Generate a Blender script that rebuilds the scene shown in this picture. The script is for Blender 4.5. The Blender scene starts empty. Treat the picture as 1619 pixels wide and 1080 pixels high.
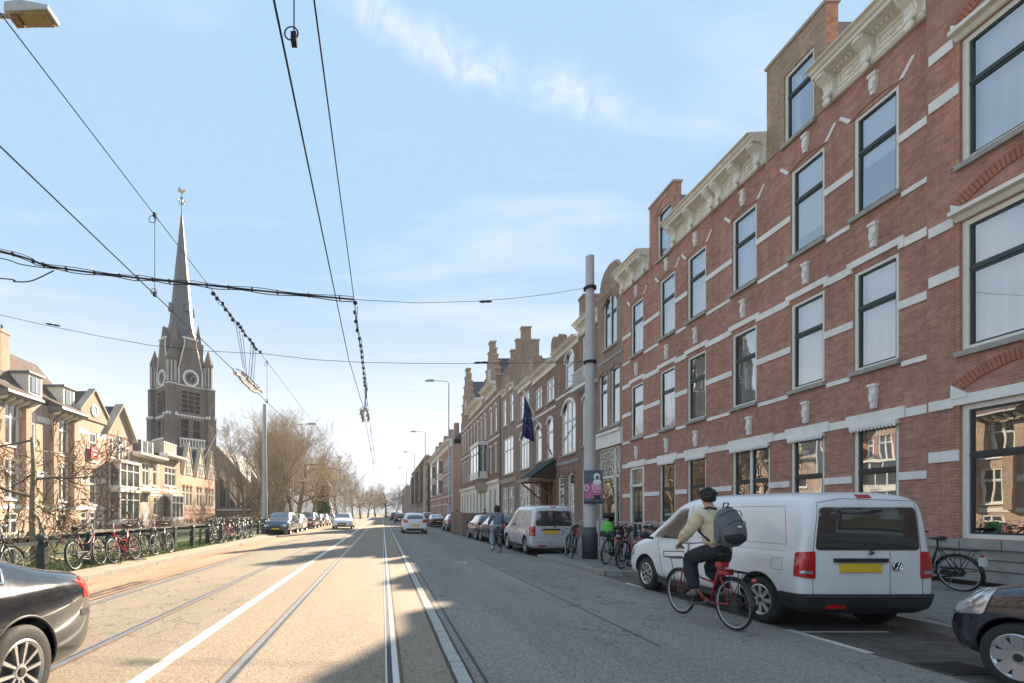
import bpy, bmesh, math, random
from mathutils import Vector, Matrix, Euler, noise
from mathutils.bvhtree import BVHTree
from mathutils.geometry import delaunay_2d_cdt
R = math.radians
PI = math.pi
random.seed(7)
SC = bpy.context.scene
COL = SC.collection

# ------------------------------------------------------------- camera
CAMH = 1.42
cam = bpy.data.cameras.new('camera')
cam.sensor_width = 36.0
cam.lens = 36.0 * 790 / 1619
cam.shift_x = (809.5 - 605) / 1619
cam.shift_y = (811 - 540) / 1619
cam.clip_start = 0.05
cam.clip_end = 6000
camo = bpy.data.objects.new('camera', cam)
COL.objects.link(camo)
camo.location = (0, 0, CAMH)
camo.rotation_euler = (R(90), 0, 0)
SC.camera = camo

# ------------------------------------------------------------- sky and sun
SUN_AZ = 64.2      # from +X towards +Y
SUN_EL = 26.6
w = bpy.data.worlds.new('World')
SC.world = w
w.use_nodes = True
nt = w.node_tree
nt.nodes.clear()
def N(t, nt=nt, **k):
    n = nt.nodes.new(t)
    for a, b in k.items():
        setattr(n, a, b)
    return n
out = N('ShaderNodeOutputWorld'); bg = N('ShaderNodeBackground')
sky = N('ShaderNodeTexSky', sky_type='NISHITA', sun_disc=False)
sky.sun_elevation = R(SUN_EL)
sky.sun_rotation = R(90 - SUN_AZ)
sky.air_density = 1.0
sky.dust_density = 0.0
sky.ozone_density = 1.3
tc = N('ShaderNodeTexCoord')
# streaky cirrus: noise on the direction flattened onto a high plane
sep = N('ShaderNodeSeparateXYZ')
nt.links.new(tc.outputs['Generated'], sep.inputs[0])
mx = N('ShaderNodeMath', operation='MAXIMUM'); mx.inputs[1].default_value = 0.03
nt.links.new(sep.outputs['Z'], mx.inputs[0])
dx = N('ShaderNodeMath', operation='DIVIDE'); dy = N('ShaderNodeMath', operation='DIVIDE')
nt.links.new(sep.outputs['X'], dx.inputs[0]); nt.links.new(mx.outputs[0], dx.inputs[1])
nt.links.new(sep.outputs['Y'], dy.inputs[0]); nt.links.new(mx.outputs[0], dy.inputs[1])
cmb = N('ShaderNodeCombineXYZ')
nt.links.new(dx.outputs[0], cmb.inputs[0]); nt.links.new(dy.outputs[0], cmb.inputs[1])
mp = N('ShaderNodeMapping'); mp.inputs['Rotation'].default_value = (0, 0, R(38))
mp.inputs['Scale'].default_value = (0.55, 1.5, 1); mp.inputs['Location'].default_value = (0.35, 0.2, 0)
nt.links.new(cmb.outputs[0], mp.inputs[0])
nz = N('ShaderNodeTexNoise'); nz.inputs['Scale'].default_value = 1.0; nz.inputs['Detail'].default_value = 9
nz.inputs['Roughness'].default_value = 0.58; nz.inputs['Distortion'].default_value = 0.35
nt.links.new(mp.outputs[0], nz.inputs['Vector'])
rmp = N('ShaderNodeMapRange'); rmp.inputs[1].default_value = 0.5; rmp.inputs[2].default_value = 0.8
rmp.inputs[3].default_value = 0.0; rmp.inputs[4].default_value = 0.7
nt.links.new(nz.outputs['Fac'], rmp.inputs[0])
# pale milkiness towards the horizon
hz = N('ShaderNodeMapRange'); hz.inputs[1].default_value = 0.0; hz.inputs[2].default_value = 0.5
hz.inputs[3].default_value = 0.95; hz.inputs[4].default_value = 0.0; hz.interpolation_type = 'SMOOTHERSTEP'
nt.links.new(sep.outputs['Z'], hz.inputs[0])
# one long thin band of cirrus, along a great circle high in the sky
d1 = N('ShaderNodeVectorMath', operation='DOT_PRODUCT')
A_ = Vector(((560-605)/790, 1, 811/790)).normalized(); B_ = Vector(((940-605)/790, 1, (811-160)/790)).normalized()
pole_ = A_.cross(B_).normalized(); mid_ = (A_*0.5+B_*0.5).normalized()
d1.inputs[1].default_value = pole_
nz2 = N('ShaderNodeTexNoise'); nz2.inputs['Scale'].default_value = 4.0; nz2.inputs['Detail'].default_value = 8; nz2.inputs['Roughness'].default_value = 0.65
nt.links.new(tc.outputs['Generated'], nz2.inputs['Vector'])
nt.links.new(tc.outputs['Generated'], d1.inputs[0])
ma = N('ShaderNodeMath', operation='MULTIPLY_ADD'); ma.inputs[1].default_value = 0.15; ma.inputs[2].default_value = -0.075
nt.links.new(nz2.outputs['Fac'], ma.inputs[0])
ad = N('ShaderNodeMath', operation='ADD'); nt.links.new(d1.outputs['Value'], ad.inputs[0]); nt.links.new(ma.outputs[0], ad.inputs[1])
ab = N('ShaderNodeMath', operation='ABSOLUTE'); nt.links.new(ad.outputs[0], ab.inputs[0])
bd = N('ShaderNodeMapRange'); bd.inputs[1].default_value = 0.0; bd.inputs[2].default_value = 0.042; bd.inputs[3].default_value = 1; bd.inputs[4].default_value = 0
bd.interpolation_type = 'SMOOTHSTEP'
nt.links.new(ab.outputs[0], bd.inputs[0])
d2 = N('ShaderNodeVectorMath', operation='DOT_PRODUCT'); d2.inputs[1].default_value = mid_
nt.links.new(tc.outputs['Generated'], d2.inputs[0])
be = N('ShaderNodeMapRange'); be.inputs[1].default_value = 0.955; be.inputs[2].default_value = 0.995; be.inputs[3].default_value = 0; be.inputs[4].default_value = 0.8
nt.links.new(d2.outputs['Value'], be.inputs[0])
bm_ = N('ShaderNodeMath', operation='MULTIPLY'); nt.links.new(bd.outputs[0], bm_.inputs[0]); nt.links.new(be.outputs[0], bm_.inputs[1])
def scr(a, b):   # 1-(1-a)(1-b)
    s1 = N('ShaderNodeMath', operation='SUBTRACT'); s1.inputs[0].default_value = 1; nt.links.new(a, s1.inputs[1])
    s2 = N('ShaderNodeMath', operation='SUBTRACT'); s2.inputs[0].default_value = 1; nt.links.new(b, s2.inputs[1])
    m = N('ShaderNodeMath', operation='MULTIPLY'); nt.links.new(s1.outputs[0], m.inputs[0]); nt.links.new(s2.outputs[0], m.inputs[1])
    s3 = N('ShaderNodeMath', operation='SUBTRACT'); s3.inputs[0].default_value = 1; nt.links.new(m.outputs[0], s3.inputs[1])
    return s3.outputs[0]
nz5 = N('ShaderNodeTexNoise'); nz5.inputs['Scale'].default_value = 16.0; nz5.inputs['Detail'].default_value = 9; nz5.inputs['Roughness'].default_value = 0.7; nz5.inputs['Distortion'].default_value = 0.8
nt.links.new(tc.outputs['Generated'], nz5.inputs['Vector'])
mr5 = N('ShaderNodeMapRange'); mr5.inputs[1].default_value = 0.38; mr5.inputs[2].default_value = 0.68; mr5.inputs[3].default_value = 0.15; mr5.inputs[4].default_value = 1.0
nt.links.new(nz5.outputs['Fac'], mr5.inputs[0])
bm2 = N('ShaderNodeMath', operation='MULTIPLY'); nt.links.new(bm_.outputs[0], bm2.inputs[0]); nt.links.new(mr5.outputs[0], bm2.inputs[1]); bm_ = bm2
fac = scr(scr(rmp.outputs[0], hz.outputs[0]), bm_.outputs[0])
mix = N('ShaderNodeMix', data_type='RGBA')
nt.links.new(fac, mix.inputs['Factor'])
hsv = N('ShaderNodeHueSaturation'); hsv.inputs['Saturation'].default_value = 0.95; hsv.inputs['Value'].default_value = 3.6
nt.links.new(sky.outputs[0], hsv.inputs['Color'])
sh_ = N('ShaderNodeSeparateColor', mode='HSV'); ch_ = N('ShaderNodeCombineColor', mode='HSV')
vm_ = N('ShaderNodeMath', operation='MINIMUM'); vm_.inputs[1].default_value = 1.83
nt.links.new(hsv.outputs[0], sh_.inputs[0]); ch_.inputs[0].default_value = 0.588; sm_ = N('ShaderNodeMath', operation='MINIMUM'); sm_.inputs[1].default_value = 0.52; sx_ = N('ShaderNodeMath', operation='MAXIMUM'); sx_.inputs[1].default_value = 0.47; nt.links.new(sh_.outputs[1], sx_.inputs[0]); nt.links.new(sx_.outputs[0], sm_.inputs[0]); nt.links.new(sm_.outputs[0], ch_.inputs[1])
nt.links.new(sh_.outputs[2], vm_.inputs[0]); nt.links.new(vm_.outputs[0], ch_.inputs[2]); nt.links.new(ch_.outputs[0], mix.inputs['A'])
mix.inputs['B'].default_value = (2.05, 2.12, 2.25, 1)
nt.links.new(mix.outputs['Result'], bg.inputs['Color'])
bg.inputs['Strength'].default_value = 0.12
nt.links.new(bg.outputs[0], out.inputs[0])

sun = bpy.data.lights.new('sun', 'SUN')
sun.energy = 4.0
sun.angle = R(0.55)
sun.color = (1.0, 0.83, 0.62)
suno = bpy.data.objects.new('sun', sun)
COL.objects.link(suno)
sd = Vector((math.cos(R(SUN_AZ)) * math.cos(R(SUN_EL)), math.sin(R(SUN_AZ)) * math.cos(R(SUN_EL)), math.sin(R(SUN_EL))))
suno.rotation_euler = sd.to_track_quat('Z', 'Y').to_euler()
suno.location = sd * 100
SC.view_settings.view_transform = 'Standard'
SC.view_settings.look = 'None'
SC.view_settings.gamma = 1
SC.view_settings.exposure = 2.12
SC.view_settings.use_curve_mapping = False
SC.cycles.max_bounces = 8
SC.cycles.transparent_max_bounces = 12
SC.cycles.caustics_reflective = False
SC.cycles.caustics_refractive = False

# ------------------------------------------------------------- tagging
def tag(o, label=None, cat=None, group=None, kind=None):
    if label: o['label'] = label
    if cat: o['category'] = cat
    if group: o['group'] = group
    if kind: o['kind'] = kind
    return o
def empty(name, loc=(0, 0, 0), rz=0.0, label=None, cat=None, group=None, parent=None):
    o = bpy.data.objects.new(name, None)
    COL.objects.link(o)
    o.location = loc
    o.rotation_euler = (0, 0, rz)
    o.empty_display_size = 0.3
    if parent: o.parent = parent
    return tag(o, label, cat, group)
def kids(o):
    return [c for c in ALLCH.get(o.name, [])]
def copy_tree(o, parent=None):
    c = o.copy()
    COL.objects.link(c)
    c.parent = parent
    for ch in list(o.children):
        copy_tree(ch, c)
    return c

# ------------------------------------------------------------- mesh builder
class MB:
    def __init__(s):
        s.v = []; s.f = []; s.mi = []; s.cur = 0
    def add(s, vs, fs):
        b = len(s.v)
        s.v += [tuple(v) for v in vs]
        s.f += [[b + i for i in f] for f in fs]
        s.mi += [s.cur] * len(fs)
        return s
    def box(s, x0, x1, y0, y1, z0, z1):
        if x0 > x1: x0, x1 = x1, x0
        if y0 > y1: y0, y1 = y1, y0
        if z0 > z1: z0, z1 = z1, z0
        return s.add([(x0,y0,z0),(x1,y0,z0),(x1,y1,z0),(x0,y1,z0),(x0,y0,z1),(x1,y0,z1),(x1,y1,z1),(x0,y1,z1)],
              [(0,3,2,1),(4,5,6,7),(0,1,5,4),(1,2,6,5),(2,3,7,6),(3,0,4,7)])
    def obox(s, c, d, M=None):
        c = Vector(c)
        vs = []
        for z in (-.5, .5):
            for x, y in ((-.5,-.5),(.5,-.5),(.5,.5),(-.5,.5)):
                p = Vector((x*d[0], y*d[1], z*d[2]))
                if M is not None: p = M @ p
                vs.append(c + p)
        return s.add(vs, [(0,3,2,1),(4,5,6,7),(0,1,5,4),(1,2,6,5),(2,3,7,6),(3,0,4,7)])
    def prism(s, poly, a, b, axis='y'):
        # poly: 2D outline counter-clockwise seen from -axis side; extruded a..b
        def P(u, v, t):
            return (u, t, v) if axis == 'y' else ((t, u, v) if axis == 'x' else (u, v, t))
        n = len(poly)
        vs = [P(u, v, a) for u, v in poly] + [P(u, v, b) for u, v in poly]
        fs = [list(range(n)), list(range(2*n-1, n-1, -1))]
        fs += [(i, i+n, (i+1) % n + n, (i+1) % n) for i in range(n)]
        return s.add(vs, fs)
    def tube(s, p0, p1, r0, r1=None, n=6, cap=True):
        if r1 is None: r1 = r0
        p0 = Vector(p0); p1 = Vector(p1); d = p1 - p0
        if d.length < 1e-6: return s
        q = d.to_track_quat('Z', 'X').to_matrix()
        vs = []
        for p, r in ((p0, r0), (p1, r1)):
            for i in range(n):
                a = 2*PI*i/n
                vs.append(p + q @ Vector((r*math.cos(a), r*math.sin(a), 0)))
        fs = [(i, (i+1) % n, (i+1) % n + n, i+n) for i in range(n)]
        if cap: fs += [list(range(n-1, -1, -1)), list(range(n, 2*n))]
        return s.add(vs, fs)
    def path(s, pts, r, n=6, closed=False, cap=True):
        pts = [Vector(p) for p in pts]
        m = len(pts)
        rr = r if isinstance(r, (list, tuple)) else [r]*m
        base = len(s.v); up = None; vs = []
        for i, p in enumerate(pts):
            a = pts[i-1] if (i > 0 or closed) else p
            b = pts[(i+1) % m] if (i < m-1 or closed) else p
            t = (b - a).normalized()
            if up is None:
                up = Vector((0,0,1)) if abs(t.z) < .9 else Vector((1,0,0))
            x = t.cross(up)
            if x.length < 1e-5: x = t.cross(Vector((.3,.8,.5)))
            x.normalize(); y = t.cross(x).normalized(); up = -y if False else x.cross(t)
            for k in range(n):
                an = 2*PI*k/n
                vs.append(p + (x*math.cos(an) + up*math.sin(an))*rr[i])
        fs = []
        mm = m if closed else m-1
        for i in range(mm):
            j = (i+1) % m
            for k in range(n):
                k2 = (k+1) % n
                fs.append((i*n+k, j*n+k, j*n+k2, i*n+k2))
        if not closed and cap:
            fs.append(list(range(n))); fs.append([(m-1)*n+k for k in range(n-1, -1, -1)])
        return s.add(vs, fs)
    def lathe(s, prof, n=24, M=None, closed=False):
        # profile of (r, h) turned about local z
        vs = []
        for r, h in prof:
            for k in range(n):
                a = 2*PI*k/n
                p = Vector((r*math.cos(a), r*math.sin(a), h))
                vs.append(M @ p if M is not None else p)
        m = len(prof); fs = []
        for i in range(m if closed else m-1):
            j = (i+1) % m
            for k in range(n):
                k2 = (k+1) % n
                fs.append((i*n+k, i*n+k2, j*n+k2, j*n+k))
        return s.add(vs, fs)
    def torus(s, c, R_, r, nu=28, nv=6, M=None, squash=1.0):
        prof = [(R_ + r*math.cos(2*PI*i/nv), r*squash*math.sin(2*PI*i/nv)) for i in range(nv)]
        T = Matrix.Translation(Vector(c)) @ (M.to_4x4() if M is not None else Matrix())
        return s.lathe(prof, nu, T, closed=True)
    def sphere(s, c, rx, ry=None, rz=None, nu=12, nv=8, M=None):
        ry = ry or rx; rz = rz or rx
        c = Vector(c); vs = []; fs = []
        for j in range(nv+1):
            t = PI*j/nv
            for k in range(nu):
                a = 2*PI*k/nu
                p = Vector((rx*math.sin(t)*math.cos(a), ry*math.sin(t)*math.sin(a), rz*math.cos(t)))
                if M is not None: p = M @ p
                vs.append(c+p)
        for j in range(nv):
            for k in range(nu):
                k2 = (k+1) % nu
                fs.append((j*nu+k, (j+1)*nu+k, (j+1)*nu+k2, j*nu+k2))
        return s.add(vs, fs)
    def mesh(s, name, mats, smooth=False, fix=False):
        me = bpy.data.meshes.new(name)
        me.from_pydata(s.v, [], s.f)
        if not isinstance(mats, (list, tuple)): mats = [mats]
        for m in mats: me.materials.append(m)
        if len(mats) > 1: me.polygons.foreach_set('material_index', s.mi)
        if fix:
            b = bmesh.new(); b.from_mesh(me)
            bmesh.ops.remove_doubles(b, verts=b.verts, dist=1e-5)
            bmesh.ops.recalc_face_normals(b, faces=b.faces)
            b.to_mesh(me); b.free()
        if smooth: me.polygons.foreach_set('use_smooth', [True]*len(me.polygons))
        boxuv(me)
        me.update()
        return me
    def build(s, name, mats, parent=None, smooth=False, loc=(0,0,0), fix=False, rot=None):
        o = bpy.data.objects.new(name, s.mesh(name, mats, smooth, fix))
        COL.objects.link(o)
        o.location = loc
        if rot: o.rotation_euler = rot
        if parent: o.parent = parent
        return o
def boxuv(me):
    uv = me.uv_layers.new(name='UVMap')
    V = me.vertices
    d = [0.0]*(2*len(me.loops))
    for p in me.polygons:
        n = p.normal
        ax, ay, az = abs(n.x), abs(n.y), abs(n.z)
        for li in p.loop_indices:
            c = V[me.loops[li].vertex_index].co
            if az > .8: a, b = c.x, c.y
            elif ax > ay: a, b = c.y, c.z
            else: a, b = c.x, c.z
            d[2*li] = a; d[2*li+1] = b
    uv.data.foreach_set('uv', d)
def inst(name, me, parent=None, loc=(0,0,0), rot=None, scale=None):
    o = bpy.data.objects.new(name, me)
    COL.objects.link(o)
    o.location = loc
    if rot: o.rotation_euler = rot
    if scale: o.scale = scale
    if parent: o.parent = parent
    return o
CACHE = {}
def cached(key, fn):
    if key not in CACHE: CACHE[key] = fn()
    return CACHE[key]

# ------------------------------------------------------------- materials
def newmat(name):
    m = bpy.data.materials.new(name)
    m.use_nodes = True
    m.node_tree.nodes.clear()
    return m, m.node_tree
def pm(name, col, rough=.6, metal=0.0, amp=.12, ns=4.0, bump=0.0, bs=40.0, coat=0.0, spec=.5, big=0.0, bigs=.35, obj=True):
    m, t = newmat(name)
    L = t.links.new
    o = N('ShaderNodeOutputMaterial', t); b = N('ShaderNodeBsdfPrincipled', t)
    L(b.outputs[0], o.inputs[0])
    b.inputs['Roughness'].default_value = rough; b.inputs['Metallic'].default_value = metal
    b.inputs['Specular IOR Level'].default_value = spec
    b.inputs['Coat Weight'].default_value = coat; b.inputs['Coat Roughness'].default_value = .04
    c = tuple(col) + (1,)
    tcd = N('ShaderNodeTexCoord', t)
    n1 = N('ShaderNodeTexNoise', t); n1.inputs['Scale'].default_value = ns; n1.inputs['Detail'].default_value = 6; n1.inputs['Roughness'].default_value = .65
    L(tcd.outputs['Object'], n1.inputs['Vector'])
    mr = N('ShaderNodeMapRange', t); mr.inputs[1].default_value = .3; mr.inputs[2].default_value = .7
    mr.inputs[3].default_value = 1-amp; mr.inputs[4].default_value = 1+amp
    L(n1.outputs['Fac'], mr.inputs[0])
    v = mr.outputs[0]
    if big:
        n2 = N('ShaderNodeTexNoise', t); n2.inputs['Scale'].default_value = bigs; n2.inputs['Detail'].default_value = 4
        L(tcd.outputs['Object'], n2.inputs['Vector'])
        m2 = N('ShaderNodeMapRange', t); m2.inputs[1].default_value = .35; m2.inputs[2].default_value = .65; m2.inputs[3].default_value = 1-big; m2.inputs[4].default_value = 1+big
        L(n2.outputs['Fac'], m2.inputs[0])
        mm = N('ShaderNodeMath', t, operation='MULTIPLY'); L(v, mm.inputs[0]); L(m2.outputs[0], mm.inputs[1]); v = mm.outputs[0]
    vm = N('ShaderNodeVectorMath', t, operation='SCALE'); vm.inputs[0].default_value = c[:3]
    L(v, vm.inputs['Scale']); L(vm.outputs[0], b.inputs['Base Color'])
    rr = N('ShaderNodeMapRange', t); rr.inputs[1].default_value = .3; rr.inputs[2].default_value = .7
    rr.inputs[3].default_value = max(.02, rough-.06); rr.inputs[4].default_value = min(1, rough+.06)
    L(n1.outputs['Fac'], rr.inputs[0]); L(rr.outputs[0], b.inputs['Roughness'])
    if bump:
        n3 = N('ShaderNodeTexNoise', t); n3.inputs['Scale'].default_value = bs; n3.inputs['Detail'].default_value = 4
        L(tcd.outputs['Object'], n3.inputs['Vector'])
        bp = N('ShaderNodeBump', t); bp.inputs['Strength'].default_value = bump; bp.inputs['Distance'].default_value = .01
        L(n3.outputs['Fac'], bp.inputs['Height']); L(bp.outputs[0], b.inputs['Normal'])
    return m
def brickmat(name, c1, c2, mortar, bw=.215, bh=.065, joint=.010, bump=.5, stain=.18, frq=2, rough=.85):
    m, t = newmat(name); L = t.links.new
    o = N('ShaderNodeOutputMaterial', t); b = N('ShaderNodeBsdfPrincipled', t); L(b.outputs[0], o.inputs[0])
    b.inputs['Roughness'].default_value = rough; b.inputs['Specular IOR Level'].default_value = .3
    uv = N('ShaderNodeUVMap', t)
    br = N('ShaderNodeTexBrick', t)
    br.offset = .5; br.offset_frequency = frq
    br.inputs['Scale'].default_value = 1
    br.inputs['Brick Width'].default_value = bw; br.inputs['Row Height'].default_value = bh
    br.inputs['Mortar Size'].default_value = joint/2; br.inputs['Mortar Smooth'].default_value = .15
    br.inputs['Bias'].default_value = 0
    br.inputs['Color1'].default_value = tuple(c1)+(1,); br.inputs['Color2'].default_value = tuple(c2)+(1,)
    br.inputs['Mortar'].default_value = tuple(mortar)+(1,)
    L(uv.outputs[0], br.inputs['Vector'])
    tcd = N('ShaderNodeTexCoord', t)
    n1 = N('ShaderNodeTexNoise', t); n1.inputs['Scale'].default_value = .45; n1.inputs['Detail'].default_value = 8; n1.inputs['Roughness'].default_value = .7
    L(tcd.outputs['Object'], n1.inputs['Vector'])
    mr = N('ShaderNodeMapRange', t); mr.inputs[1].default_value = .3; mr.inputs[2].default_value = .7; mr.inputs[3].default_value = 1-stain; mr.inputs[4].default_value = 1+stain
    L(n1.outputs['Fac'], mr.inputs[0])
    n2 = N('ShaderNodeTexNoise', t); n2.inputs['Scale'].default_value = 6; n2.inputs['Detail'].default_value = 5
    L(uv.outputs[0], n2.inputs['Vector'])
    mr2 = N('ShaderNodeMapRange', t); mr2.inputs[1].default_value = .3; mr2.inputs[2].default_value = .7; mr2.inputs[3].default_value = .86; mr2.inputs[4].default_value = 1.14
    L(n2.outputs['Fac'], mr2.inputs[0])
    mpn = N('ShaderNodeMapping', t); mpn.inputs['Scale'].default_value = (2.2, .18, 1); L(uv.outputs[0], mpn.inputs[0])
    n4 = N('ShaderNodeTexNoise', t); n4.inputs['Scale'].default_value = 1; n4.inputs['Detail'].default_value = 7; n4.inputs['Roughness'].default_value = .7; L(mpn.outputs[0], n4.inputs['Vector'])
    mr4 = N('ShaderNodeMapRange', t); mr4.inputs[1].default_value = .35; mr4.inputs[2].default_value = .7; mr4.inputs[3].default_value = 1.1; mr4.inputs[4].default_value = .8; L(n4.outputs['Fac'], mr4.inputs[0])
    mm0 = N('ShaderNodeMath', t, operation='MULTIPLY'); L(mr.outputs[0], mm0.inputs[0]); L(mr4.outputs[0], mm0.inputs[1])
    mm = N('ShaderNodeMath', t, operation='MULTIPLY'); L(mm0.outputs[0], mm.inputs[0]); L(mr2.outputs[0], mm.inputs[1])
    vm = N('ShaderNodeVectorMath', t, operation='SCALE'); L(br.outputs['Color'], vm.inputs[0]); L(mm.outputs[0], vm.inputs['Scale'])
    L(vm.outputs[0], b.inputs['Base Color'])
    iv = N('ShaderNodeMath', t, operation='SUBTRACT'); iv.inputs[0].default_value = 1; L(br.outputs['Fac'], iv.inputs[1])
    bp = N('ShaderNodeBump', t); bp.inputs['Strength'].default_value = bump; bp.inputs['Distance'].default_value = .006
    L(iv.outputs[0], bp.inputs['Height']); L(bp.outputs[0], b.inputs['Normal'])
    return m
def glassmat(name, tint=(.88,.93,.95), refl=.16, rough=.0, dark=None):
    # window pane: mirror-like reflection by fresnel over clear (or dark) glass
    m, t = newmat(name); L = t.links.new
    o = N('ShaderNodeOutputMaterial', t)
    g = N('ShaderNodeBsdfGlossy', t); g.inputs['Roughness'].default_value = rough; g.inputs['Color'].default_value = (.95,.97,1,1)
    if dark:
        tr = N('ShaderNodeBsdfPrincipled', t); tr.inputs['Base Color'].default_value = tuple(dark)+(1,); tr.inputs['Roughness'].default_value = .3
    else:
        tr = N('ShaderNodeBsdfTransparent', t); tr.inputs['Color'].default_value = tuple(tint)+(1,)
    fr = N('ShaderNodeFresnel', t); fr.inputs['IOR'].default_value = 1.5
    ad = N('ShaderNodeMath', t, operation='MULTIPLY_ADD'); ad.inputs[1].default_value = 1.5; ad.inputs[2].default_value = refl
    ad.use_clamp = True
    L(fr.outputs[0], ad.inputs[0])
    mxs = N('ShaderNodeMixShader', t); L(ad.outputs[0], mxs.inputs[0]); L(tr.outputs[0], mxs.inputs[1]); L(g.outputs[0], mxs.inputs[2])
    # slight waviness of old panes
    tcd = N('ShaderNodeTexCoord', t); n1 = N('ShaderNodeTexNoise', t); n1.inputs['Scale'].default_value = 1.6; n1.inputs['Detail'].default_value = 1
    L(tcd.outputs['Object'], n1.inputs['Vector'])
    bp = N('ShaderNodeBump', t); bp.inputs['Strength'].default_value = .05; bp.inputs['Distance'].default_value = .02
    L(n1.outputs['Fac'], bp.inputs['Height']); L(bp.outputs[0], g.inputs['Normal'])
    L(mxs.outputs[0], o.inputs[0])
    return m
def asphalt(name, c, amp=.3, speck=.35, crack=True, bump=.35, patch=.12):
    m, t = newmat(name); L = t.links.new
    o = N('ShaderNodeOutputMaterial', t); b = N('ShaderNodeBsdfPrincipled', t); L(b.outputs[0], o.inputs[0])
    b.inputs['Roughness'].default_value = .85; b.inputs['Specular IOR Level'].default_value = .25
    tcd = N('ShaderNodeTexCoord', t)
    v1 = N('ShaderNodeTexVoronoi', t); v1.inputs['Scale'].default_value = 70
    L(tcd.outputs['Object'], v1.inputs['Vector'])
    n0 = N('ShaderNodeSeparateColor', t); L(v1.outputs['Color'], n0.inputs[0])
    mr = N('ShaderNodeMapRange', t); mr.inputs[3].default_value = 1-speck; mr.inputs[4].default_value = 1+speck
    L(n0.outputs[0], mr.inputs[0])
    n2 = N('ShaderNodeTexNoise', t); n2.inputs['Scale'].default_value = .5; n2.inputs['Detail'].default_value = 7; n2.inputs['Roughness'].default_value = .6
    mpn = N('ShaderNodeMapping', t); mpn.inputs['Scale'].default_value = (1.6, .25, 1)
    L(tcd.outputs['Object'], mpn.inputs[0]); L(mpn.outputs[0], n2.inputs['Vector'])
    mr2 = N('ShaderNodeMapRange', t); mr2.inputs[1].default_value = .3; mr2.inputs[2].default_value = .7; mr2.inputs[3].default_value = 1-patch*1.4; mr2.inputs[4].default_value = 1+patch*1.4
    L(n2.outputs['Fac'], mr2.inputs[0])
    mm = N('ShaderNodeMath', t, operation='MULTIPLY'); L(mr.outputs[0], mm.inputs[0]); L(mr2.outputs[0], mm.inputs[1])
    v = mm.outputs[0]
    if crack:
        vc = N('ShaderNodeTexVoronoi', t, feature='DISTANCE_TO_EDGE'); vc.inputs['Scale'].default_value = 1.1
        nd = N('ShaderNodeTexNoise', t); nd.inputs['Scale'].default_value = 2.5; nd.inputs['Detail'].default_value = 6
        L(tcd.outputs['Object'], nd.inputs['Vector'])
        mixv = N('ShaderNodeVectorMath', t, operation='ADD'); sc_ = N('ShaderNodeVectorMath', t, operation='SCALE'); sc_.inputs['Scale'].default_value = .9
        L(nd.outputs['Color'], sc_.inputs[0]); L(tcd.outputs['Object'], mixv.inputs[0]); L(sc_.outputs[0], mixv.inputs[1]); L(mixv.outputs[0], vc.inputs['Vector'])
        cr = N('ShaderNodeMapRange', t); cr.inputs[1].default_value = 0; cr.inputs[2].default_value = .02; cr.inputs[3].default_value = .45; cr.inputs[4].default_value = 1
        L(vc.outputs['Distance'], cr.inputs[0])
        # cracks only in places
        nm = N('ShaderNodeTexNoise', t); nm.inputs['Scale'].default_value = .35; L(tcd.outputs['Object'], nm.inputs['Vector'])
        cm = N('ShaderNodeMapRange', t); cm.inputs[1].default_value = .46; cm.inputs[2].default_value = .58; cm.inputs[3].default_value = 1; cm.inputs[4].default_value = 0
        L(nm.outputs['Fac'], cm.inputs[0])
        mxx = N('ShaderNodeMath', t, operation='MAXIMUM'); L(cr.outputs[0], mxx.inputs[0]); L(cm.outputs[0], mxx.inputs[1])
        m3 = N('ShaderNodeMath', t, operation='MULTIPLY'); L(v, m3.inputs[0]); L(mxx.outputs[0], m3.inputs[1]); v = m3.outputs[0]
    vm = N('ShaderNodeVectorMath', t, operation='SCALE'); vm.inputs[0].default_value = c; L(v, vm.inputs['Scale'])
    L(vm.outputs[0], b.inputs['Base Color'])
    bp = N('ShaderNodeBump', t); bp.inputs['Strength'].default_value = bump; bp.inputs['Distance'].default_value = .006
    L(v1.outputs['Distance'], bp.inputs['Height']); L(bp.outputs[0], b.inputs['Normal'])
    return m

M = {}
M['brick_red'] = brickmat('red_brick', (.47,.235,.18), (.37,.17,.13), (.40,.31,.26))
M['brick_orange'] = brickmat('orange_brick', (.50,.25,.17), (.42,.19,.13), (.18,.12,.10))
M['brick_brown'] = brickmat('brown_brick', (.32,.205,.155), (.23,.14,.105), (.26,.22,.19))
M['brick_umber'] = brickmat('umber_brick', (.37,.26,.20), (.27,.185,.14), (.28,.24,.21))
M['brick_gable'] = brickmat('yellow_brown_brick', (.43,.31,.22), (.33,.225,.15), (.3,.26,.21))
M['brick_olive'] = brickmat('olive_brick', (.26,.18,.10), (.19,.125,.07), (.18,.16,.13))
M['brick_tan'] = brickmat('tan_brick', (.50,.36,.27), (.42,.295,.215), (.44,.40,.35))
M['brick_pink'] = brickmat('pale_orange_brick', (.56,.41,.31), (.48,.33,.245), (.50,.45,.39))
M['brick_church'] = brickmat('church_brick', (.23,.185,.16), (.16,.125,.11), (.20,.18,.165), stain=.3)
M['paver'] = brickmat('clinker_pavers', (.17,.14,.125), (.12,.10,.09), (.05,.045,.04), bw=.205, bh=.105, joint=.01, bump=.8, stain=.3)
M['stone'] = pm('white_painted_stone', (.80,.78,.74), .7, amp=.08, bump=.15, bs=25, big=.07, bigs=.8)
M['cream'] = pm('cream_stucco', (.80,.76,.68), .7, amp=.1, bump=.15, bs=25, big=.1)
M['greystone'] = pm('grey_sandstone', (.34,.32,.295), .85, amp=.2, bump=.3, bs=30, big=.12)
M['tanstone'] = pm('tan_stone', (.42,.36,.28), .85, amp=.15, bump=.3, bs=30, big=.12)
M['whitewood'] = pm('white_painted_wood', (.74,.72,.66), .45, amp=.05)
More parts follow.
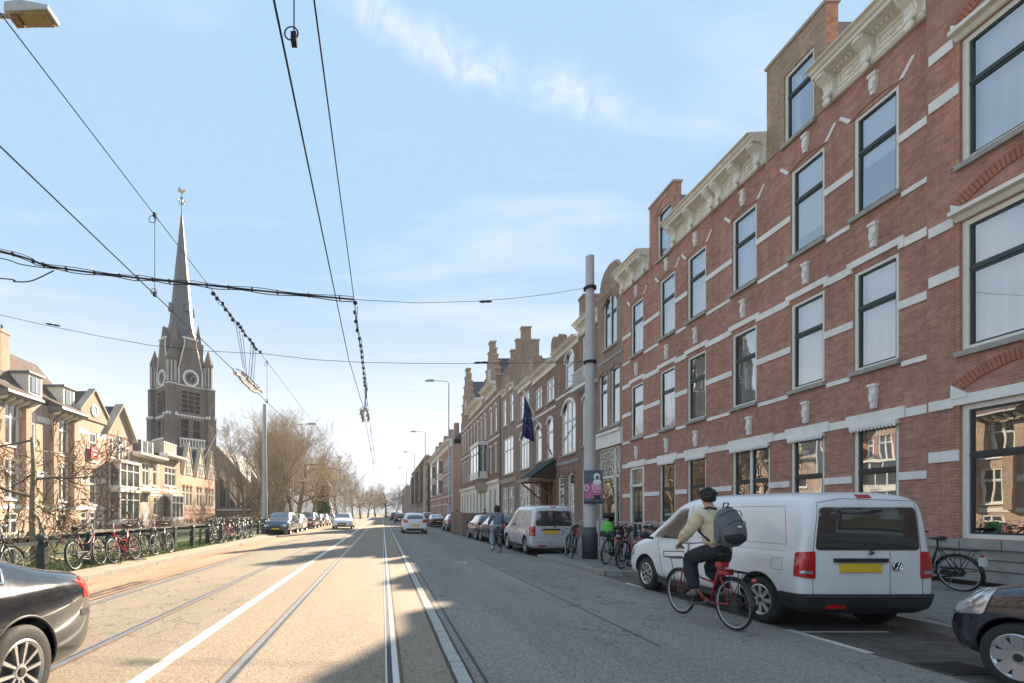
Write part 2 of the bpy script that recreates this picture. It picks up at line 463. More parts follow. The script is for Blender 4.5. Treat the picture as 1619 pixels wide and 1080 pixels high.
M['greenwood'] = pm('dark_green_paint', (.018,.032,.034), .35, amp=.1)
M['darkwood'] = pm('dark_stained_wood', (.06,.035,.025), .5, amp=.2)
M['brownwood'] = pm('brown_wood', (.25,.13,.07), .6, amp=.25, ns=8)
M['glass'] = glassmat('window_glass', refl=.32)
M['glass_far'] = glassmat('far_window_glass', refl=.26, dark=(.05,.06,.065))
M['carglass'] = glassmat('tinted_car_glass', refl=.05, dark=(.006,.008,.008))
M['curtain'] = pm('white_net_curtain', (.84,.86,.88), .9, amp=.04, ns=2)
M['blind'] = pm('white_blind', (.84,.86,.87), .7, amp=.03)
M['yellowblind'] = pm('yellow_blind', (.62,.58,.22), .8, amp=.05)
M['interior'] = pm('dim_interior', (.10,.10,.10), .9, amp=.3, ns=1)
M['slate'] = brickmat('slate_roof', (.085,.09,.105), (.055,.06,.072), (.02,.02,.025), bw=.3, bh=.2, joint=.012, bump=.8, rough=.55)
M['rooftile'] = brickmat('brown_roof_tiles', (.16,.12,.10), (.11,.085,.075), (.04,.035,.03), bw=.25, bh=.28, joint=.02, bump=1.0)
M['redtile'] = brickmat('red_roof_tiles', (.30,.12,.07), (.22,.09,.05), (.06,.04,.03), bw=.25, bh=.28, joint=.02, bump=1.0)
M['lead'] = pm('lead_sheet', (.16,.17,.18), .5, amp=.2)
M['copper'] = pm('verdigris_copper', (.10,.13,.125), .6, amp=.3, ns=3)
M['asphalt_dark'] = asphalt('worn_asphalt', (.265,.235,.205))
M['asphalt_tan'] = asphalt('tan_exposed_aggregate', (.285,.225,.17), speck=.32, patch=.08, crack=False)
M['asphalt_left'] = asphalt('pale_track_asphalt', (.265,.22,.17), speck=.3, patch=.12, crack=True)
M['redlane'] = asphalt('faded_red_asphalt', (.40,.26,.175), speck=.25, patch=.15)
M['kerbstone'] = pm('concrete_kerb', (.30,.28,.25), .85, amp=.15, bump=.3, big=.12, bigs=1.2)
M['whiteblock'] = pm('pale_concrete_block', (.42,.40,.36), .8, amp=.12, bump=.3)
M['paint'] = pm('road_paint', (.62,.60,.54), .7, amp=.16, ns=9, bump=.2, big=.12, bigs=2)
M['slab'] = pm('grey_paving_slab', (.25,.235,.215), .85, amp=.16, ns=7, bump=.3, big=.15, bigs=.7)
M['slabfar'] = brickmat('paving_slabs', (.25,.235,.215), (.21,.2,.185), (.09,.08,.075), bw=.3, bh=.3, joint=.008, bump=.5)
M['sandpath'] = asphalt('sandy_pavement', (.36,.31,.23), speck=.2, crack=False)
M['steel'] = pm('polished_rail_steel', (.52,.51,.50), .42, 1.0, amp=.1, ns=12)
M['railrust'] = pm('rail_groove', (.055,.045,.04), .7, amp=.3, ns=9)
M['rust'] = pm('rusty_joint', (.16,.09,.05), .9, amp=.4, ns=12)
M['grass'] = pm('grass_ground', (.085,.10,.035), .95, amp=.4, ns=6, bump=.8, bs=30, big=.35, bigs=.5)
M['grassblade'] = pm('grass_blades', (.14,.19,.045), .8, amp=.3)
M['terrain'] = pm('far_ground', (.11,.12,.06), .95, amp=.3, big=.3, bigs=.03)
M['galv'] = pm('galvanised_grey_steel', (.46,.455,.465), .5, .1, amp=.12, ns=5, big=.08)
M['polebase'] = pm('dark_grey_paint', (.06,.065,.075), .5, amp=.15)
M['wire'] = pm('dark_wire', (.03,.033,.04), .95, amp=.1, spec=.1)
M['thinwire'] = pm('grey_span_wire', (.05,.055,.065), .95, amp=.1, spec=.1)
M['insul'] = pm('beige_insulator', (.42,.33,.24), .5, amp=.15)
M['fencepaint'] = pm('green_black_fence_paint', (.022,.04,.038), .45, amp=.2)
M['rubber'] = pm('tyre_rubber', (.022,.022,.023), .75, amp=.2, ns=10, bump=.2)
M['alloy'] = pm('silver_alloy', (.55,.55,.56), .3, .85, amp=.05)
M['chrome'] = pm('chrome', (.75,.75,.76), .12, 1.0, amp=.03)
M['blackplastic'] = pm('black_plastic', (.022,.023,.026), .55, amp=.15)
M['greyplastic'] = pm('grey_plastic', (.10,.10,.105), .5, amp=.1)
M['blackmetal'] = pm('black_enamel', (.012,.012,.014), .3, amp=.1)
M['whitepaint'] = pm('white_car_paint', (.78,.78,.79), .35, amp=.03, coat=.7, big=.04, bigs=1.5)
M['silverpaint'] = pm('silver_car_paint', (.62,.63,.66), .3, .3, amp=.02, coat=.8)
M['darkpaint'] = pm('dark_blue_grey_car_paint', (.035,.042,.062), .25, .5, amp=.03, coat=1.0)
M['charcoalpaint'] = pm('charcoal_car_paint', (.024,.025,.029), .18, .3, amp=.03, coat=1.0)
M['blackpaint'] = pm('black_car_paint', (.012,.012,.014), .2, .2, amp=.03, coat=1.0)
M['bluegreypaint'] = pm('blue_grey_car_paint', (.08,.12,.18), .25, .5, amp=.03, coat=1.0)
M['maroonpaint'] = pm('red_brown_car_paint', (.12,.035,.03), .25, .5, amp=.03, coat=1.0)
M['taillight'] = pm('red_lens', (.50,.015,.012), .15, amp=.15, ns=20, coat=1.0)
M['clearlens'] = pm('clear_headlight_lens', (.55,.57,.6), .1, .6, amp=.2, ns=15, coat=1.0)
M['yellowplate'] = pm('yellow_number_plate', (.75,.50,.03), .45, amp=.04)
M['redframe'] = pm('red_bicycle_enamel', (.42,.012,.02), .3, amp=.08, coat=.5)
M['pinkframe'] = pm('pink_red_bicycle_enamel', (.50,.03,.08), .35, amp=.08, coat=.5)
M['blueframe'] = pm('pale_blue_bicycle_enamel', (.25,.42,.50), .35, amp=.08, coat=.5)
M['whiteframe'] = pm('white_bicycle_enamel', (.6,.6,.6), .35, amp=.08, coat=.5)
M['greenbag'] = pm('bright_green_cloth', (.10,.45,.05), .7, amp=.1)
M['leather'] = pm('black_saddle', (.02,.02,.02), .55, amp=.2)
M['skin'] = pm('skin', (.50,.30,.21), .55, amp=.05)
M['hair'] = pm('black_hair', (.015,.012,.011), .6, amp=.4, ns=40, bump=.8, bs=60)
M['beigejacket'] = pm('beige_jacket_cloth', (.66,.55,.38), .85, amp=.07, ns=6, bump=.5, bs=9)
M['navytrouser'] = pm('dark_navy_trouser_cloth', (.022,.024,.033), .85, amp=.2, bump=.6, bs=9)
M['denim'] = pm('pale_jean_cloth', (.30,.33,.42), .85, amp=.15, bump=.5, bs=9)
M['bluejacket'] = pm('blue_grey_jacket_cloth', (.16,.19,.25), .85, amp=.12, bump=.5, bs=9)
M['greybag'] = pm('grey_backpack_cloth', (.13,.13,.15), .8, amp=.12, ns=10, bump=.4, bs=14)
M['blackcloth'] = pm('black_cloth', (.025,.025,.028), .9, amp=.2)
M['sole'] = pm('grey_shoe', (.16,.16,.165), .7, amp=.3)
M['bark'] = pm('grey_brown_bark', (.27,.225,.15), .9, amp=.35, ns=8, bump=.8, bs=20)
M['twig'] = pm('twig_bark', (.42,.34,.235), .9, amp=.25)
M['barkdark'] = pm('dark_bark', (.15,.115,.08), .9, amp=.3, ns=8, bump=.8, bs=20)
M['bud'] = pm('russet_bud_leaves', (.25,.15,.095), .8, amp=.35, ns=3)
M['ivy'] = pm('ivy_leaves', (.035,.075,.018), .6, amp=.5, ns=2)
M['shrubleaf'] = pm('olive_shrub_leaves', (.24,.19,.11), .8, amp=.4, ns=1)
M['farwood'] = pm('far_twigs', (.34,.265,.18), .9, amp=.35, ns=.8)
M['clockwhite'] = pm('white_clock_rim', (.75,.74,.70), .6, amp=.05)
M['clockblack'] = pm('dark_clock_face', (.02,.02,.022), .5, amp=.1)
M['gold'] = pm('gilt', (.55,.38,.12), .4, .7, amp=.1)
M['spireslate'] = pm('grey_spire_slate', (.125,.13,.145), .6, amp=.15, ns=2, bump=.3, bs=6, big=.1)
M['spirelead'] = pm('weathered_spire', (.34,.29,.23), .6, amp=.15, ns=2, bump=.3, bs=6, big=.1)
M['redsign'] = pm('red_sign', (.62,.03,.025), .5, amp=.05)
M['pinkposter'] = pm('pink_poster_print', (.50,.14,.27), .6, amp=.25, ns=6)
M['greyposter'] = pm('blue_grey_poster_print', (.09,.11,.15), .6, amp=.5, ns=7)
M['whiteprint'] = pm('white_print', (.75,.75,.75), .6, amp=.05)
M['flagblue'] = pm('blue_flag_cloth', (.03,.035,.14), .8, amp=.15)
M['hoarding'] = pm('brown_hoarding_board', (.24,.17,.13), .8, amp=.15, ns=3)
M['lampglass'] = pm('amber_lamp_cover', (.35,.26,.13), .3, amp=.2, ns=14)
M['litter'] = pm('dead_leaves', (.22,.11,.04), .9, amp=.4, ns=10)
M['whitepost'] = pm('white_painted_metal', (.7,.7,.7), .4, amp=.05)
# ============================================================= GROUND
def sheet(name, x0, x1, y0, y1, z, m, label=None):
    mb = MB(); mb.add([(x0,y0,z),(x1,y0,z),(x1,y1,z),(x0,y1,z)], [(0,1,2,3)])
    return tag(mb.build(name, m), kind='structure')
sheet('ground', -1800, 1800, -600, 3200, -0.42, M['terrain'])
YA, YB = -12, 330
def strip(name, x0, z0, x1, z1, y0, y1, m):
    mb = MB(); mb.add([(x0,y0,z0),(x1,y0,z1),(x1,y1,z1),(x0,y1,z0)], [(0,1,2,3)])
    return tag(mb.build(name, m), kind='structure')
def rz_(x):      # height of the cambered carriageway
    if x > 5.3: return -.11
    if x > .78: return -.11*(x-.78)/4.52
    if x < -4.72: return -.07*min(1,(-4.72-x)/1.73)
    return 0.0
strip('road', .78,0,5.3,-.11, YA,YB, M['asphalt_dark'])
strip('tram_track_bed', -2.06,0,.60,0, YA,YB, M['asphalt_tan'])
strip('tram_lane', -4.72,0,-2.06,0, YA,YB, M['asphalt_left'])
strip('red_cycle_lane', -6.45,-.07,-4.72,0, YA,YB, M['redlane'])
strip('parking_bay', 5.3,-.11,7.1,-.11, YA,YB, M['paver'])
strip('left_parking_bay', -8.4,-.07,-6.45,-.07, 31.0,YB, M['asphalt_left'])
# patch seams in the road
mb = MB()
for x0, x1, y0, y1 in ((0.86, 0.89, 2, 60), (3.05, 3.07, 5.5, 24), (-4.74,-4.70,-6,120)):
    zz = rz_((x0+x1)/2); mb.box(x0, x1, y0, y1, zz-.02, zz+.004)
tag(mb.build('tar_seams', pm('tar_seam', (.03,.03,.03), .6)), kind='structure')
strip('asphalt_patch', .95, rz_(.95)+.004, 5.2, rz_(5.2)+.004, 16.5, 44, asphalt('newer_asphalt', (.25,.225,.2), crack=True))
# rails: a bright head and a dark groove each
def rail(x, side):
    mb = MB(); mb.cur = 0
    mb.box(x-.028, x+.028, YA, YB, -.01, .008)
    mb.cur = 1
    g = x + side*.052
    mb.box(g-.022, g+.022, YA, YB, -.01, .0045)
    mb.cur = 0
    g2 = x + side*.082
    mb.box(g2-.008, g2+.008, YA, YB, -.01, .0075)
    mb.cur = 2
    mb.box(x-side*.05-.012, x-side*.05+.012, YA, YB, -.01, .0042)
    return tag(mb.build('tram_rail', [M['steel'], M['railrust'], M['rust']]), kind='structure')
rail(0.115, -1); rail(-1.34, 1); rail(-3.02, -1); rail(-4.50, 1)
# continuous white line between the tracks
mb = MB(); mb.box(-2.13, -2.00, YA, 190, -.01, .005)
tag(mb.build('lane_line', M['paint']), kind='structure')
mb = MB()
mb.box(5.27, 5.36, 5.45, 6.55, -.13, -.105); mb.box(5.27, 5.36, 10.2, 10.9, -.13, -.105)
mb.box(5.4, 6.5, 6.40, 6.45, -.13, -.1055)
for sx in (1,-1): mb.obox((2.32+sx*.1,14.6,rz_(2.3)+.003),(.32,.06,.008), Matrix.Rotation(R(50*sx+20),3,'Z'))
tag(mb.build('bay_marking', M['paint']), kind='structure')
# crossing band of pale paving far up the street

# separator strip of pale blocks
st = empty('separator_strip', (0.69, 0, 0)); tag(st, kind='structure')
rr = random.Random(3)
y = 1.5; nb = 0; meshes = {}
while y < 62:
    L_ = rr.choice((.5, .5, .5, .33, .25, .18) if y < 20 else (.5, .5))
    me = cached(('blk', L_), lambda: MB().box(-.058, .058, 0, L_-.018, -.03, .012).mesh('block', M['whiteblock']))
    inst('block', me, st, (rr.uniform(-.004,.004), y, rr.uniform(-.003,.003)), (0, 0, rr.uniform(-.006,.006)))
    y += L_
tag(MB().box(.63,.75, 62.02, YB, -.01,.006).build('separator_line', M['whiteblock']), kind='structure')
tag(MB().box(.605,.775, YA, 62.0, -.03,.001).build('separator_bed', M['railrust']), kind='structure')

# kerbs: individual stones
def kerb(pts, z=.004, w_=.14, name='kerb', step=.98, m='kerbstone', lim=150):
    root = empty(name, pts[0] + (0,)); tag(root, kind='structure')
    n = 0
    me = cached(('kerb', z, w_, step), lambda: MB().box(0, step-.012, -w_/2, w_/2, -.2, z).mesh('kerb_stone', M[m]))
    for a, b in zip(pts, pts[1:]):
        a = Vector(a); b = Vector(b); d = b-a; k = max(1, round(d.length/step)); an = math.atan2(d.y, d.x)
        for i in range(k):
            p = a + d*(i/k)
            o = inst('kerb_stone', me, root, (p.x-pts[0][0], p.y-pts[0][1], rr.uniform(-.004,.004)), (0,0,an), (d.length/k/step,1,1))
            n += 1
    return root
kerb([(7.12,0.0),(7.12,12.05)])
kerb([(7.12,12.1),(5.85,12.15),(5.5,12.3),(5.36,12.65),(5.34,17.0),(7.12,17.6)], step=.6)
kerb([(7.12,17.6),(7.12,74)])
kerb([(-6.5,30.6),(-6.5,1.0)], z=.04)
kerb([(-6.5,30.6),(-8.3,31.8),(-8.3,90)], z=.04)
# right pavement
P_ = [(7.19,YA),(11.75,YA),(11.75,YB),(7.19,YB),(7.19,17.65),(5.41,17.05),(5.43,12.67),(5.55,12.36),(5.88,12.22),(7.19,12.17)]
mb = MB(); mb.add([(x,y,-.006) for x,y in P_], [list(range(len(P_)))])
pav = tag(mb.build('pavement', M['slabfar']), kind='structure')
me = MB().box(.004,.294,.004,.294,-.02,.010).mesh('paving_slab', M['slab'])
k = 0
for j in range(20):
    for i in range(14):
        inst('paving_slab', me, pav, (7.22+.3*i + (.15 if j%2 else 0), 5.6+.3*j, -.004+rr.uniform(-.003,.002)), (rr.uniform(-.006,.006), rr.uniform(-.006,.006), rr.uniform(-.008,.008)))
# left pavement edge, grass verge
P_ = [(-6.57,-6),(-6.57,30.5),(-8.37,31.85),(-8.37,YB),(-9.4,YB),(-9.4,31),(-7.4,29.5),(-7.4,-6)]
mb = MB(); mb.add([(x,y,.03) for x,y in reversed(P_)], [list(range(len(P_)))])
tag(mb.build('footpath', M['sandpath']), kind='structure')
def gz(x, y):
    return .03 - .35*min(1, max(0, (-x-8.5)/5)) + .05*noise.noise(Vector((x*.4, y*.4, 0)))
vs = []; fs = []
xs = [-7.4-.6*i for i in range(24)]; ys = [-6+1.5*i for i in range(90)]
for yy in ys:
    for xx in xs: vs.append((xx, yy, gz(xx,yy) if xx < -7.5 else .025))
nx = len(xs)
for j in range(len(ys)-1):
    for i in range(nx-1): fs.append((j*nx+i, (j+1)*nx+i, (j+1)*nx+i+1, j*nx+i+1))
mb = MB(); mb.add(vs, fs)
gr = mb.build('grass_verge', M['grass'], smooth=True); tag(gr, kind='structure')
sheet('left_street', -25.2, -20.8, -20, 90, -0.02, M['sandpath'])
# grass blades (nobody could count them)
vs = []; fs = []
for i in range(26000):
    yy = 6 + 30*(rr.random()**1.4); xx = -7.42 - 3.2*rr.random()**1.3
    if yy > 29 and xx > -9.4: continue
    z0 = gz(xx, yy) - .01
    h = rr.uniform(.03,.10); a = rr.uniform(0, PI); c, s_ = math.cos(a)*.006*(1+yy*.05), math.sin(a)*.006*(1+yy*.05)
    lx, ly = rr.uniform(-.04,.04), rr.uniform(-.04,.04)
    b = len(vs); vs += [(xx-c,yy-s_,z0),(xx+c,yy+s_,z0),(xx+lx,yy+ly,z0+h)]; fs.append((b,b+1,b+2))
mb = MB(); mb.add(vs, fs)
tag(mb.build('grass', M['grassblade']), 'short green grass growing along the foot of the black fence', 'grass', kind='stuff')
# litter leaves in gutters
vs = []; fs = []
for i in range(900):
    t_ = rr.random()
    if t_ < .45: xx, yy, zz = rr.gauss(6.85,.12), rr.uniform(4.8,6.9), -.104
    elif t_ < .8: xx, yy, zz = rr.gauss(-6.38,.05), rr.uniform(5,28), -.06
    else: xx, yy, zz = rr.uniform(-7.3,-6.6), rr.uniform(5,28), .036
    s_ = rr.uniform(.008,.028); a = rr.uniform(0,6.3); u = Vector((math.cos(a), math.sin(a), rr.uniform(-.3,.3)))*s_; v = Vector((-u.y, u.x, rr.uniform(-.2,.2)*s_))*.6
    c = Vector((min(xx,7.03) if xx>0 else xx, yy, zz+.004)); b = len(vs)
    vs += [c-u, c-v, c+u, c+v]; fs.append((b,b+1,b+2,b+3))
mb = MB(); mb.add(vs, fs)
tag(mb.build('fallen_leaves', M['litter']), 'small brown dead leaves blown into the gutters', 'leaves', kind='stuff')
# worn cobbled repair with a drain in the bay
dr = empty('drain_cover', (5.62, 4.9, -.108), 0.05, 'worn dark drain cover set in the paving in front of the dark car', 'drain cover')
mb = MB(); mb.box(-.28,.28,-.2,.2,-.01,.006); mb.build('drain_frame', M['railrust'], dr)
me = MB().box(-.24,.24,-.012,.012,.004,.014).mesh('grate_bar', M['railrust'])
for i in range(9): inst('grate_bar', me, dr, (0, -.16+.04*i, 0))

# ============================================================= WALLS AND WINDOWS
# house frame: u along the facade (x), y into the house, z up
def wall_grid(mb, u0, u1, z0, z1, ops, rd=.14, y=0.0):
    us = sorted(set([u0,u1] + [v for o in ops for v in (o[0],o[1]) if u0 < v < u1]))
    zs = sorted(set([z0,z1] + [v for o in ops for v in (o[2],o[3]) if z0 < v < z1]))
    for i in range(len(us)-1):
        for j in range(len(zs)-1):
            a,b,c,d = us[i],us[i+1],zs[j],zs[j+1]
            cu, cz = (a+b)/2, (c+d)/2
            if any(o[0] < cu < o[1] and o[2] < cz < o[3] for o in ops): continue
            mb.add([(a,y,c),(b,y,c),(b,y,d),(a,y,d)], [(0,1,2,3)])
    for o in ops:
        a,b,c,d = o[:4]
        yb = y+rd
        mb.add([(a,y,c),(b,y,c),(b,yb,c),(a,yb,c)], [(3,2,1,0)][::1])
        mb.add([(a,y,d),(b,y,d),(b,yb,d),(a,yb,d)], [(0,1,2,3)])
        mb.add([(a,y,c),(a,y,d),(a,yb,d),(a,yb,c)], [(0,1,2,3)])
        mb.add([(b,y,c),(b,y,d),(b,yb,d),(b,yb,c)], [(3,2,1,0)])
        if len(o) > 4 and o[4] > 0:          # arched head: fill the two spandrels
            r_ = o[4]; wd = (b-a)/2; cx = (a+b)/2
            Rr = (wd*wd + r_*r_)/(2*r_); cz = d - Rr
            n = 8; a0 = math.asin(min(1, wd/Rr))
            arc = [(cx + Rr*math.sin(-a0 + 2*a0*k/(2*n)), cz + Rr*math.cos(-a0 + 2*a0*k/(2*n))) for k in range(2*n+1)]
            L_ = arc[:n+1] + [(a, d+.0)]
            R_ = arc[n:] + [(b, d+.0)]
            for poly in (L_, R_):
                vs = [(p[0], y, p[1]) for p in poly]
                mb.add(vs, [list(range(len(vs)))])
            for k in range(2*n):
                p, q = arc[k], arc[k+1]
                mb.add([(p[0],y,p[1]),(q[0],y,q[1]),(q[0],yb,q[1]),(p[0],yb,p[1])], [(0,1,2,3)])
def wallpart(name, root, u0, u1, z0, z1, ops, m, D=9.0, rd=.14, closed=True, y=0.0):
    mb = MB()
    wall_grid(mb, u0, u1, z0, z1, ops, rd, y)
    o = mb.build(name, m, root)
    if closed:
        b = MB()
        b.add([(u0,y,z0),(u0,D,z0),(u0,D,z1),(u0,y,z1)], [(3,2,1,0)])
        b.add([(u1,y,z0),(u1,D,z0),(u1,D,z1),(u1,y,z1)], [(0,1,2,3)])
        b.add([(u0,D,z0),(u1,D,z0),(u1,D,z1),(u0,D,z1)], [(3,2,1,0)])
        b.build('side_wall', m, root)
        t = MB(); t.box(u0+.01,u1-.01,y+.12,D-.01,z1-.12,z1-.02); t.build('flat_roof', M['lead'], root)
    return o
def window(root, u0, u1, z0, z1, style='T', casing='whitewood', sash='greenwood', glass='glass', tr=.66, cur=None,
           sill='greystone', cw=.085, near=True, y=.03, label=None, arch=0):
    w_, h = round(u1-u0,3), round(z1-z0,3)
    def fr():
        mb = MB(); a = cw
        mb.box(0,a,0,.11,0,h); mb.box(w_-a,w_,0,.11,0,h); mb.box(a,w_-a,0,.11,h-a,h); mb.box(a,w_-a,0,.11,0,a*.8)
        if style == 'D':      # fixed post in the middle
            mb.box(w_/2-.05,w_/2+.05,.005,.10,a*.8,h-a)
        return mb.mesh('window', M[casing])
    f = inst('window', cached(('wf',w_,h,casing,cw,style=='D'), fr), root, (u0, y, z0))
    if label: f['label'] = label
    x0,x1,b,t_ = cw, w_-cw, cw*.8, h-cw
    H_ = t_-b; zt = b+H_*tr
    def sa():
        mb = MB(); s_ = .042 if near else .05; yy0, yy1 = .03, .085
        def fr2(a0,a1,c0,c1):
            mb.box(a0,a0+s_,yy0,yy1,c0,c1); mb.box(a1-s_,a1,yy0,yy1,c0,c1); mb.box(a0+s_,a1-s_,yy0,yy1,c0,c0+s_); mb.box(a0+s_,a1-s_,yy0,yy1,c1-s_,c1)
        if style == 'T': fr2(x0,x1,b,zt); mb.box(x0,x1,yy0-.02,yy1+.01,zt,zt+.06); fr2(x0,x1,zt+.06,t_)
        elif style == 'D':
            for a0,a1 in ((x0,w_/2-.05),(w_/2+.05,x1)):
                fr2(a0,a1,b,zt); mb.box(a0,a1,yy0-.02,yy1+.01,zt,zt+.06); fr2(a0,a1,zt+.06,t_)
        elif style == 'X':   # casement pair with transom lights
            m_ = (x0+x1)/2
            fr2(x0,m_,b,zt); fr2(m_,x1,b,zt); mb.box(x0,x1,yy0-.02,yy1,zt,zt+.06); fr2(x0,m_,zt+.06,t_); fr2(m_,x1,zt+.06,t_)
        elif style == 'V':   # three wide
            q = (x1-x0)/3
            for k_ in range(3): fr2(x0+q*k_,x0+q*(k_+1),b,zt); fr2(x0+q*k_,x0+q*(k_+1),zt+.05,t_)
            mb.box(x0,x1,yy0-.02,yy1,zt,zt+.05)
        else: fr2(x0,x1,b,t_)
        return mb.mesh('sash', M[sash])
    inst('sash', cached(('ws',w_,h,sash,cw,style,tr,near), sa), f)
    def pn(a,b_,c,d): return cached(('pn',round(b_-a,3),round(d-c,3),glass), lambda: MB().add([(0,0,0),(b_-a,0,0),(b_-a,0,d-c),(0,0,d-c)],[(0,1,2,3)]).mesh('pane', M[glass]))
    if style in 'T':
        R2 = [(x0,x1,b,zt),(x0,x1,zt+.06,t_)]
    elif style == 'D': R2 = [(x0,w_/2-.05,b,zt),(w_/2+.05,x1,b,zt),(x0,w_/2-.05,zt+.06,t_),(w_/2+.05,x1,zt+.06,t_)]
    elif style == 'X':
        m_ = (x0+x1)/2; R2 = [(x0,m_,b,zt),(m_,x1,b,zt),(x0,m_,zt+.06,t_),(m_,x1,zt+.06,t_)]
    elif style == 'V':
        q = (x1-x0)/3; R2 = [(x0+q*k_,x0+q*(k_+1),b,zt) for k_ in range(3)] + [(x0+q*k_,x0+q*(k_+1),zt+.05,t_) for k_ in range(3)]
    else: R2 = [(x0,x1,b,t_)]
    for a0,a1,c0,c1 in R2:
        g = .02
        inst('pane', pn(a0+g,a1-g,c0+g,c1-g), f, (a0+g, .06, c0+g), (rr.uniform(-.004,.004), 0, rr.uniform(-.005,.005)))
    if sill:
        sw = .06
        inst('sill', cached(('sill',w_,sill), lambda: MB().box(-sw,w_+sw,-.12,.12,-.11,-.002).mesh('sill', M[sill])), f)
    if cur:
        def cu():
            mb = MB()
            def drape(a0,a1,c0,c1,amp=.05,fq=30,yy=.24):
                n = max(6,int((a1-a0)*36)); vs = []
                for k_ in range(n+1):
                    x = a0+(a1-a0)*k_/n; o_ = amp*math.sin(x*fq+math.sin(x*7)*1.3)
                    vs += [(x,yy+o_,c0),(x,yy+o_*.6,c1)]
                mb.add(vs, [(2*k_,2*k_+2,2*k_+3,2*k_+1) for k_ in range(n)])
            if cur == 'full': drape(x0,x1,b,t_)
            if cur == 'sides': drape(x0,x0+.3*(x1-x0),b,t_); drape(x1-.22*(x1-x0),x1,b,t_)
            if cur == 'left': drape(x0,x0+.35*(x1-x0),b,t_)
            if cur == 'low': drape(x0,x1,b,zt)
            if cur.startswith('blind'):
                fr_ = float(cur[5:])/100
                nn = int((t_-b)*fr_/.06)
                for k_ in range(nn): z_ = t_-.06*(k_+1); mb.box(x0+.01,x1-.01,.13,.145+.01*(k_%2),z_+.004,z_+.06)
            return mb.mesh('curtain', M['curtain' if not cur.startswith('blind') else 'blind'])
        inst('curtain', cached(('cu',w_,h,cur,cw,tr), cu), f)
    return f
def bandpart(root, u0, u1, zc, h, proj=.03, m='stone', name='stone_band', y=0.0):
    if u1-u0 < .02: return
    MB().box(u0,u1,y-proj,y+.02,zc-h/2,zc+h/2).build(name, M[m], root)
def band_between(root, W0, W1, z, h, gaps, **k):
    x = W0
    for a,b in sorted(gaps):
        if a > x: bandpart(root, x, a, z, h, **k)
        x = max(x,b)
    if W1 > x: bandpart(root, x, W1, z, h, **k)
def keystone(root, uc, z0, z1, w0=.10, w1=.17, m='stone', pr=.075, y=0.0):
    mb = MB(); mb.prism([(uc-w0/2,z0),(uc+w0/2,z0),(uc+w1/2,z1),(uc-w1/2,z1)], y-pr, y+.02)
    zc = z0+(z1-z0)*.45
    mb.box(uc-w1/2-.015,uc+w1/2+.015,y-pr-.03,y,z1-.07,z1+.0)
    mb.prism([(uc-.045,zc-.1),(uc+.045,zc-.1),(uc+.06,zc+.06),(uc,zc+.13),(uc-.06,zc+.06)], y-pr-.035, y-pr+.01)
    mb.prism([(uc-.03,z0-.0),(uc+.03,z0-.0),(uc+.04,z0+.09),(uc-.04,z0+.09)], y-pr-.02, y-pr+.01)
    mb.build('keystone', M[m], root)
def brick_arch(root, uc, zs, half, rise, bh=.21, m='brick_orange', y=0.0, proj=.012, n=None, name='arch_brick', pieces=True):
    # segmental arch of standing bricks springing at zs
    Rr = (half*half+rise*rise)/(2*rise); cz = zs+rise-Rr; a0 = math.asin(min(1,half/Rr))
    L_ = 2*a0*(Rr+bh/2); n = n or int(L_/.072)
    if pieces:
        for k_ in range(n):
            a = -a0+2*a0*(k_+.5)/n; wi = 2*a0*Rr/n*.5-.005; wo = 2*a0*(Rr+bh)/n*.5-.005
            c, s_ = math.cos(a), math.sin(a)
            def P(t,r): return (uc + r*s_ + t*c, cz + r*c - t*s_)
            q = [P(-wi,Rr),P(wi,Rr),P(wo,Rr+bh),P(-wo,Rr+bh)]
            MB().prism(q, y-proj-rr.uniform(0,.006), y+.02).build(name, M['archb'], root)
        mb = MB()
        seg = 14; pts = [(uc+Rr*math.sin(-a0+2*a0*k_/seg), cz+Rr*math.cos(-a0+2*a0*k_/seg)) for k_ in range(seg+1)]
        pto = [(uc+(Rr+bh)*math.sin(-a0+2*a0*k_/seg), cz+(Rr+bh)*math.cos(-a0+2*a0*k_/seg)) for k_ in range(seg+1)]
        for k_ in range(seg): mb.add([(pts[k_][0],y-.003,pts[k_][1]),(pts[k_+1][0],y-.003,pts[k_+1][1]),(pto[k_+1][0],y-.003,pto[k_+1][1]),(pto[k_][0],y-.003,pto[k_][1])],[(0,1,2,3)])
        mb.build('arch_mortar', M['mortar'], root)
    else:
        mb = MB(); seg = 12
        for k_ in range(seg):
            A0 = -a0+2*a0*k_/seg; A1 = -a0+2*a0*(k_+1)/seg
            q = [(uc+Rr*math.sin(A0),cz+Rr*math.cos(A0)),(uc+Rr*math.sin(A1),cz+Rr*math.cos(A1)),(uc+(Rr+bh)*math.sin(A1),cz+(Rr+bh)*math.cos(A1)),(uc+(Rr+bh)*math.sin(A0),cz+(Rr+bh)*math.cos(A0))]
            mb.prism(q, y-proj*2, y+.02)
        mb.build('arch', M[m], root)
M['archb'] = pm('arch_brick_clay', (.37,.15,.09), .85, amp=.2, ns=5, bump=.3)
M['mortar'] = pm('arch_mortar', (.15,.11,.09), .9, amp=.1)

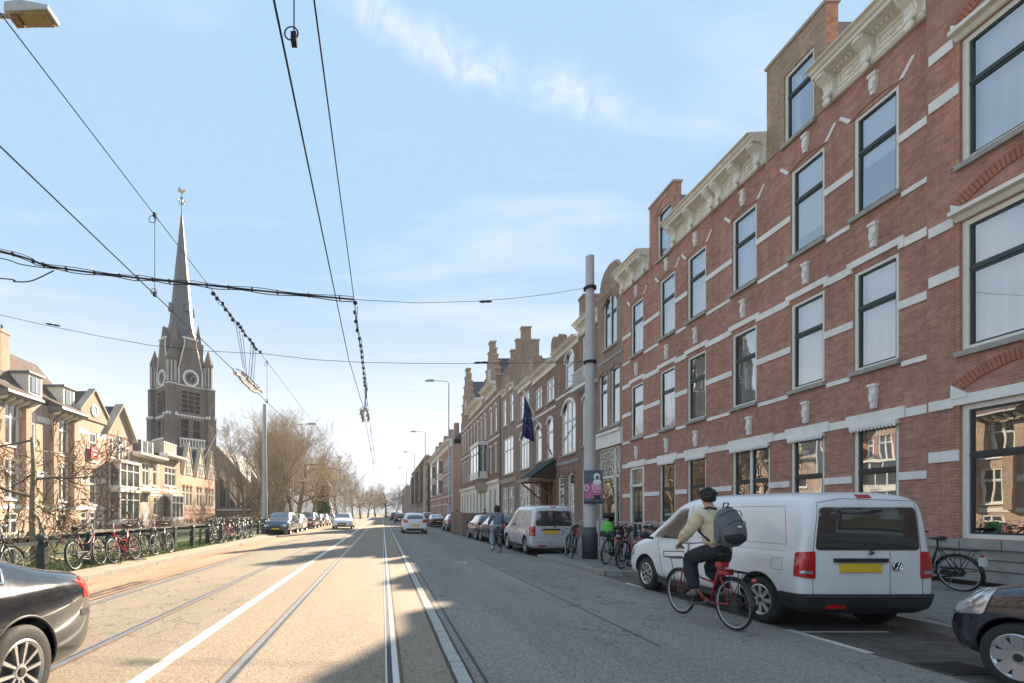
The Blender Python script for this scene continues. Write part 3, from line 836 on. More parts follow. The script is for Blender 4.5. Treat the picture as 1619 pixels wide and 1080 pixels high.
def cornice(root, u0, u1, zb, zt, pr=.6, m='cream', consoles=None, y=0.0, dent=True):
    """classical painted cornice: architrave, frieze with consoles, deep crown"""
    h = zt-zb
    mb = MB()
    prof = [(y+.05,zb),(y-.08,zb),(y-.13,zb+.07*h),(y-.13,zb+.12*h),(y-.06,zb+.14*h),(y-.06,zb+.62*h),(y-.12,zb+.64*h),(y-.16,zb+.70*h),
            (y-pr*.72,zb+.74*h),(y-pr*.72,zb+.84*h),(y-pr*.8,zb+.86*h),(y-pr*.86,zb+.94*h),(y-pr,zb+.97*h),(y-pr,zt),(y+.05,zt+.03)]
    mb.prism([(a,b) for a,b in reversed(prof)], u0, u1, axis='x')
    c = mb.build('cornice', M[m], root)
    if consoles:
        for uc in consoles:
            b = MB(); w_ = .13
            pf = [(y,zb+.1*h),(y-.14,zb+.1*h),(y-.20,zb+.2*h),(y-.16,zb+.32*h),(y-.2,zb+.45*h),(y-pr*.6,zb+.6*h),(y-pr*.66,zb+.73*h),(y,zb+.735*h)]
            b.prism([(a,q) for a,q in reversed(pf)], uc-w_, uc+w_, axis='x')
            b.prism([(a-.02 if a < y-.01 else a,q) for a,q in reversed(pf)], uc-w_*.55, uc+w_*.55, axis='x')
            b.sphere((uc,y-.19,zb+.15*h), w_*.9, .07, .08, 8, 6); b.sphere((uc,y-pr*.62,zb+.66*h), w_*1.05, .07, .06, 8, 6)
            b.sphere((uc,y-.2,zb-.02*h), w_*.8, .06, .10, 8, 6)
            b.build('console', M[m], c, smooth=False)
        cs = sorted(consoles)
        for a,b_ in zip(cs, cs[1:]):
            if b_-a < .7: continue
            p = MB(); ua, ub = a+.2, b_-.2
            for q in ((ua,ub,zb+.22*h,zb+.26*h),(ua,ub,zb+.5*h,zb+.54*h)): p.box(q[0],q[1],y-.09,y-.05,q[2],q[3])
            p.box(ua,ua+.04,y-.09,y-.05,zb+.26*h,zb+.5*h); p.box(ub-.04,ub,y-.09,y-.05,zb+.26*h,zb+.5*h)
            mid = (ua+ub)/2
            p.sphere((mid,y-.07,zb+.38*h), .12,.05,.07,8,6)
            for s_ in (-1,1): p.sphere((mid+s_*.2,y-.065,zb+.38*h), .07,.03,.035,6,4)
            p.build('frieze_panel', M[m], c)
    if dent:
        b = MB(); x = u0+.05
        while x < u1-.06: b.box(x,x+.055,y-.2,y-.1,zb+.645*h,zb+.72*h); x += .11
        b.build('dentil_row', M[m], c)['kind'] = 'stuff'
    return c
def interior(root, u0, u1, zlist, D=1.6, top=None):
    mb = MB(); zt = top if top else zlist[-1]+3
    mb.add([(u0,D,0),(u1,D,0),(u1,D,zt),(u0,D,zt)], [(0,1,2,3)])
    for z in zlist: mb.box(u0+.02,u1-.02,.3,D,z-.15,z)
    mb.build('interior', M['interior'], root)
def valance(root, u0, u1, z, y=0.0):
    mb = MB(); mb.box(u0,u1,y-.10,y+.02,z,z+.10)
    n = int((u1-u0)/.085); s_ = (u1-u0)/n
    for k_ in range(n):
        a = u0+k_*s_
        mb.prism([(a+.006,z+.001),(a+.012,z-.035),(a+s_/2,z-.06),(a+s_-.012,z-.035),(a+s_-.006,z+.001)][::-1], y-.09, y-.06)
    mb.build('scalloped_valance', M['stone'], root)
def splayed(root, uc, z, half, pr=.03):
    # slanting white stones at the springing of the flat arches
    for s_ in (-1,1):
        a = uc+s_*half
        q = [(a+s_*.02,z),(a+s_*.30,z+.30),(a+s_*.37,z+.27),(a+s_*.12,z-.02)]
        if s_ > 0: q = q[::-1]
        MB().prism(q, -pr, .02).build('slanted_stone', M['stone'], root)

XF = 11.6
def Y2(px): return 790*XF/(px-605)

# ------------------------------------------------------------- the long red brick pair
def right_root(name, yfar, label, cat='house', x=XF, group='terraced houses on the right side of the street'):
    return empty(name, (x, yfar, 0), R(-90), label, cat, group)
def red_house(yfar, ynear, cols, label, dorm, cons, cor, door=None, wide=None, curs=None, gy=None, dcol='brick_gable'):
    root = right_root('brick_house', yfar, label)
    W = yfar-ynear
    U = lambda y: yfar-y
    ops = []; wins = []
    for i,yc in enumerate(cols):
        u = U(yc); hw = .54
        ops.append((u-hw,u+hw,8.68,11.08)); wins.append((u-hw,u+hw,8.68,11.08,'T',curs[i][0],2))
        ops.append((u-hw,u+hw,4.88,7.30)); wins.append((u-hw,u+hw,4.88,7.30,'T',curs[i][1],1))
        if wide and wide[0] == i:
            a,b = U(wide[1]),U(wide[2]); ops.append((a,b,1.0,3.55)); wins.append((a,b,1.0,3.55,'D',None,0))
        elif door is not None and door == i:
            ops.append((u-.62,u+.62,.16,3.52))
        else:
            ops.append((u-hw,u+hw,1.0,3.55)); wins.append((u-hw,u+hw,1.0,3.55,'T',curs[i][2],0))
    wallpart('wall', root, 0, W, .45, 12.0, [o for o in ops], M['brick_red'])
    # stone plinth
    pl_ops = [o for o in ops if o[2] < .4]
    mb = MB(); wall_grid(mb, 0, W, -.05, .45, [(o[0],o[1],-.06,.46) for o in pl_ops], .1, -.05)
    mb.box(0,W,-.07,0,.42,.48) if not pl_ops else None
    mb.build('plinth', M['greystone'], root)
    for a,b,c,d,stl,cu,fl in wins:
        window(root, a,b,c,d, stl, 'whitewood','greenwood','glass', tr=.62 if fl else .55, cur=cu)
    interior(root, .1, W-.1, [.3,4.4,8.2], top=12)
    # bands
    g2 = [(U(c)-.54,U(c)+.54) for c in cols]
    g1 = g2
    g0 = [(o[0]-.03,o[1]+.03) for o in ops if o[2] < 3 ]
    band_between(root, 0, W, 9.79, .17, g2); band_between(root, 0, W, 8.52, .11, [(a-.08,b+.08) for a,b in g2])
    band_between(root, 0, W, 6.06, .18, g1); band_between(root, 0, W, 4.74, .11, [(a-.08,b+.08) for a,b in g1])
    band_between(root, 0, W, 7.42, .19, [(a-.14,b+.14) for a,b in g1])
    band_between(root, 0, W, 3.64, .19, [(a-.14,b+.14) for a,b in g0]); band_between(root, 0, W, 2.24, .17, g0)
    for a,b in g1:
        MB().prism([(a-.14,7.33),(a-.14,7.60),(b+.14,7.60),(b+.14,7.33),(b+.02,7.33),(b+.02,7.44),(a-.02,7.44),(a-.02,7.33)], -.045, .02).build('lintel', M['stone'], root)
        keystone(root, (a+b)/2, 7.68, 8.26)
    for a,b in g2:
        splayed(root, (a+b)/2, 11.12, .54); keystone(root, (a+b)/2, 11.27, 11.78)
        brick_arch(root, (a+b)/2, 11.09, .6, .10, bh=.22, pieces=False, m='brick_red')
    for i,o in enumerate([o for o in ops if o[2] < 3]):
        a,b = o[0],o[1]
        MB().prism([(a-.16,3.54),(a-.16,3.80),(b+.16,3.80),(b+.16,3.54)], -.05, .02).build('lintel', M['stone'], root)
        if o[2] > .5: valance(root, a-.02, b+.02, 3.44)
        keystone(root, (a+b)/2, 3.88, 4.46)
    # cornices with consoles
    for (a,b) in cor:
        ua,ub = U(b),U(a); ua, ub = max(ua,-0.0), min(ub,W)
        k_ = max(2,int(round((ub-ua)/1.25)))
        cornice(root, ua, ub, 11.98, 12.92, .6, 'cream', [ua+.2+(ub-ua-.4)*i/k_ for i in range(k_+1)])
    # dormer gable: a flush brick wall rising above the cornice
    d0,d1,wy0,wy1,top,arched = dorm
    a,b = U(d1),U(d0); wa,wb = U(wy1),U(wy0)
    g = empty('dormer_gable', (0,0,0), parent=root)
    mb = MB(); wall_grid(mb, a, b, 12.001, top, [(wa,wb,11.999,14.0,.12 if arched else 0)], .14, -.015)
    mb.build('gable_wall', M[dcol], g)
    mb = MB(); mb.add([(a,-.015,12),(a,.3,12),(a,.3,top),(a,-.015,top)],[(0,1,2,3)]); mb.add([(b,-.015,12),(b,.3,12),(b,.3,top),(b,-.015,top)],[(3,2,1,0)])
    mb.add([(a,.3,12),(b,.3,12),(b,.3,top),(a,.3,top)],[(3,2,1,0)])
    mb.build('gable_back', M[dcol], g)
    MB().box(a-.04,b+.04,-.06,.34,top,top+.09).build('gable_coping', M['greystone'], g)
    if arched: brick_arch(g, (wa+wb)/2, 13.95, .62, .4, bh=.2, m='brick_red', pieces=False, y=-.015)
    window(root, wa, wb, 12.02, 14.0, 'T', 'whitewood','greenwood','glass', cur='sides')
    MB().box(a,b,.3,4.5,12.0,top-.5).build('dormer_roof', M['lead'], g)
    if door is not None:
        u = U(cols[door])
        d = MB(); d.box(u-.62,u+.62,.02,.10,3.40,3.52); d.box(u-.62,u-.48,.0,.12,.16,3.40); d.box(u+.48,u+.62,.0,.12,.16,3.40); d.box(u-.48,u+.48,.01,.12,2.62,2.74)
        d.box(u-.60,u-.46,-.04,.02,2.66,2.80); d.box(u+.46,u+.60,-.04,.02,2.66,2.80)
        d.build('door_frame', M['whitewood'], root)
        dd = empty('door', (u,0.08,.16), parent=root)
        b_ = MB(); b_.box(-.47,.47,0,.04,0,2.46); b_.box(-.38,-.08,-.015,0,.15,.8); b_.box(.08,.38,-.015,0,.15,.8); b_.build('door_leaf', M['blackpaint'], dd)
        b_ = MB()
        for x_ in (-.22,.22):
            b_.box(x_-.12,x_+.12,-.012,.0,1.0,2.25)
        b_.build('door_pane', M['glass_far'], dd)
        MB().tube((.36,-.06,1.05),(.36,0,1.05),.03).build('door_knob', M['chrome'], dd)
        MB().box(-.47,.47,.02,.03,2.6,3.22).build('fanlight', M['glass_far'], dd)
        MB().box(u-.8,u+.8,-.35,.1,-.05,.10).build('doorstep', M['greystone'], root)
        MB().box(u-.7,u+.7,-.20,.1,.10,.18).build('doorstep', M['greystone'], root)
    return root
H1 = red_house(17.25, 10.62, [16.04, 13.66, 11.77], 'tall red brick house with white stone bands and cream cornice directly behind the white van', (13.05,15.07,13.42,14.43,14.75,False), None, [(15.09,17.25),(10.62,13.03)],
     wide=(0,16.57,14.97), curs=[('full','full',None),('blind85','full','full'),('blind55','full','full')])
H2 = red_house(24.12, 17.252, [22.78, 20.36, 18.47], 'red brick house with white stone bands and black front door behind the pole bicycles', (19.9,21.7,20.05,21.07,14.6,True), None, [(17.252,19.88),(21.72,24.12)],
     door=0, curs=[('full',None,'full'),('full','sides',None),('full','full',None)], dcol='brick_red')
# bike-side round emblems and house plates: a small white enamel number plate
MB().box(17.25-14.72,17.25-14.52,-.05,-.03,2.18,2.30).build('house_number_plate', M['whitepost'], H1)
# chimneys
def chimney(x, y, z0, z1, w_=.9, d=.6, pots=3, parent=None, m='brick_umber', name='chimney'):
    c = MB(); c.box(-d/2,d/2,-w_/2,w_/2,0,z1-z0); c.box(-d/2-.05,d/2+.05,-w_/2-.05,w_/2+.05,z1-z0-.22,z1-z0-.1)
    o = c.build(name, M[m], parent)
    o.location = (x,y,z0)
    for i in range(pots):
        MB().lathe([(.09,0),(.11,.02),(.08,.1),(.08,.32),(.11,.36),(.07,.38)],8, Matrix.Translation((0,-w_/2+w_*(i+.5)/pots,z1-z0))).build('chimney_pot', M['lead'], o, smooth=True)
    return o
c = chimney(17.25-16.9, 2.1, 11.9, 14.7, .55, .9, 0, H1, 'brick_brown')
for i in range(2): MB().lathe([(.10,0),(.12,.03),(.09,.3),(.12,.36)],8,Matrix.Translation((-.2+.4*i,0,2.8))).build('chimney_pot', M['lead'], c, smooth=True)

# ------------------------------------------------------------- nearest house B0
def near_house():
    yfar, ynear = 10.60, -3.0
    root = right_root('brick_house', yfar, 'nearest red brick house, big windows under orange brick arches at the right edge')
    U = lambda y: yfar-y; W = yfar-ynear
    wy = [(7.55,9.98),(3.6,6.0),(-.6,1.8)]
    Z = [(.92,3.57),(4.64,7.22),(8.38,10.84)]
    ops = [(U(b),U(a),z0,z1) for a,b in wy for z0,z1 in Z]
    wallpart('wall', root, 0, W, .9, 15.6, ops, M['brick_red'], y=-.06)
    mb = MB(); mb.box(0,W,-.10,0,.1,.72); mb.build('plinth', M['greystone'], root)
    for i in range(20): MB().box(i*.68+.01,(i+1)*.68-.01,-.16,-.02,.725,.90).build('plinth_coping', M['greystone'], root)
    mb = MB(); mb.box(0,W,-.115,-.10,.32,.33); mb.box(0,W,-.115,-.10,.52,.53); mb.build('plinth_joint', M['railrust'], root)
    for i,(a,b) in enumerate(wy):
        for j,(z0,z1) in enumerate(Z):
            f = window(root, U(b), U(a), z0, z1, 'T', 'whitewood','greenwood','glass', tr=.62, cur=('full' if j==2 else 'left' if j==1 else None), cw=.11, y=-.02, sill=None if j==0 else 'greystone')
        for j,(z0,z1) in enumerate(Z):
            ua, ub = U(b),U(a); uc=(ua+ub)/2
            # orange brick jambs, white blocks, hood and arch
            for (p,q) in ((ua-.17,ua-.002),(ub+.002,ub+.17)):
                MB().box(p,q,-.075,-.05,z0,z1).build('brick_jamb', M['brick_orange'], root)
            for zz in (z0+(z1-z0)*.62,):
                for (p,q) in ((ua-.55,ua-.004),(ub+.004,ub+.55)):
                    MB().box(p,q,-.10,-.05,zz-.1,zz+.12).build('stone_block', M['stone'], root)
            for (p,q) in ((ua-.55,ua-.1),(ub+.1,ub+.55)):
                MB().box(p,q,-.10,-.05,z1-.03,z1+.17).build('stone_block', M['stone'], root)
            for (p,q,s_) in ((ua-.12,ua+.16,1),(ub-.16,ub+.12,-1)):
                k_ = [(p,z1+.14),(q,z1+.14),(q,z1+.2),(p,z1+.42)] if s_ > 0 else [(p,z1+.14),(q,z1+.14),(q,z1+.42),(p,z1+.2)]
                MB().prism(k_, -.125, -.05).build('springer_stone', M['stone'], root)
            if j > 0:
                h_ = MB(); pr = [(0,z1+.0),(-.10,z1+.02),(-.16,z1+.10),(-.26,z1+.14),(-.26,z1+.22),(-.05,z1+.26)]
                h_.prism([(a_,b_) for a_,b_ in reversed(pr)], ua-.06, ub+.06, axis='x'); h_.build('window_hood', M['cream'], root)
            else:
                MB().box(ua-.1,ub+.1,-.11,-.05,z1+.0,z1+.20).build('lintel', M['stone'], root)
            brick_arch(root, uc, z1+.24, (ub-ua)/2+.05, .42, bh=.22, y=-.06, proj=.02, pieces=(i==0), n=None)
            mb = MB(); mb.prism([(uc-.11,z1+.60),(uc+.11,z1+.60),(uc+.15,z1+1.0),(uc-.15,z1+1.0)], -.17, -.05)
            mb.sphere((uc,-.18,z1+.82), .08,.05,.12,8,6); mb.sphere((uc-.08,-.17,z1+.92), .05,.04,.05,6,4); mb.sphere((uc+.08,-.17,z1+.92), .05,.04,.05,6,4)
            mb.build('keystone', M['tanstone'], root)
    # exercise bicycle shape behind the first floor pane is inside; room backing
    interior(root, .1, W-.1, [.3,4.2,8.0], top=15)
    cornice(root, 0, W, 12.5, 13.5, .6, 'cream', [.2+1.35*i for i in range(10)])
    return root
B0 = near_house()
# ladder-like exercise machine seen through the first-floor pane
ex = empty('exercise_bike', (12.35, 8.6, 4.62), 0, 'grey exercise bicycle standing behind the first floor window at the right edge', 'exercise bike')
mb = MB(); mb.path([(0,-.45,.05),(0,.45,.05)],.03); mb.path([(0,-.35,.05),(0,-.1,.7),(0,-.2,1.05)],.03); mb.path([(-.22,.45,.05),(.22,.45,.05)],.03); mb.path([(0,.35,.05),(0,.25,.75),(0,.3,1.15)],.03); mb.build('frame', M['greyplastic'], ex, smooth=True)
MB().path([(-.2,.05,1.2),(-.2,.3,1.25),(0,.32,1.15),(.2,.3,1.25),(.2,.05,1.2)],.018).build('handlebar', M['blackplastic'], ex, smooth=True)
MB().box(-.12,.12,-.36,-.05,1.05,1.12).build('saddle', M['leather'], ex)
MB().lathe([(.0,-.03),(.26,-.03),(.26,.03),(0,.03)],20,Matrix.Translation((0,.1,.35))@Matrix.Rotation(R(90),4,'Y')).build('flywheel', M['greyplastic'], ex)
# ============================================================= FURTHER HOUSES ON THE RIGHT
def arch_trim(root, a, b, z, rise, m='stone', y=0.0, h=.16):
    brick_arch(root, (a+b)/2, z-rise, (b-a)/2+.02, rise, bh=h, m=m, y=y, proj=.02, pieces=False)
def place_windows(root, wins):
    for wdw in wins:
        (a,b,z0,z1), k_ = wdw[0], dict(wdw[1])
        ar = k_.pop('arch', 0); trim = k_.pop('trim', None)
        window(root, a,b,z0,z1, **k_)
        if ar: arch_trim(root, a, b, z1, ar, trim or 'stone')
FAR = dict(glass='glass_far', near=False, sash='whitewood', sill='greystone')
FARD = dict(glass='glass_far', near=False, sash='greenwood', sill='greystone')
def house(name, root, W, H, wins, m, D=9.0, rd=.14, extra_ops=(), z0=-.05):
    ops = [w_[0]+((w_[1].get('arch',0),) if True else ()) for w_ in wins] + list(extra_ops)
    wallpart('wall', root, 0, W, z0, H, ops, M[m], D, rd)
    place_windows(root, wins)

# B2: narrow house, arched window under a rounded gable, white fanlight shopfront
def b2():
    yf, yn = 26.95, 24.125
    r = right_root('brick_house', yf, 'narrow brown brick house with rounded gable and white lattice shopfront beside the pole')
    W = yf-yn
    f = dict(FARD)
    wins = [((.75,2.2,9.9,12.5), dict(f, style='D', arch=.45, trim='brick_brown')),
            ((.25,1.15,5.85,8.75), dict(f, style='T', arch=.14, trim='brick_brown')),
            ((1.6,2.5,5.85,8.75), dict(f, style='T', arch=.14, trim='brick_brown'))]
    house('h', r, W, 12.7, wins, 'brick_umber', extra_ops=[(.25,2.5,.2,4.75)])
    mb = MB(); n = 12
    pts = [(0,12.7),(W,12.7),(W,13.0),(W-.25,13.05)] + [(W/2+(W/2-.3)*math.cos(PI*k_/n), 13.1+1.0*math.sin(PI*k_/n)) for k_ in range(n+1)] + [(.25,13.05),(0,13.0)]
    mb.prism(pts, -.02, .3); mb.build('gable', M['brick_umber'], r)
    mb = MB(); mb.path([(W/2+(W/2-.27)*math.cos(PI*k_/n), .1, 13.14+1.0*math.sin(PI*k_/n)) for k_ in range(n+1)], .09, 4); mb.build('gable_coping', M['greystone'], r)
    MB().box(-.0,W,-.14,.02,4.8,5.45).build('shop_fascia', M['stone'], r)
    MB().box(-.0,W,-.22,.02,5.45,5.58).build('fascia_cornice', M['stone'], r)
    s = empty('shopfront', (0,.06,0), parent=r)
    mb = MB()
    for x in (.25,1.95,2.45): mb.box(x-.05,x+.05,-.03,.06,.2,4.75)
    mb.box(.25,2.5,-.03,.06,3.2,3.32); mb.box(.25,2.5,-.03,.06,4.68,4.75); mb.box(.25,2.5,-.03,.06,.2,.75)
    mb.build('shopfront_frame', M['whitewood'], s)
    mb = MB()
    for k_ in range(1,12): mb.tube((.25+.19*k_,0,3.32),(.25+.19*k_,0,4.7),.014,n=4)
    for k_ in range(1,7): mb.tube((.25,0,3.32+.2*k_),(2.5,0,3.32+.2*k_),.014,n=4)
    for rr_ in (.35,.6,.85): mb.path([(1.35+rr_*1.2*math.cos(PI*k_/12),-.01,3.34+rr_*1.4*math.sin(PI*k_/12)) for k_ in range(13)],.022,4)
    mb.build('leaded_fanlight', M['whitewood'], s)
    MB().box(.3,2.45,.03,.04,.75,4.7).build('shop_pane', M['glass'], s)
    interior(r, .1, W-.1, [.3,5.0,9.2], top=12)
    band_between(r, 0, W, 9.3, .14, [], m='greystone')
b2()
# B3: narrow pale house half hidden by the pole
def b3():
    yf, yn = 29.5, 26.955
    r = right_root('plastered_house', yf, 'narrow pale yellow house with a small balcony, half hidden behind the tram pole')
    W = yf-yn
    f = dict(FAR)
    wins = [((.5,2.0,9.2,11.6), dict(f, style='D')), ((.5,2.0,5.3,8.2), dict(f, style='D', arch=.3)), ((.5,2.0,1.0,3.9), dict(f, style='D'))]
    house('h', r, W, 12.0, wins, 'brick_brown')
    MB().box(.0,W,-.5,0,8.5,8.65).build('balcony_floor', M['stone'], r)
    mb = MB()
    for k_ in range(14): mb.tube((.1+.17*k_,-.45,8.65),(.1+.17*k_,-.45,9.5),.02,n=4)
    mb.box(0,W,-.49,-.42,9.5,9.56); mb.build('balcony_railing', M['whitepost'], r)
    cornice(r, 0, W, 11.7, 12.5, .5, 'cream', [.3,W-.3], dent=False)
    g = MB(); g.box(.0,.7,0,1.0,12.5,13.9); g.box(-.05,.75,-.05,1.05,13.9,14.05); g.build('chimney', M['brick_brown'], r)
b3()
def b45():
    yf, yn = 33.45, 29.505
    r = right_root('brick_house', yf, 'dark brown brick house with a wide arched window right of the canopy entrance')
    W = yf-yn; f = dict(FAR)
    wins = [((1.1,3.4,5.1,8.45), dict(f, style='V', arch=.75, tr=.62)), ((1.7,3.1,9.2,11.45), dict(f, style='T', arch=.6)), ((.5,1.5,1.1,3.9), dict(f, style='T', arch=.15, trim='brick_brown')), ((2.2,3.2,1.1,3.9), dict(f, style='T', arch=.15, trim='brick_brown'))]
    house('h', r, W, 11.9, wins, 'brick_brown')
    cornice(r, 0, W, 11.5, 12.0, .45, 'cream', None, dent=False)
    band_between(r, 0, W, 8.95, .14, []); band_between(r,0,W,4.6,.22,[], m='greystone')
    mb = MB(); mb.prism([(0,11.9),(1.1,11.9),(1.1,12.6),(.9,13.0),(.55,13.2),(.2,13.0),(0,12.6)], .0,.4); mb.build('gable', M['brick_brown'], r)
    mb = MB(); mb.add([(0,.4,12.0),(W,.4,12.0),(W,3.5,14.0),(0,3.5,14.0)], [(0,1,2,3)]); mb.add([(W,.4,12.0),(W,3.5,12.0),(W,3.5,14.0)],[(0,1,2)]); mb.build('roof', M['slate'], r)
    yf, yn = 38.6, 33.455
    r = right_root('brick_house', yf, 'brown brick house with a copper canopy over its entrance and a slanting flagpole')
    W = yf-yn
    wins = [((3.3,4.6,5.2,8.0), dict(f, style='T', arch=.4)), ((.8,2.1,5.2,8.0), dict(f, style='T', arch=.4)), ((3.2,4.8,9.1,10.7), dict(f, style='D')), ((.7,2.2,9.1,10.7), dict(f, style='D')), ((.5,1.5,1.0,3.6), dict(f, style='T'))]
    house('h', r, W, 11.6, wins, 'brick_brown', extra_ops=[(2.4,4.9,.2,3.6)])
    cornice(r, 0, W, 11.2, 11.85, .5, 'cream', None, dent=False)
    band_between(r, 0, W, 8.6, .14, [], m='stone'); band_between(r,0,W,4.5,.2,[], m='greystone')
    # round-topped small gable rising at the near end, and one at the far end
    for u0 in (W-1.0, .1):
        mb = MB(); mb.prism([(u0,11.6),(u0+.9,11.6),(u0+.9,12.9)]+[(u0+.45+.45*math.cos(PI*k_/8),12.9+.5*math.sin(PI*k_/8)) for k_ in range(1,8)]+[(u0,12.9)], .0,.45); mb.build('gable', M['brick_brown'], r)
    MB().box(2.5,4.8,.3,.4,.2,3.6).build('door', M['brownwood'], r)
    for u0 in (2.55,3.65,4.7): MB().box(u0,u0+.12,.0,.2,.2,3.6).build('door_post', M['brownwood'], r)
    c = empty('entrance_canopy', (2.2,0,0), parent=r)
    MB().add([(0,-1.8,3.75),(3.0,-1.8,3.75),(3.0,0,5.05),(0,0,5.05),(0,-1.8,3.68),(3.0,-1.8,3.68),(3.0,0,4.98),(0,0,4.98)],[(0,1,2,3),(7,6,5,4),(4,5,1,0),(3,2,6,7),(0,3,7,4),(5,6,2,1)]).build('canopy_roof', M['copper'], c)
    mb = MB()
    for k_ in range(9): mb.tube((.1+.35*k_,-1.8,3.78),(.1+.35*k_,0,5.08),.025,n=4)
    mb.build('canopy_seam', M['copper'], c)
    MB().box(-.05,3.05,-1.9,-1.78,3.55,3.78).build('canopy_fascia', M['tanstone'], c)
    for u0 in (.1,2.8):
        mb = MB(); mb.box(u0,u0+.1,-1.7,0,3.55,3.68); mb.tube((u0+.05,-1.5,3.55),(u0+.05,-.05,2.3),.06,n=4); mb.box(u0,u0+.12,-.12,0,2.0,3.6); mb.build('canopy_bracket', M['brownwood'], c)
    MB().add([(3.0,-1.8,3.75),(3.0,0,5.05),(3.0,0,3.75)],[(0,1,2)]).build('canopy_cheek', M['darkwood'], c)
b45()
fp = empty('flagpole', (XF, 34.2, 5.36), 0, 'white slanting flagpole fixed above the canopy entrance', 'flagpole')
fd = Vector((-2.3, -1.3, 4.0))
MB().tube((0,0,0), fd, .05, .035, 8).build('pole', M['whitepost'], fp, smooth=True)
MB().sphere(fd, .1,.1,.1).build('finial', M['whitepost'], fp, smooth=True)
mb = MB(); n=10; vs=[]
for i in range(n+1):
    for j in range(7):
        u = i/n; v = j/6
        p = fd*(.97-.20*u) + Vector((0,0,-.12)) + Vector((0,0,-1))*(v*(2.6-.4*u)) + Vector((.10*math.sin(u*14),.14*math.sin(u*11+v*2),0))*(v)
        p += Vector((-.3*v*(.5-u), .2*v*(.5-u), 0)); vs.append(p)
mb.add(vs, [(i*7+j,(i+1)*7+j,(i+1)*7+j+1,i*7+j+1) for i in range(n) for j in range(6)])
fl = mb.build('flag', M['flagblue'], None, smooth=True); fl.location = fp.location
tag(fl, 'limp dark blue flag hanging from the slanting white flagpole', 'flag')
sm = fl.modifiers.new('thick','SOLIDIFY'); sm.thickness=.01
for i in range(7):
    v_ = fl.data.vertices[(2+i)*7+2+(i%3)].co
    MB().sphere((0,0,0),.05,.05,.05,6,4).build('star', M['gold'], fl, loc=v_)

def b67():
    f = dict(FAR)
    yf, yn = 43.2, 38.605
    r = right_root('brick_house', yf, 'brown brick house with one broad arched window left of the canopy entrance')
    W = yf-yn
    wins = [((1.0,3.6,5.0,8.2), dict(f, style='V', arch=.7)), ((1.0,3.6,9.2,11.2), dict(f, style='V')), ((.8,3.8,.9,3.9), dict(f, style='V'))]
    house('h', r, W, 11.8, wins, 'brick_umber')
    cornice(r, .4, W-.4, 11.5, 12.1, .4, 'cream', None, dent=False); band_between(r,0,W,8.8,.16,[])
    mb = MB(); mb.prism([(0,11.8),(W,11.8),(W-.4,12.4),(W-.9,12.6),(W-1.3,13.4),(W/2+.5,13.8),(W/2-.5,13.8),(1.3,13.4),(.9,12.6),(.4,12.4)], .05,.4); mb.build('gable', M['brick_umber'], r)
    yf, yn = 49.0, 43.205
    r = right_root('brick_house', yf, 'brown house with tall triple windows and a stepped brick party wall above')
    W = yf-yn
    wins = [((1.0,4.6,5.0,8.4), dict(f, style='V')), ((.8,2.0,9.6,12.2), dict(f, style='T')), ((3.4,4.6,9.6,12.2), dict(f, style='T')), ((.7,2.6,.9,3.8), dict(f, style='D')), ((3.0,5.0,.9,3.8), dict(f, style='D'))]
    house('h', r, W, 13.0, wins, 'brick_umber')
    for a,b in ((.6,2.2),(3.2,4.8)): cornice(r, a, b, 12.5, 13.0, .45, 'cream', None, dent=False)
    MB().box(0,W,-.1,.02,4.2,4.6).build('shop_fascia', M['tanstone'], r)
    mb = MB(); mb.prism([(.5,13),(2.4,13),(2.2,13.8),(1.45,14.5),(.7,13.8)], .05,.35); mb.build('gable', M['brick_umber'], r)
    # stepped party wall facing the camera
    s = MB(); s.prism([(11.7,12.5),(16.6,12.5),(16.6,16.2),(15.35,16.2),(15.35,18.35),(14.55,18.35),(14.55,19.6),(13.66,19.6),(13.66,18.4),(13.14,18.4),(13.14,17.35),(12.65,17.35),(12.65,16.4),(12.1,15.6),(11.7,14.5)], 0, .5)
    o = s.build('stepped_party_wall', M['brick_umber'], r); o.rotation_euler = (0,0,R(90)); o.location = (0,-11.6,0)
    for a,b,z in ((13.58,14.63,19.6),(13.06,13.66,18.4),(14.55,15.43,18.35),(12.57,13.14,17.35),(12.5,12.75,16.4)):
        o = MB().box(a,b,-.08,.58,z,z+.12).build('step_coping', M['tanstone'], r); o.rotation_euler = (0,0,R(90)); o.location = (0,-11.6,0)
    o = MB().box(14.1,14.9,-.03,.0,13.6,15.9).build('wall_panel', M['tanstone'], r); o.rotation_euler = (0,0,R(90)); o.location = (0,-11.6,0)
b67()
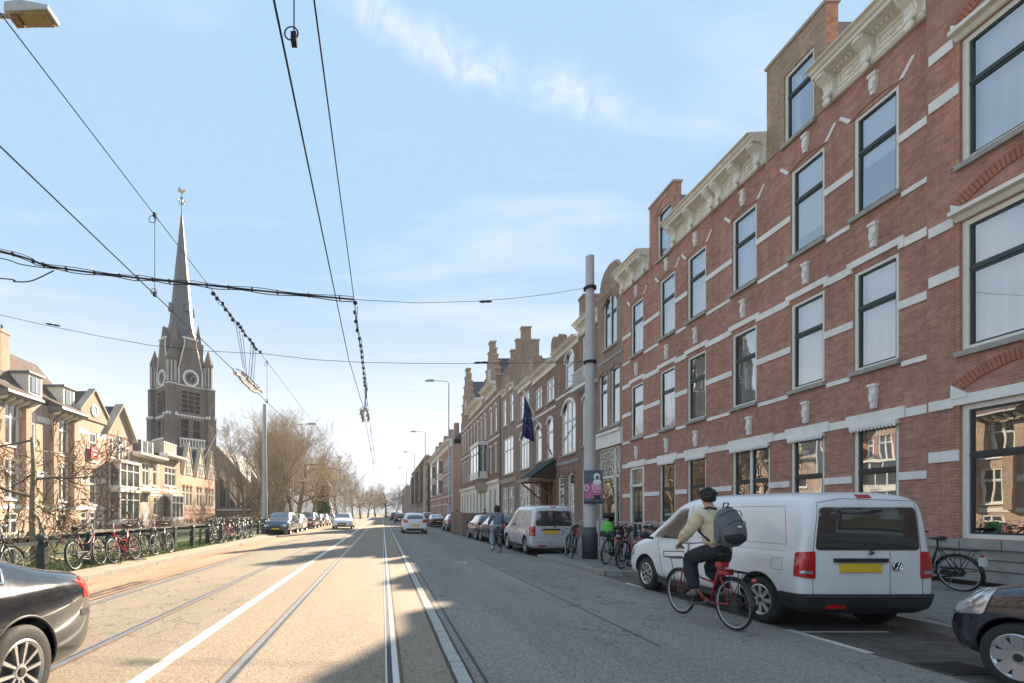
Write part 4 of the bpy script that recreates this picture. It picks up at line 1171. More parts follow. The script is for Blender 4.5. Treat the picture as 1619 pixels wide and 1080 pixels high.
def b8():
    yf, yn = 74.0, 49.505
    r = right_root('gabled_building', yf, 'tall brown brick building with two stepped facade gables, slate roofs and a white oriel', cat='building')
    W = yf-yn; U = lambda y: yf-y; f = dict(FAR)
    wins = []
    ys = [51.3,53.6,56.6,58.8,61.0,63.2,65.4,68.0,70.2,72.2]
    for i,y in enumerate(ys):
        u = U(y)
        if not (54.5 < y < 59.5): wins.append(((u-.5,u+.5,5.6,8.5), dict(f, style='T', arch=.15)))
        wins.append(((u-.5,u+.5,9.7,12.6), dict(f, style='T', arch=.3)))
        wins.append(((u-.5,u+.5,1.0,3.9), dict(f, style='T')))
    house('h', r, W, 14.6, wins, 'brick_brown')
    band_between(r,0,W,9.2,.16,[]); band_between(r,0,W,13.3,.16,[]); MB().box(0,W,-.06,.02,.1,4.6)
    mb = MB(); wall_grid(mb, 0, W, .1, 4.5, [w_[0] for w_ in wins if w_[0][2] < 2], .14, -.05); mb.build('ground_floor_wall', M['cream'], r)
    MB().box(0,W,-.25,.02,4.5,4.8).build('ground_floor_cornice', M['cream'], r)
    for a,b in ((U(66.5),U(58.2)),(U(56.2),U(51.0))):
        cornice(r, a, b, 13.9, 14.9, .9, 'cream', [a+.4,(a+b)/2,b-.4], dent=False)
    # oriel
    u0,u1 = U(60.0),U(54.8)
    b = empty('oriel', (0,0,0), parent=r)
    mb = MB()
    for x in (u0,u0+1.6,u1-1.6,u1-.14): mb.box(x,x+.14,-1.1,-.96,5.4,8.9)
    mb.box(u0,u1,-1.15,0,8.9,9.3); mb.box(u0,u1,-1.15,0,5.2,6.0); mb.box(u0,u1,-1.13,-.98,8.0,8.12)
    mb.box(u0,u0+.1,-1.0,0,5.4,8.9); mb.box(u1-.16,u1,-.1,0,5.4,8.9); mb.box(u1-.14,u1,-1.1,-.96,5.4,8.9); mb.box(u1-.14,u1-.02,-.62,-.52,6,8.9)
    mb.build('oriel_frame', M['whitewood'], b)
    MB().box(u0+.05,u1-.05,-1.04,-.05,6.0,8.9).build('oriel_pane', M['glass_far'], b)
    mb = MB(); mb.prism([(0,5.2),(-1.1,5.2),(-.7,4.8),(-.3,3.9),(0,3.7)], u0+.3,u1-.3, axis='x'); mb.build('oriel_bracket', M['tanstone'], b)
    # stepped gables on the facade with roofs running back
    def gable(yc, hw, zt):
        u = U(yc); z0 = 14.61; n = 5; st = (zt-z0-.9)/n
        g = empty('stepped_gable', (0,0,0), parent=r)
        L_ = []; 
        for k_ in range(n): L_ += [(u-hw+hw*.86*k_/n, z0+st*(k_)), (u-hw+hw*.86*k_/n, z0+st*(k_+1))]
        L_ += [(u-hw*.13, z0+st*n),(u-hw*.13, zt)]
        pts = L_ + [(2*u-x,z) for x,z in reversed(L_)]
        pts = pts[::-1]
        mb = MB(); mb.prism(pts, -.03,.5); mb.build('gable_wall', M['brick_umber'], g)
        for k_ in range(n):
            x = u-hw+hw*.86*k_/n; x2 = u-hw+hw*.86*(k_+1)/n
            for a,b_ in ((x-.06,x2),(2*u-x2,2*u-x+.06)): MB().box(a,b_,-.12,.58,z0+st*(k_+1),z0+st*(k_+1)+.13).build('step_coping', M['tanstone'], g)
        MB().box(u-hw*.13-.1,u+hw*.13+.1,-.12,.58,zt,zt+.15).build('step_coping', M['tanstone'], g)
        mb = MB(); zr = zt-1.6
        mb.prism([(u-hw,z0-.4),(u+hw,z0-.4),(u,zr)], .5,9); mb.build('roof', M['slate'], g)
        window(r, u-.6,u+.6,z0+.3,z0+2.2,'D','whitewood','whitewood','glass_far',near=False,y=-.14)
    gable(53.9, 3.2, 19.7); gable(69.2, 4.0, 21.2)
    mb = MB(); mb.add([(U(65),.6,14.6),(U(57),.6,14.6),(U(57),4,17.2),(U(65),4,17.2)],[(0,1,2,3)]); mb.build('roof', M['slate'], r)
    for y in (59.5,62): 
        u=U(y); MB().box(u-.7,u+.7,.7,2.5,14.9,16.4).build('dormer', M['whitewood'], r)
b8()
def b9():
    yf, yn = 122, 85
    r = right_root('apartment_row', yf, 'long brick terrace with cream cornice and white bays beyond the side street', cat='building')
    W = yf-yn; f = dict(FAR); wins = []
    for i in range(14):
        u = 1.4+2.62*i
        if i in (4,9): continue
        for z0,z1 in ((1.2,3.8),(5.2,7.8),(9,11.4)): wins.append(((u-.6,u+.6,z0,z1), dict(f, style='T')))
    house('h', r, W, 13.2, wins, 'brick_red')
    for z in (4.4,8.4,3.0,6.4,10.2): band_between(r,0,W,z,.2,[(w_[0][0],w_[0][1]) for w_ in wins if w_[0][2]<z<w_[0][3]])
    cornice(r, -.3, W+.3, 12.7, 14.0, .9, 'cream', None, dent=False)
    for i in (4,9):
        u = 1.4+2.62*i; MB().box(u-1.1,u+1.1,-.9,0,4.8,11.8).build('bay', M['whitewood'], r)
        for z in (5.2,9.0): MB().box(u-.9,u+.9,-.93,-.9,z,z+2.4).build('bay_pane', M['glass_far'], r); MB().box(u+1.1,u+1.12,-.75,-.1,z,z+2.4).build('bay_pane', M['glass_far'], r)
    MB().prism([(.6,14.0),(6,14.0),(8,16.6),(3,16.6)],0,W,axis='x').build('roof', M['slate'], r)
    for u in (3,10,19,27,34): MB().box(u-.6,u+.6,1.0,1.8,14,17.2).build('chimney', M['brick_umber'], r)
    for ch in r.children:
        if ch.name.startswith('side_wall'): ch.data.materials.clear(); ch.data.materials.append(M['brick_umber'])
    yf, yn = 185, 122.5
    r = right_root('apartment_row', yf, 'olive brick flat-roofed block farthest down the right side', cat='building')
    r.location.x = 11.0
    W = yf-yn; wins = []
    for i in range(18):
        u = 2+3.4*i
        for z0 in (1.2,4.8,8.2,11.4): wins.append(((u-.9,u+.9,z0,z0+1.9), dict(f, style='D')))
    house('h', r, W, 15.4, wins, 'brick_olive')
    MB().box(-.2,W+.2,-.5,.5,15.3,15.7).build('parapet', M['tanstone'], r)
    for u in (9,30,50): MB().box(u-1.5,u+1.5,-1.0,0,4.4,14).build('bay', M['brick_olive'], r)
    for k_,(y0,y1,h,m) in enumerate(((190,240,13,'brick_umber'),(245,300,15,'brick_red'))):
        r = right_root('far_house_block', y1, ['brown brick block past the olive one, near the vanishing point','red brick block at the very end of the right side'][k_], cat='building')
        W=y1-y0; wins=[]
        for i in range(12):
            for z0 in (1.5,5,8.5): wins.append(((2+4*i-.8,2+4*i+.8,z0,z0+2),dict(f,style='D')))
        house('h', r, W, h, wins, m)
b9()
# low shop projections / hoarding
ho = empty('wooden_hoarding', (5.35, 33.6, -.11), 0, 'brown wooden boarding around a skip parked before the gabled houses', 'hoarding')
me_ = MB().box(-.03,.03,0,.58,0,1.55).mesh('board', M['hoarding'])
for i in range(9): inst('board', me_, ho, (rr.uniform(-.02,.02), .6*i, .02))
me_ = MB().box(0,.58,-.03,.03,0,1.5).mesh('board', M['hoarding'])
for i in range(3): inst('board', me_, ho, (.03+.6*i, 0, .02)); inst('board', me_, ho, (.03+.6*i, 5.4, .02))
MB().box(.0,1.8,.05,5.35,1.2,1.3).build('lid', M['darkwood'], ho)
# ============================================================= LEFT HOUSES
XL = -25.0
def left_root(name, ynear, label, cat='house', x=XL):
    return empty(name, (x, ynear, -.05), R(90), label, cat, 'houses across the green on the left')
def YL(px): return 790*25/(605-px)
def l1():
    yn, yf = 26.0, 45.1
    r = left_root('brick_house', yn, 'tall yellow brick house with round gable window, red sign and brown tiled roof')
    W = yf-yn; U = lambda y: y-yn; f = dict(FAR, sill='stone', cw=.13)
    wins = []
    for y in (28.2,33.6,39.0):
        u = U(y)
        for z0,z1 in ((6.0,8.9),(2.4,5.2)): wins.append(((u-.75,u+.75,z0,z1), dict(f, style='D')))
        wins.append(((u-.7,u+.7,-.0,1.5), dict(f, style='D')))
    for y in (30.4,35.6,): 
        u = U(y)
        for z0,z1 in ((6.3,8.7),(2.5,5.1)): wins.append(((u-.4,u+.4,z0,z1), dict(f, style='T')))
    u = U(43.1)
    wins.append(((u-.55,u+.55,5.9,8.4), dict(f, style='T'))); wins.append(((u-.55,u+.55,2.2,4.9), dict(f, style='T')))
    for q in (-1.3,0,1.3): wins.append(((u+q-.42,u+q+.42,-.1,1.6), dict(f, style='T')))
    house('h', r, W, 9.4, wins, 'brick_pink', z0=-.4)
    band_between(r,0,W,8.3,.42,[(w_[0][0]-.1,w_[0][1]+.1) for w_ in wins if w_[0][2]>5], m='cream')
    band_between(r,0,W,4.3,.42,[(w_[0][0]-.1,w_[0][1]+.1) for w_ in wins if 2<w_[0][2]<5], m='cream')
    band_between(r,0,W,1.9,.3,[], m='stone')
    # canted bays with curved eaves on brackets
    for y in (33.6,39.0,28.2):
        u = U(y)
        mb = MB(); pr = [(0,9.0),(-1.0,9.15),(-1.15,9.25),(-1.1,9.42),(0,9.5)]
        mb.prism([(a,b) for a,b in reversed(pr)], u-1.7,u+1.7, axis='x'); mb.build('bay_eave', M['lead'], r)
        for k_ in range(5): MB().prism([(0,8.7),(-.75,8.98),(-.8,9.12),(0,9.1)][::-1], u-1.4+.68*k_, u-1.26+.68*k_, axis='x').build('eave_bracket', M['stone'], r)
        for s_ in (-1,1): MB().box(u+s_*1.25-.28,u+s_*1.25+.28,-.35,0,1.9,8.75).build('bay_pier', M['brick_tan'], r)
        mb = MB(); mb.prism([(-1.1,9.45),(0,9.5),(.9,10.4)][::1], u-1.65,u+1.65, axis='x'); mb.build('bay_roof', M['rooftile'], r)
    # roof
    b = U(41.3)
    MB().prism([(0,9.4),(9,9.4),(5.2,13.7),(3.6,13.7)],0,b,axis='x').build('roof', M['rooftile'], r)
    for y in (30.5,36.5,40.4):
        u = U(y)
        d = empty('dormer', (0,0,0), parent=r)
        MB().box(u-.7,u+.7,.35,2.6,9.9,11.5).build('dormer_box', M['whitewood'], d)
        MB().box(u-.85,u+.85,.2,3.2,11.5,11.65).build('dormer_top', M['lead'], d)
        MB().box(u-.5,u+.5,.30,.34,10.2,11.3).build('dormer_pane', M['glass_far'], d)
        MB().box(u-.03,u+.03,.27,.35,10.2,11.3).build('dormer_mullion', M['whitewood'], d)
    # side gable with round window
    a, c = U(41.2), W; m_ = (a+c)/2
    g = empty('gable', (0,0,0), parent=r)
    mb = MB(); mb.prism([(a,9.4),(c,9.4),(c,10.0),(m_,12.0),(a,10.0)], -.12,.25); mb.build('gable_wall', M['brick_tan'], g)
    mb = MB(); mb.prism([(a-.2,9.95),(m_,12.05),(c+.2,9.95),(c+.2,10.15),(m_,12.2),(a-.2,10.07)], -.25,.4); mb.build('gable_coping', M['tanstone'], g)
    MB().prism([(a,10.0),(c,10.0),(m_,12.0)],.25,6).build('gable_roof', M['rooftile'], g)
    Mx = Matrix.Translation((m_,-.13,10.3)) @ Matrix.Rotation(R(90),4,'X')
    MB().lathe([(.36,0),(.52,0),(.52,.06),(.36,.06)],20,Mx,closed=True).build('round_window', M['stone'], g)
    MB().lathe([(.001,.01),(.36,.01)],20,Mx).build('round_pane', M['glass_far'], g)
    # red sign on the window
    s = empty('sale_sign', (XL+.22, yn+U(43.0), 6.0), R(90), 'red sign board fixed to the upper window of the yellow house', 'sign')
    MB().box(-.55,.55,-.03,.03,0,1.1).build('sign_board', M['redsign'], s)
    for x0,x1,z in ((-.36,-.1,.7),(-.02,.34,.7),(-.2,.2,.35)): MB().box(x0,x1,-.036,-.03,z,z+.16).build('sign_lettering', M['whiteprint'], s)
    for i,yy in enumerate((28.0,)):
        ch = chimney(U(35.4), 2.2, 10.5, 14.4, .9, .9, 2, r, 'brick_tan')
    MB().box(0,W,-.1,.02,-.4,-.05).build('plinth', M['greystone'], r)
    mb = MB(); u=U(33.4); mb.box(u-.5,u+.4,.1,.12,6.1,8.2); mb.build('yellow_blind', M['yellowblind'], r)
    return r
l1()
def l2():
    yn, yf = 45.12, 49.9
    r = left_root('brick_house', yn, 'narrow brick house with pointed gable and white double bay window')
    W = yf-yn; f = dict(FAR, sill='stone', cw=.13)
    wins = [((.5,1.3,6.6,8.5),dict(f,style='T')),((1.7,3.1,6.2,8.9),dict(f,style='D')),((3.5,4.3,6.6,8.5),dict(f,style='T'))]
    house('h', r, W, 8.7, wins, 'brick_red', z0=-.4)
    mb = MB(); mb.prism([(-.0,8.7),(W,8.7),(W/2,11.6)], -.05,.3); mb.build('gable', M['brick_tan'], r)
    mb = MB(); mb.prism([(-.3,8.5),(W/2,11.6),(W+.3,8.5),(W+.3,8.68),(W/2,11.82),(-.3,8.68)], -.4,.4); mb.build('verge_board', M['tanstone'], r)
    MB().prism([(-.2,8.7),(W+.2,8.7),(W/2,11.6)],.4,8).build('roof', M['slate'], r)
    for z0,z1 in ((.9,3.4),(4.0,6.1)):
        b = empty('bay_window', (0,0,0), parent=r)
        mb = MB()
        mb.box(.5,4.2,-1.05,0,z0-.5,z0); mb.box(.4,4.3,-1.15,0,z1,z1+.25)
        for x in (.5,1.65,2.85,4.06): mb.box(x,x+.14,-1.05,-.91,z0,z1)
        mb.box(.5,4.2,-1.03,-.93,z1-.75,z1-.65); mb.box(.5,.6,-.12,0,z0,z1); mb.box(4.1,4.2,-.12,0,z0,z1)
        mb.build('bay_frame', M['whitewood'], b); MB().box(.55,4.15,-.99,-.05,z0,z1).build('bay_pane', M['glass_far'], b)
    MB().box(.4,4.3,-1.1,0,-.3,.4).build('bay_base', M['brick_red'], r)
l2()
def l3():
    for k_,(yn,yf,H,m,lab) in enumerate(((49.92,56.2,7.6,'brick_pink','pale brick house with wide white eaves and lead-roofed dormer'),(56.22,61.6,8.2,'brick_tan','brick house with white balcony box on its roof beside the school gables'))):
        r = left_root('brick_house', yn, lab)
        W = yf-yn; f = dict(FAR, sill='stone', cw=.12)
        if k_ == 0:
            wins = [((.5,1.3,4.4,6.8),dict(f,style='T')),((2.0,3.6,4.3,6.8),dict(f,style='D')),((4.4,5.4,4.4,6.8),dict(f,style='T')),((.5,1.2,1.2,3.3),dict(f,style='T')),((4.6,5.6,1.2,3.3),dict(f,style='T'))]
            ex_ = [(2.2,3.5,-.2,3.4)]
        else:
            wins = [((1.0,4.2,4.6,6.9),dict(f,style='V'))]; ex_ = []
        house('h', r, W, H-.3, wins, m, z0=-.4, extra_ops=ex_)
        if ex_:
            MB().box(2.2,3.5,.02,.1,2.6,3.4).build('fanlight', M['glass_far'], r); MB().box(2.35,3.35,.02,.08,-.2,2.5).build('door', M['whitewood'], r)
            mb = MB(); mb.box(2.2,2.32,0,.12,-.2,3.4); mb.box(3.38,3.5,0,.12,-.2,3.4); mb.box(2.3,3.4,0,.12,2.5,2.6); mb.build('door_frame', M['whitewood'], r)
            MB().box(1.7,4.0,-.9,0,3.6,3.75).build('door_hood', M['stone'], r)
        else:
            b = empty('bay_window', (0,0,0), parent=r)
            mb = MB(); mb.box(.9,4.3,-.95,0,3.4,3.7); mb.box(.9,4.3,-.9,0,.6,1.0)
            for x in (.9,2.0,3.1,4.16): mb.box(x,x+.14,-.9,-.76,1.0,3.4)
            mb.box(.9,4.3,-.88,-.78,2.6,2.7); mb.build('bay_frame', M['whitewood'], b); MB().box(.95,4.25,-.84,-.05,1.0,3.4).build('bay_pane', M['glass_far'], b)
            MB().box(.9,4.3,-.9,0,-.4,.6).build('bay_base', M['brick_tan'], r)
            MB().box(2.2,3.0,-.06,.0,3.7,4.5).build('panel', M['stone'], r)
        band_between(r,0,W,4.05,.16,[], m='stone'); band_between(r,0,W,3.4,.12,[(2.1,3.6)] if ex_ else [], m='stone')
        MB().prism([(.1,H-.3),(-.9,H-.25),(-.95,H),(.1,H+.1)][::-1], -.1, W+.1, axis='x').build('eave', M['whitewood'], r)
        for i in range(int(W/.6)): MB().box(.2+.6*i,.32+.6*i,-.7,0,H-.42,H-.28).build('eave_bracket', M['whitewood'], r)
        if k_ == 0:
            MB().prism([(.2,H),(8,H),(6,H+1.6),(2,H+1.6)],0,W,axis='x').build('roof', M['redtile'], r)
            d = empty('dormer', (0,0,0), parent=r)
            MB().box(2.0,4.6,.1,3,H+.1,H+1.5).build('dormer_box', M['lead'], d); MB().box(2.2,4.4,.05,.1,H+.25,H+1.4).build('dormer_pane', M['glass_far'], d)
            mb = MB(); mb.box(2.0,2.2,.03,.12,H+.1,H+1.5); mb.box(4.4,4.6,.03,.12,H+.1,H+1.5); mb.box(3.25,3.35,.03,.1,H+.1,H+1.5); mb.build('dormer_frame', M['whitewood'], d)
            chimney(1.0,2.5,H+1.2,H+3.4,.9,.7,3,r,'stone')
        else:
            MB().box(1.0,4.6,.1,2.8,H+.1,H+1.5).build('roof_room', M['tanstone'], r)
            mb = MB()
            for i in range(8): mb.box(1.1+.45*i,1.18+.45*i,.04,.1,H+.2,H+1.4)
            mb.box(1.0,4.6,.03,.1,H+1.4,H+1.5); mb.build('roof_room_frame', M['cream'], r)
l3()
def school():
    yn, yf = 61.65, 74.5
    r = left_root('school_building', yn, 'orange brick building with two pointed gables and rows of arched windows below the tower', cat='building')
    W = yf-yn; f = dict(FAR, sill='stone', cw=.1); wins = []
    for us in ((1.1,2.3,3.5),(5.9,7.1),(9.3,10.5,11.7)):
        for u in us: wins.append(((u-.4,u+.4,2.3,5.0), dict(f,style='T',arch=.3,trim='brick_orange',sill=None))); wins.append(((u-.42,u+.42,-.35,.7), dict(f,style='S',arch=.35,trim='brick_orange',sill=None)))
    house('h', r, W, 6.3, wins, 'brick_pink', z0=-.4)
    for z in (1.9,1.35): band_between(r,0,W,z,.14,[], m='brick_orange')
    for uc in (2.6,7.0,11.2):
        g = empty('pointed_gable', (0,0,0), parent=r)
        mb = MB(); mb.prism([(uc-1.7,6.3),(uc+1.7,6.3),(uc,10.3)], -.05,.3); mb.build('gable_wall', M['brick_pink'], g)
        mb = MB(); mb.prism([(uc-1.85,6.2),(uc,10.3),(uc+1.85,6.2),(uc+1.85,6.45),(uc,10.6),(uc-1.85,6.45)],-.15,.4); mb.build('gable_coping', M['tanstone'], g)
        MB().prism([(uc-1.7,6.3),(uc+1.7,6.3),(uc,10.0)],.4,8).build('roof', M['slate'], g)
        for s_ in (-.4,.4): window(r, uc+s_-.28,uc+s_+.28,6.4,8.2,'T','whitewood','whitewood','glass_far',near=False,y=-.12,sill=None)
    MB().prism([(.3,6.3),(9,6.3),(4.6,9.2)],0,W,axis='x').build('roof', M['slate'], r)
    MB().tube((5.0,-.4,7.2),(6.6,-2.6,12.8),.06,.04,6).build('slanted_pole', M['whitepost'], r)
school()

# ============================================================= CHURCH
def church():
    cx, cy = -33.0, 82.0
    r = empty('church', (cx,cy,0), R(47), 'tall dark brick church tower with clock and grey spire rising behind the left houses', 'church')
    w_ = 3.25   # half width
    body = empty('tower', (0,0,0), parent=r)
    for k_ in range(4):
        a = R(90*k_); Rm = Matrix.Rotation(a,4,'Z')
        mb = MB(); ops = [(-1.5,-.6,17.4,20.7),(-.45,.45,17.4,20.7),(.6,1.5,17.4,20.7),(-1.6,-.4,13.2,16.2),(.4,1.6,13.2,16.2),(-1.2,1.2,5.5,10.5)]
        wall_grid(mb, -w_, w_, 0, 21.6, [o+(.0,) for o in ops], .5, -w_)
        for o in ops: mb.add([(o[0],-w_+.5,o[2]),(o[1],-w_+.5,o[2]),(o[1],-w_+.5,o[3]),(o[0],-w_+.5,o[3])],[(0,1,2,3)])
        mb.prism([(-2.0,21.6),(2.0,21.6),(2.0,24.2),(1.0,28.2),(0,31.2),(-1.0,28.2),(-2.0,24.2)], -w_+.15,-w_+1.0)
        mb.v = [tuple(Rm @ Vector(v)) for v in mb.v]
        mb.build('tower_wall', M['brick_church'], body)
        lv = MB()
        for o in ops[:3]:
            for i in range(4): lv.box(o[0],o[1],-w_+.15,-w_+.45,17.9+.75*i,18.1+.75*i)
        for o in ops[3:5]: lv.box(o[0],o[1],-w_+.1,-w_+.3,14.6,14.75)
        lv.v = [tuple(Rm @ Vector(v)) for v in lv.v]; lv.build('louvres', M['brick_church'], body)
        dk = MB()
        for o in ops[:5]: dk.box(o[0]+.05,o[1]-.05,-w_+.42,-w_+.49,o[2]+.05,o[3]-.05)
        dk.v = [tuple(Rm @ Vector(v)) for v in dk.v]; dk.build('opening_board', M['clockblack'], body)
        t = MB()
        for z in (16.8,21.5): t.box(-w_-.06,w_+.06,-w_-.10,-w_+.1,z,z+.14)
        for i in range(9): t.box(-2.0+.5*i-.08,-2.0+.5*i+.08,-w_-.12,-w_+.05,16.5,16.8)
        for x in (-1.95,1.95): t.box(x-.1,x+.1,-w_+.02,-w_+.2,21.8,24.2)
        t.tube((-1.95,-w_+.1,24.2),(-1.05,-w_+.1,27.9),.10,n=4); t.tube((1.95,-w_+.1,24.2),(1.05,-w_+.1,27.9),.10,n=4)
        for x in (-1.0,1.0): t.box(x-.06,x+.06,-w_+.05,-w_+.2,27.9,29.2)
        t.box(-1.3,1.3,-w_+.0,-w_+.25,29.1,29.35)
        for i in range(9): t.box(-2.05+.49*i,-1.9+.49*i,-w_-.7,-w_-.5,11.9,13.0)
        t.box(-2.15,2.15,-w_-.75,-w_-.45,12.95,13.2); t.box(-2.15,2.15,-w_-.75,-w_+.02,11.6,11.85)
        for i in range(5): t.box(-1.9+.9*i-.1,-1.9+.9*i+.1,-w_-.6,-w_,11.1,11.5)
        t.v = [tuple(Rm @ Vector(v)) for v in t.v]; t.build('stone_trim', M['stone'], body)
        c = empty('clock', tuple(Rm @ Vector((0,-w_+.1,22.9))), R(90*k_), parent=body)
        Mx = Matrix.Rotation(R(90),4,'X')
        MB().lathe([(1.02,0),(1.35,0),(1.35,.18),(1.02,.18)],28,Mx,closed=True).build('clock_rim', M['clockwhite'], c)
        MB().lathe([(.001,.06),(1.02,.06)],28,Mx).build('clock_face', M['clockblack'], c)
        mk = MB()
        for i in range(12):
            a2 = 2*PI*i/12; mk.obox((.82*math.sin(a2),-.09,.82*math.cos(a2)),(.09,.04,.24),Matrix.Rotation(a2,3,'Y'))
        mk.build('numerals', M['clockwhite'], c)
        hd = MB(); hd.obox((.22,-.12,.2),(.09,.03,.6),Matrix.Rotation(R(48),3,'Y')); hd.obox((-.1,-.13,-.38),(.07,.03,.8),Matrix.Rotation(R(13),3,'Y')); hd.build('clock_hands', M['gold'], c)
    for sx in (-1,1):
        for sy in (-1,1):
            b = MB()
            b.box(sx*w_-.75,sx*w_+.75,sy*w_-.75,sy*w_+.75,0,16.7); b.box(sx*w_-.6,sx*w_+.6,sy*w_-.6,sy*w_+.6,16.7,21.5)
            b.build('corner_buttress', M['brick_church'], body)
            b = MB(); T = Matrix.Translation((sx*(w_-.2),sy*(w_-.2),0))
            b.lathe([(.72,21.5),(.72,25.2),(.85,25.4),(.85,25.6),(0.04,28.0)],8,T); b.build('corner_turret', M['brick_church'], body)
            b = MB()
            for k_ in range(8):
                a = 2*PI*(k_+.5)/8; b.tube((sx*(w_-.2)+.72*math.cos(a),sy*(w_-.2)+.72*math.sin(a),21.9),(sx*(w_-.2)+.72*math.cos(a),sy*(w_-.2)+.72*math.sin(a),25.1),.06,n=4)
            for ex_,ey_ in ((-.5,-.8),(.5,-.8),(-.8,.5),(.8,-.5),(.8,.5),(-.8,-.5),(.5,.8),(-.5,.8)): b.sphere((sx*w_+ex_,sy*w_+ey_,16.8),.22,.22,.3,6,4)
            b.box(sx*w_-.68,sx*w_+.68,sy*w_-.68,sy*w_+.68,21.45,21.6)
            b.build('turret_trim', M['stone'], body)['kind'] = 'stuff'
    MB().box(-2.5,2.5,-2.5,2.5,21.6,29.0).build('upper_stage', M['brick_church'], body)
    s = MB(); s.lathe([(2.75,28.6),(2.25,30.6),(1.85,32.5),(.13,50.3),(.02,50.5)],8,Matrix.Rotation(R(22.5),4,'Z')); s.build('spire', M['spireslate'], r)
    for k_ in range(4):
        a = R(90*k_+45)
        MB().lathe([(.7,28.4),(.03,32.2)],6,Matrix.Translation((2.7*math.cos(a),2.7*math.sin(a),0))).build('pinnacle', M['brick_church'], r)
    for k_ in range(4):
        a = R(90*k_); Rm = Matrix.Rotation(a,4,'Z'); q = MB(); q.prism([(-.35,34.0),(.35,34.0),(0,35.4)],-2.1,-1.2); q.v=[tuple(Rm@Vector(v)) for v in q.v]; q.build('spire_dormer', M['lead'], r)
    v = empty('weather_vane', (0,0,50.3), parent=r)
    MB().tube((0,0,0),(0,0,4.2),.07,.04,6).build('rod', M['blackmetal'], v)
    mb = MB(); 
    for a in (0,90): mb.torus((0,0,2.3),.55,.05,16,4,Matrix.Rotation(R(90),3,'X' if a else 'Y'))
    mb.tube((-.9,0,2.3),(.9,0,2.3),.04,n=4); mb.tube((0,-.9,2.3),(0,.9,2.3),.04,n=4); mb.build('cross_ring', M['blackmetal'], v)
    mb = MB(); K=.62; mb.prism([(x*K,3.2+(z-3.9)*K) for x,z in ((-.9,4.7),(-.5,4.5),(.3,4.5),(.9,5.3),(1.1,6.0),(.6,5.7),(.2,5.3),(-.3,5.4),(-.55,5.9),(-.8,5.8),(-.7,5.4),(-1.05,5.3))],-.04,.04); mb.build('cockerel', M['gold'], v)
    # nave, lower right of the tower, with flying buttress
    n_ = empty('church', (0,0,0), parent=None); n_.name = 'church_nave'
    n_.location = (-28.5, 94.0, 0); tag(n_, 'dark brick church nave with sloping buttresses right of the tower foot', 'church')
    MB().prism([(-9,0),(4.0,0),(4.0,6.5),(-2.5,13.5),(-9,6.5)],0,26).build('nave_wall', M['brick_church'], n_)
    MB().prism([(-9.3,6.4),(4.3,6.4),(-2.5,13.9)],.3,26).build('nave_roof', M['slate'], n_)
    MB().prism([(4.0,0),(7.2,0),(7.2,4.3),(4.0,9.0)],-1.2,-.4).build('buttress', M['brick_church'], n_)
    MB().prism([(4.0,9.0),(7.3,4.3),(7.3,4.7),(4.0,9.5)],-1.4,-.2).build('buttress_coping', M['stone'], n_)
    mb = MB(); mb.box(6.6,8.0,-1.5,-.1,0,9.0); mb.prism([(6.5,9.0),(8.1,9.0),(7.3,11.0)],-1.6,0); mb.build('buttress_tower', M['brick_church'], n_)
    MB().box(4.01,10,-1,9,0,4.0).build('side_chapel', M['brick_church'], n_)
    MB().prism([(3.9,4.0),(10.2,4.0),(7.0,6.4)],-1.2,9).build('chapel_roof', M['slate'], n_)
    for xc,zb,zt,hw_ in ((-5.5,2.5,6.5,.5),(-3.6,2.5,8.2,.6),(-1.6,2.5,8.8,.6),(.4,2.5,7.6,.6),(2.2,2.5,5.6,.45),(5.4,1.0,2.9,.4),(7.2,1.0,2.9,.4),(8.8,1.0,2.9,.4)):
        y_ = -1.0 if xc > 4 else 0
        MB().prism([(xc-hw_-.12,zb-.1),(xc+hw_+.12,zb-.1),(xc+hw_+.12,zt),(xc,zt+hw_*1.5),(xc-hw_-.12,zt)],y_-.05,y_+.02).build('window_surround', M['tanstone'], n_)
        MB().prism([(xc-hw_,zb),(xc+hw_,zb),(xc+hw_,zt),(xc,zt+hw_*1.3),(xc-hw_,zt)],y_-.07,y_+.02).build('lancet_window', M['glass_far'], n_)
    MB().box(-9,4.0,-.12,.0,1.9,2.1).build('string_course', M['stone'], n_)
    MB().prism([(4.0,6.3),(4.3,6.4),(-2.5,14.1),(-9.3,6.4),(-9,6.3),(-2.5,13.6)],-.2,.4).build('gable_coping', M['tanstone'], n_)
church()
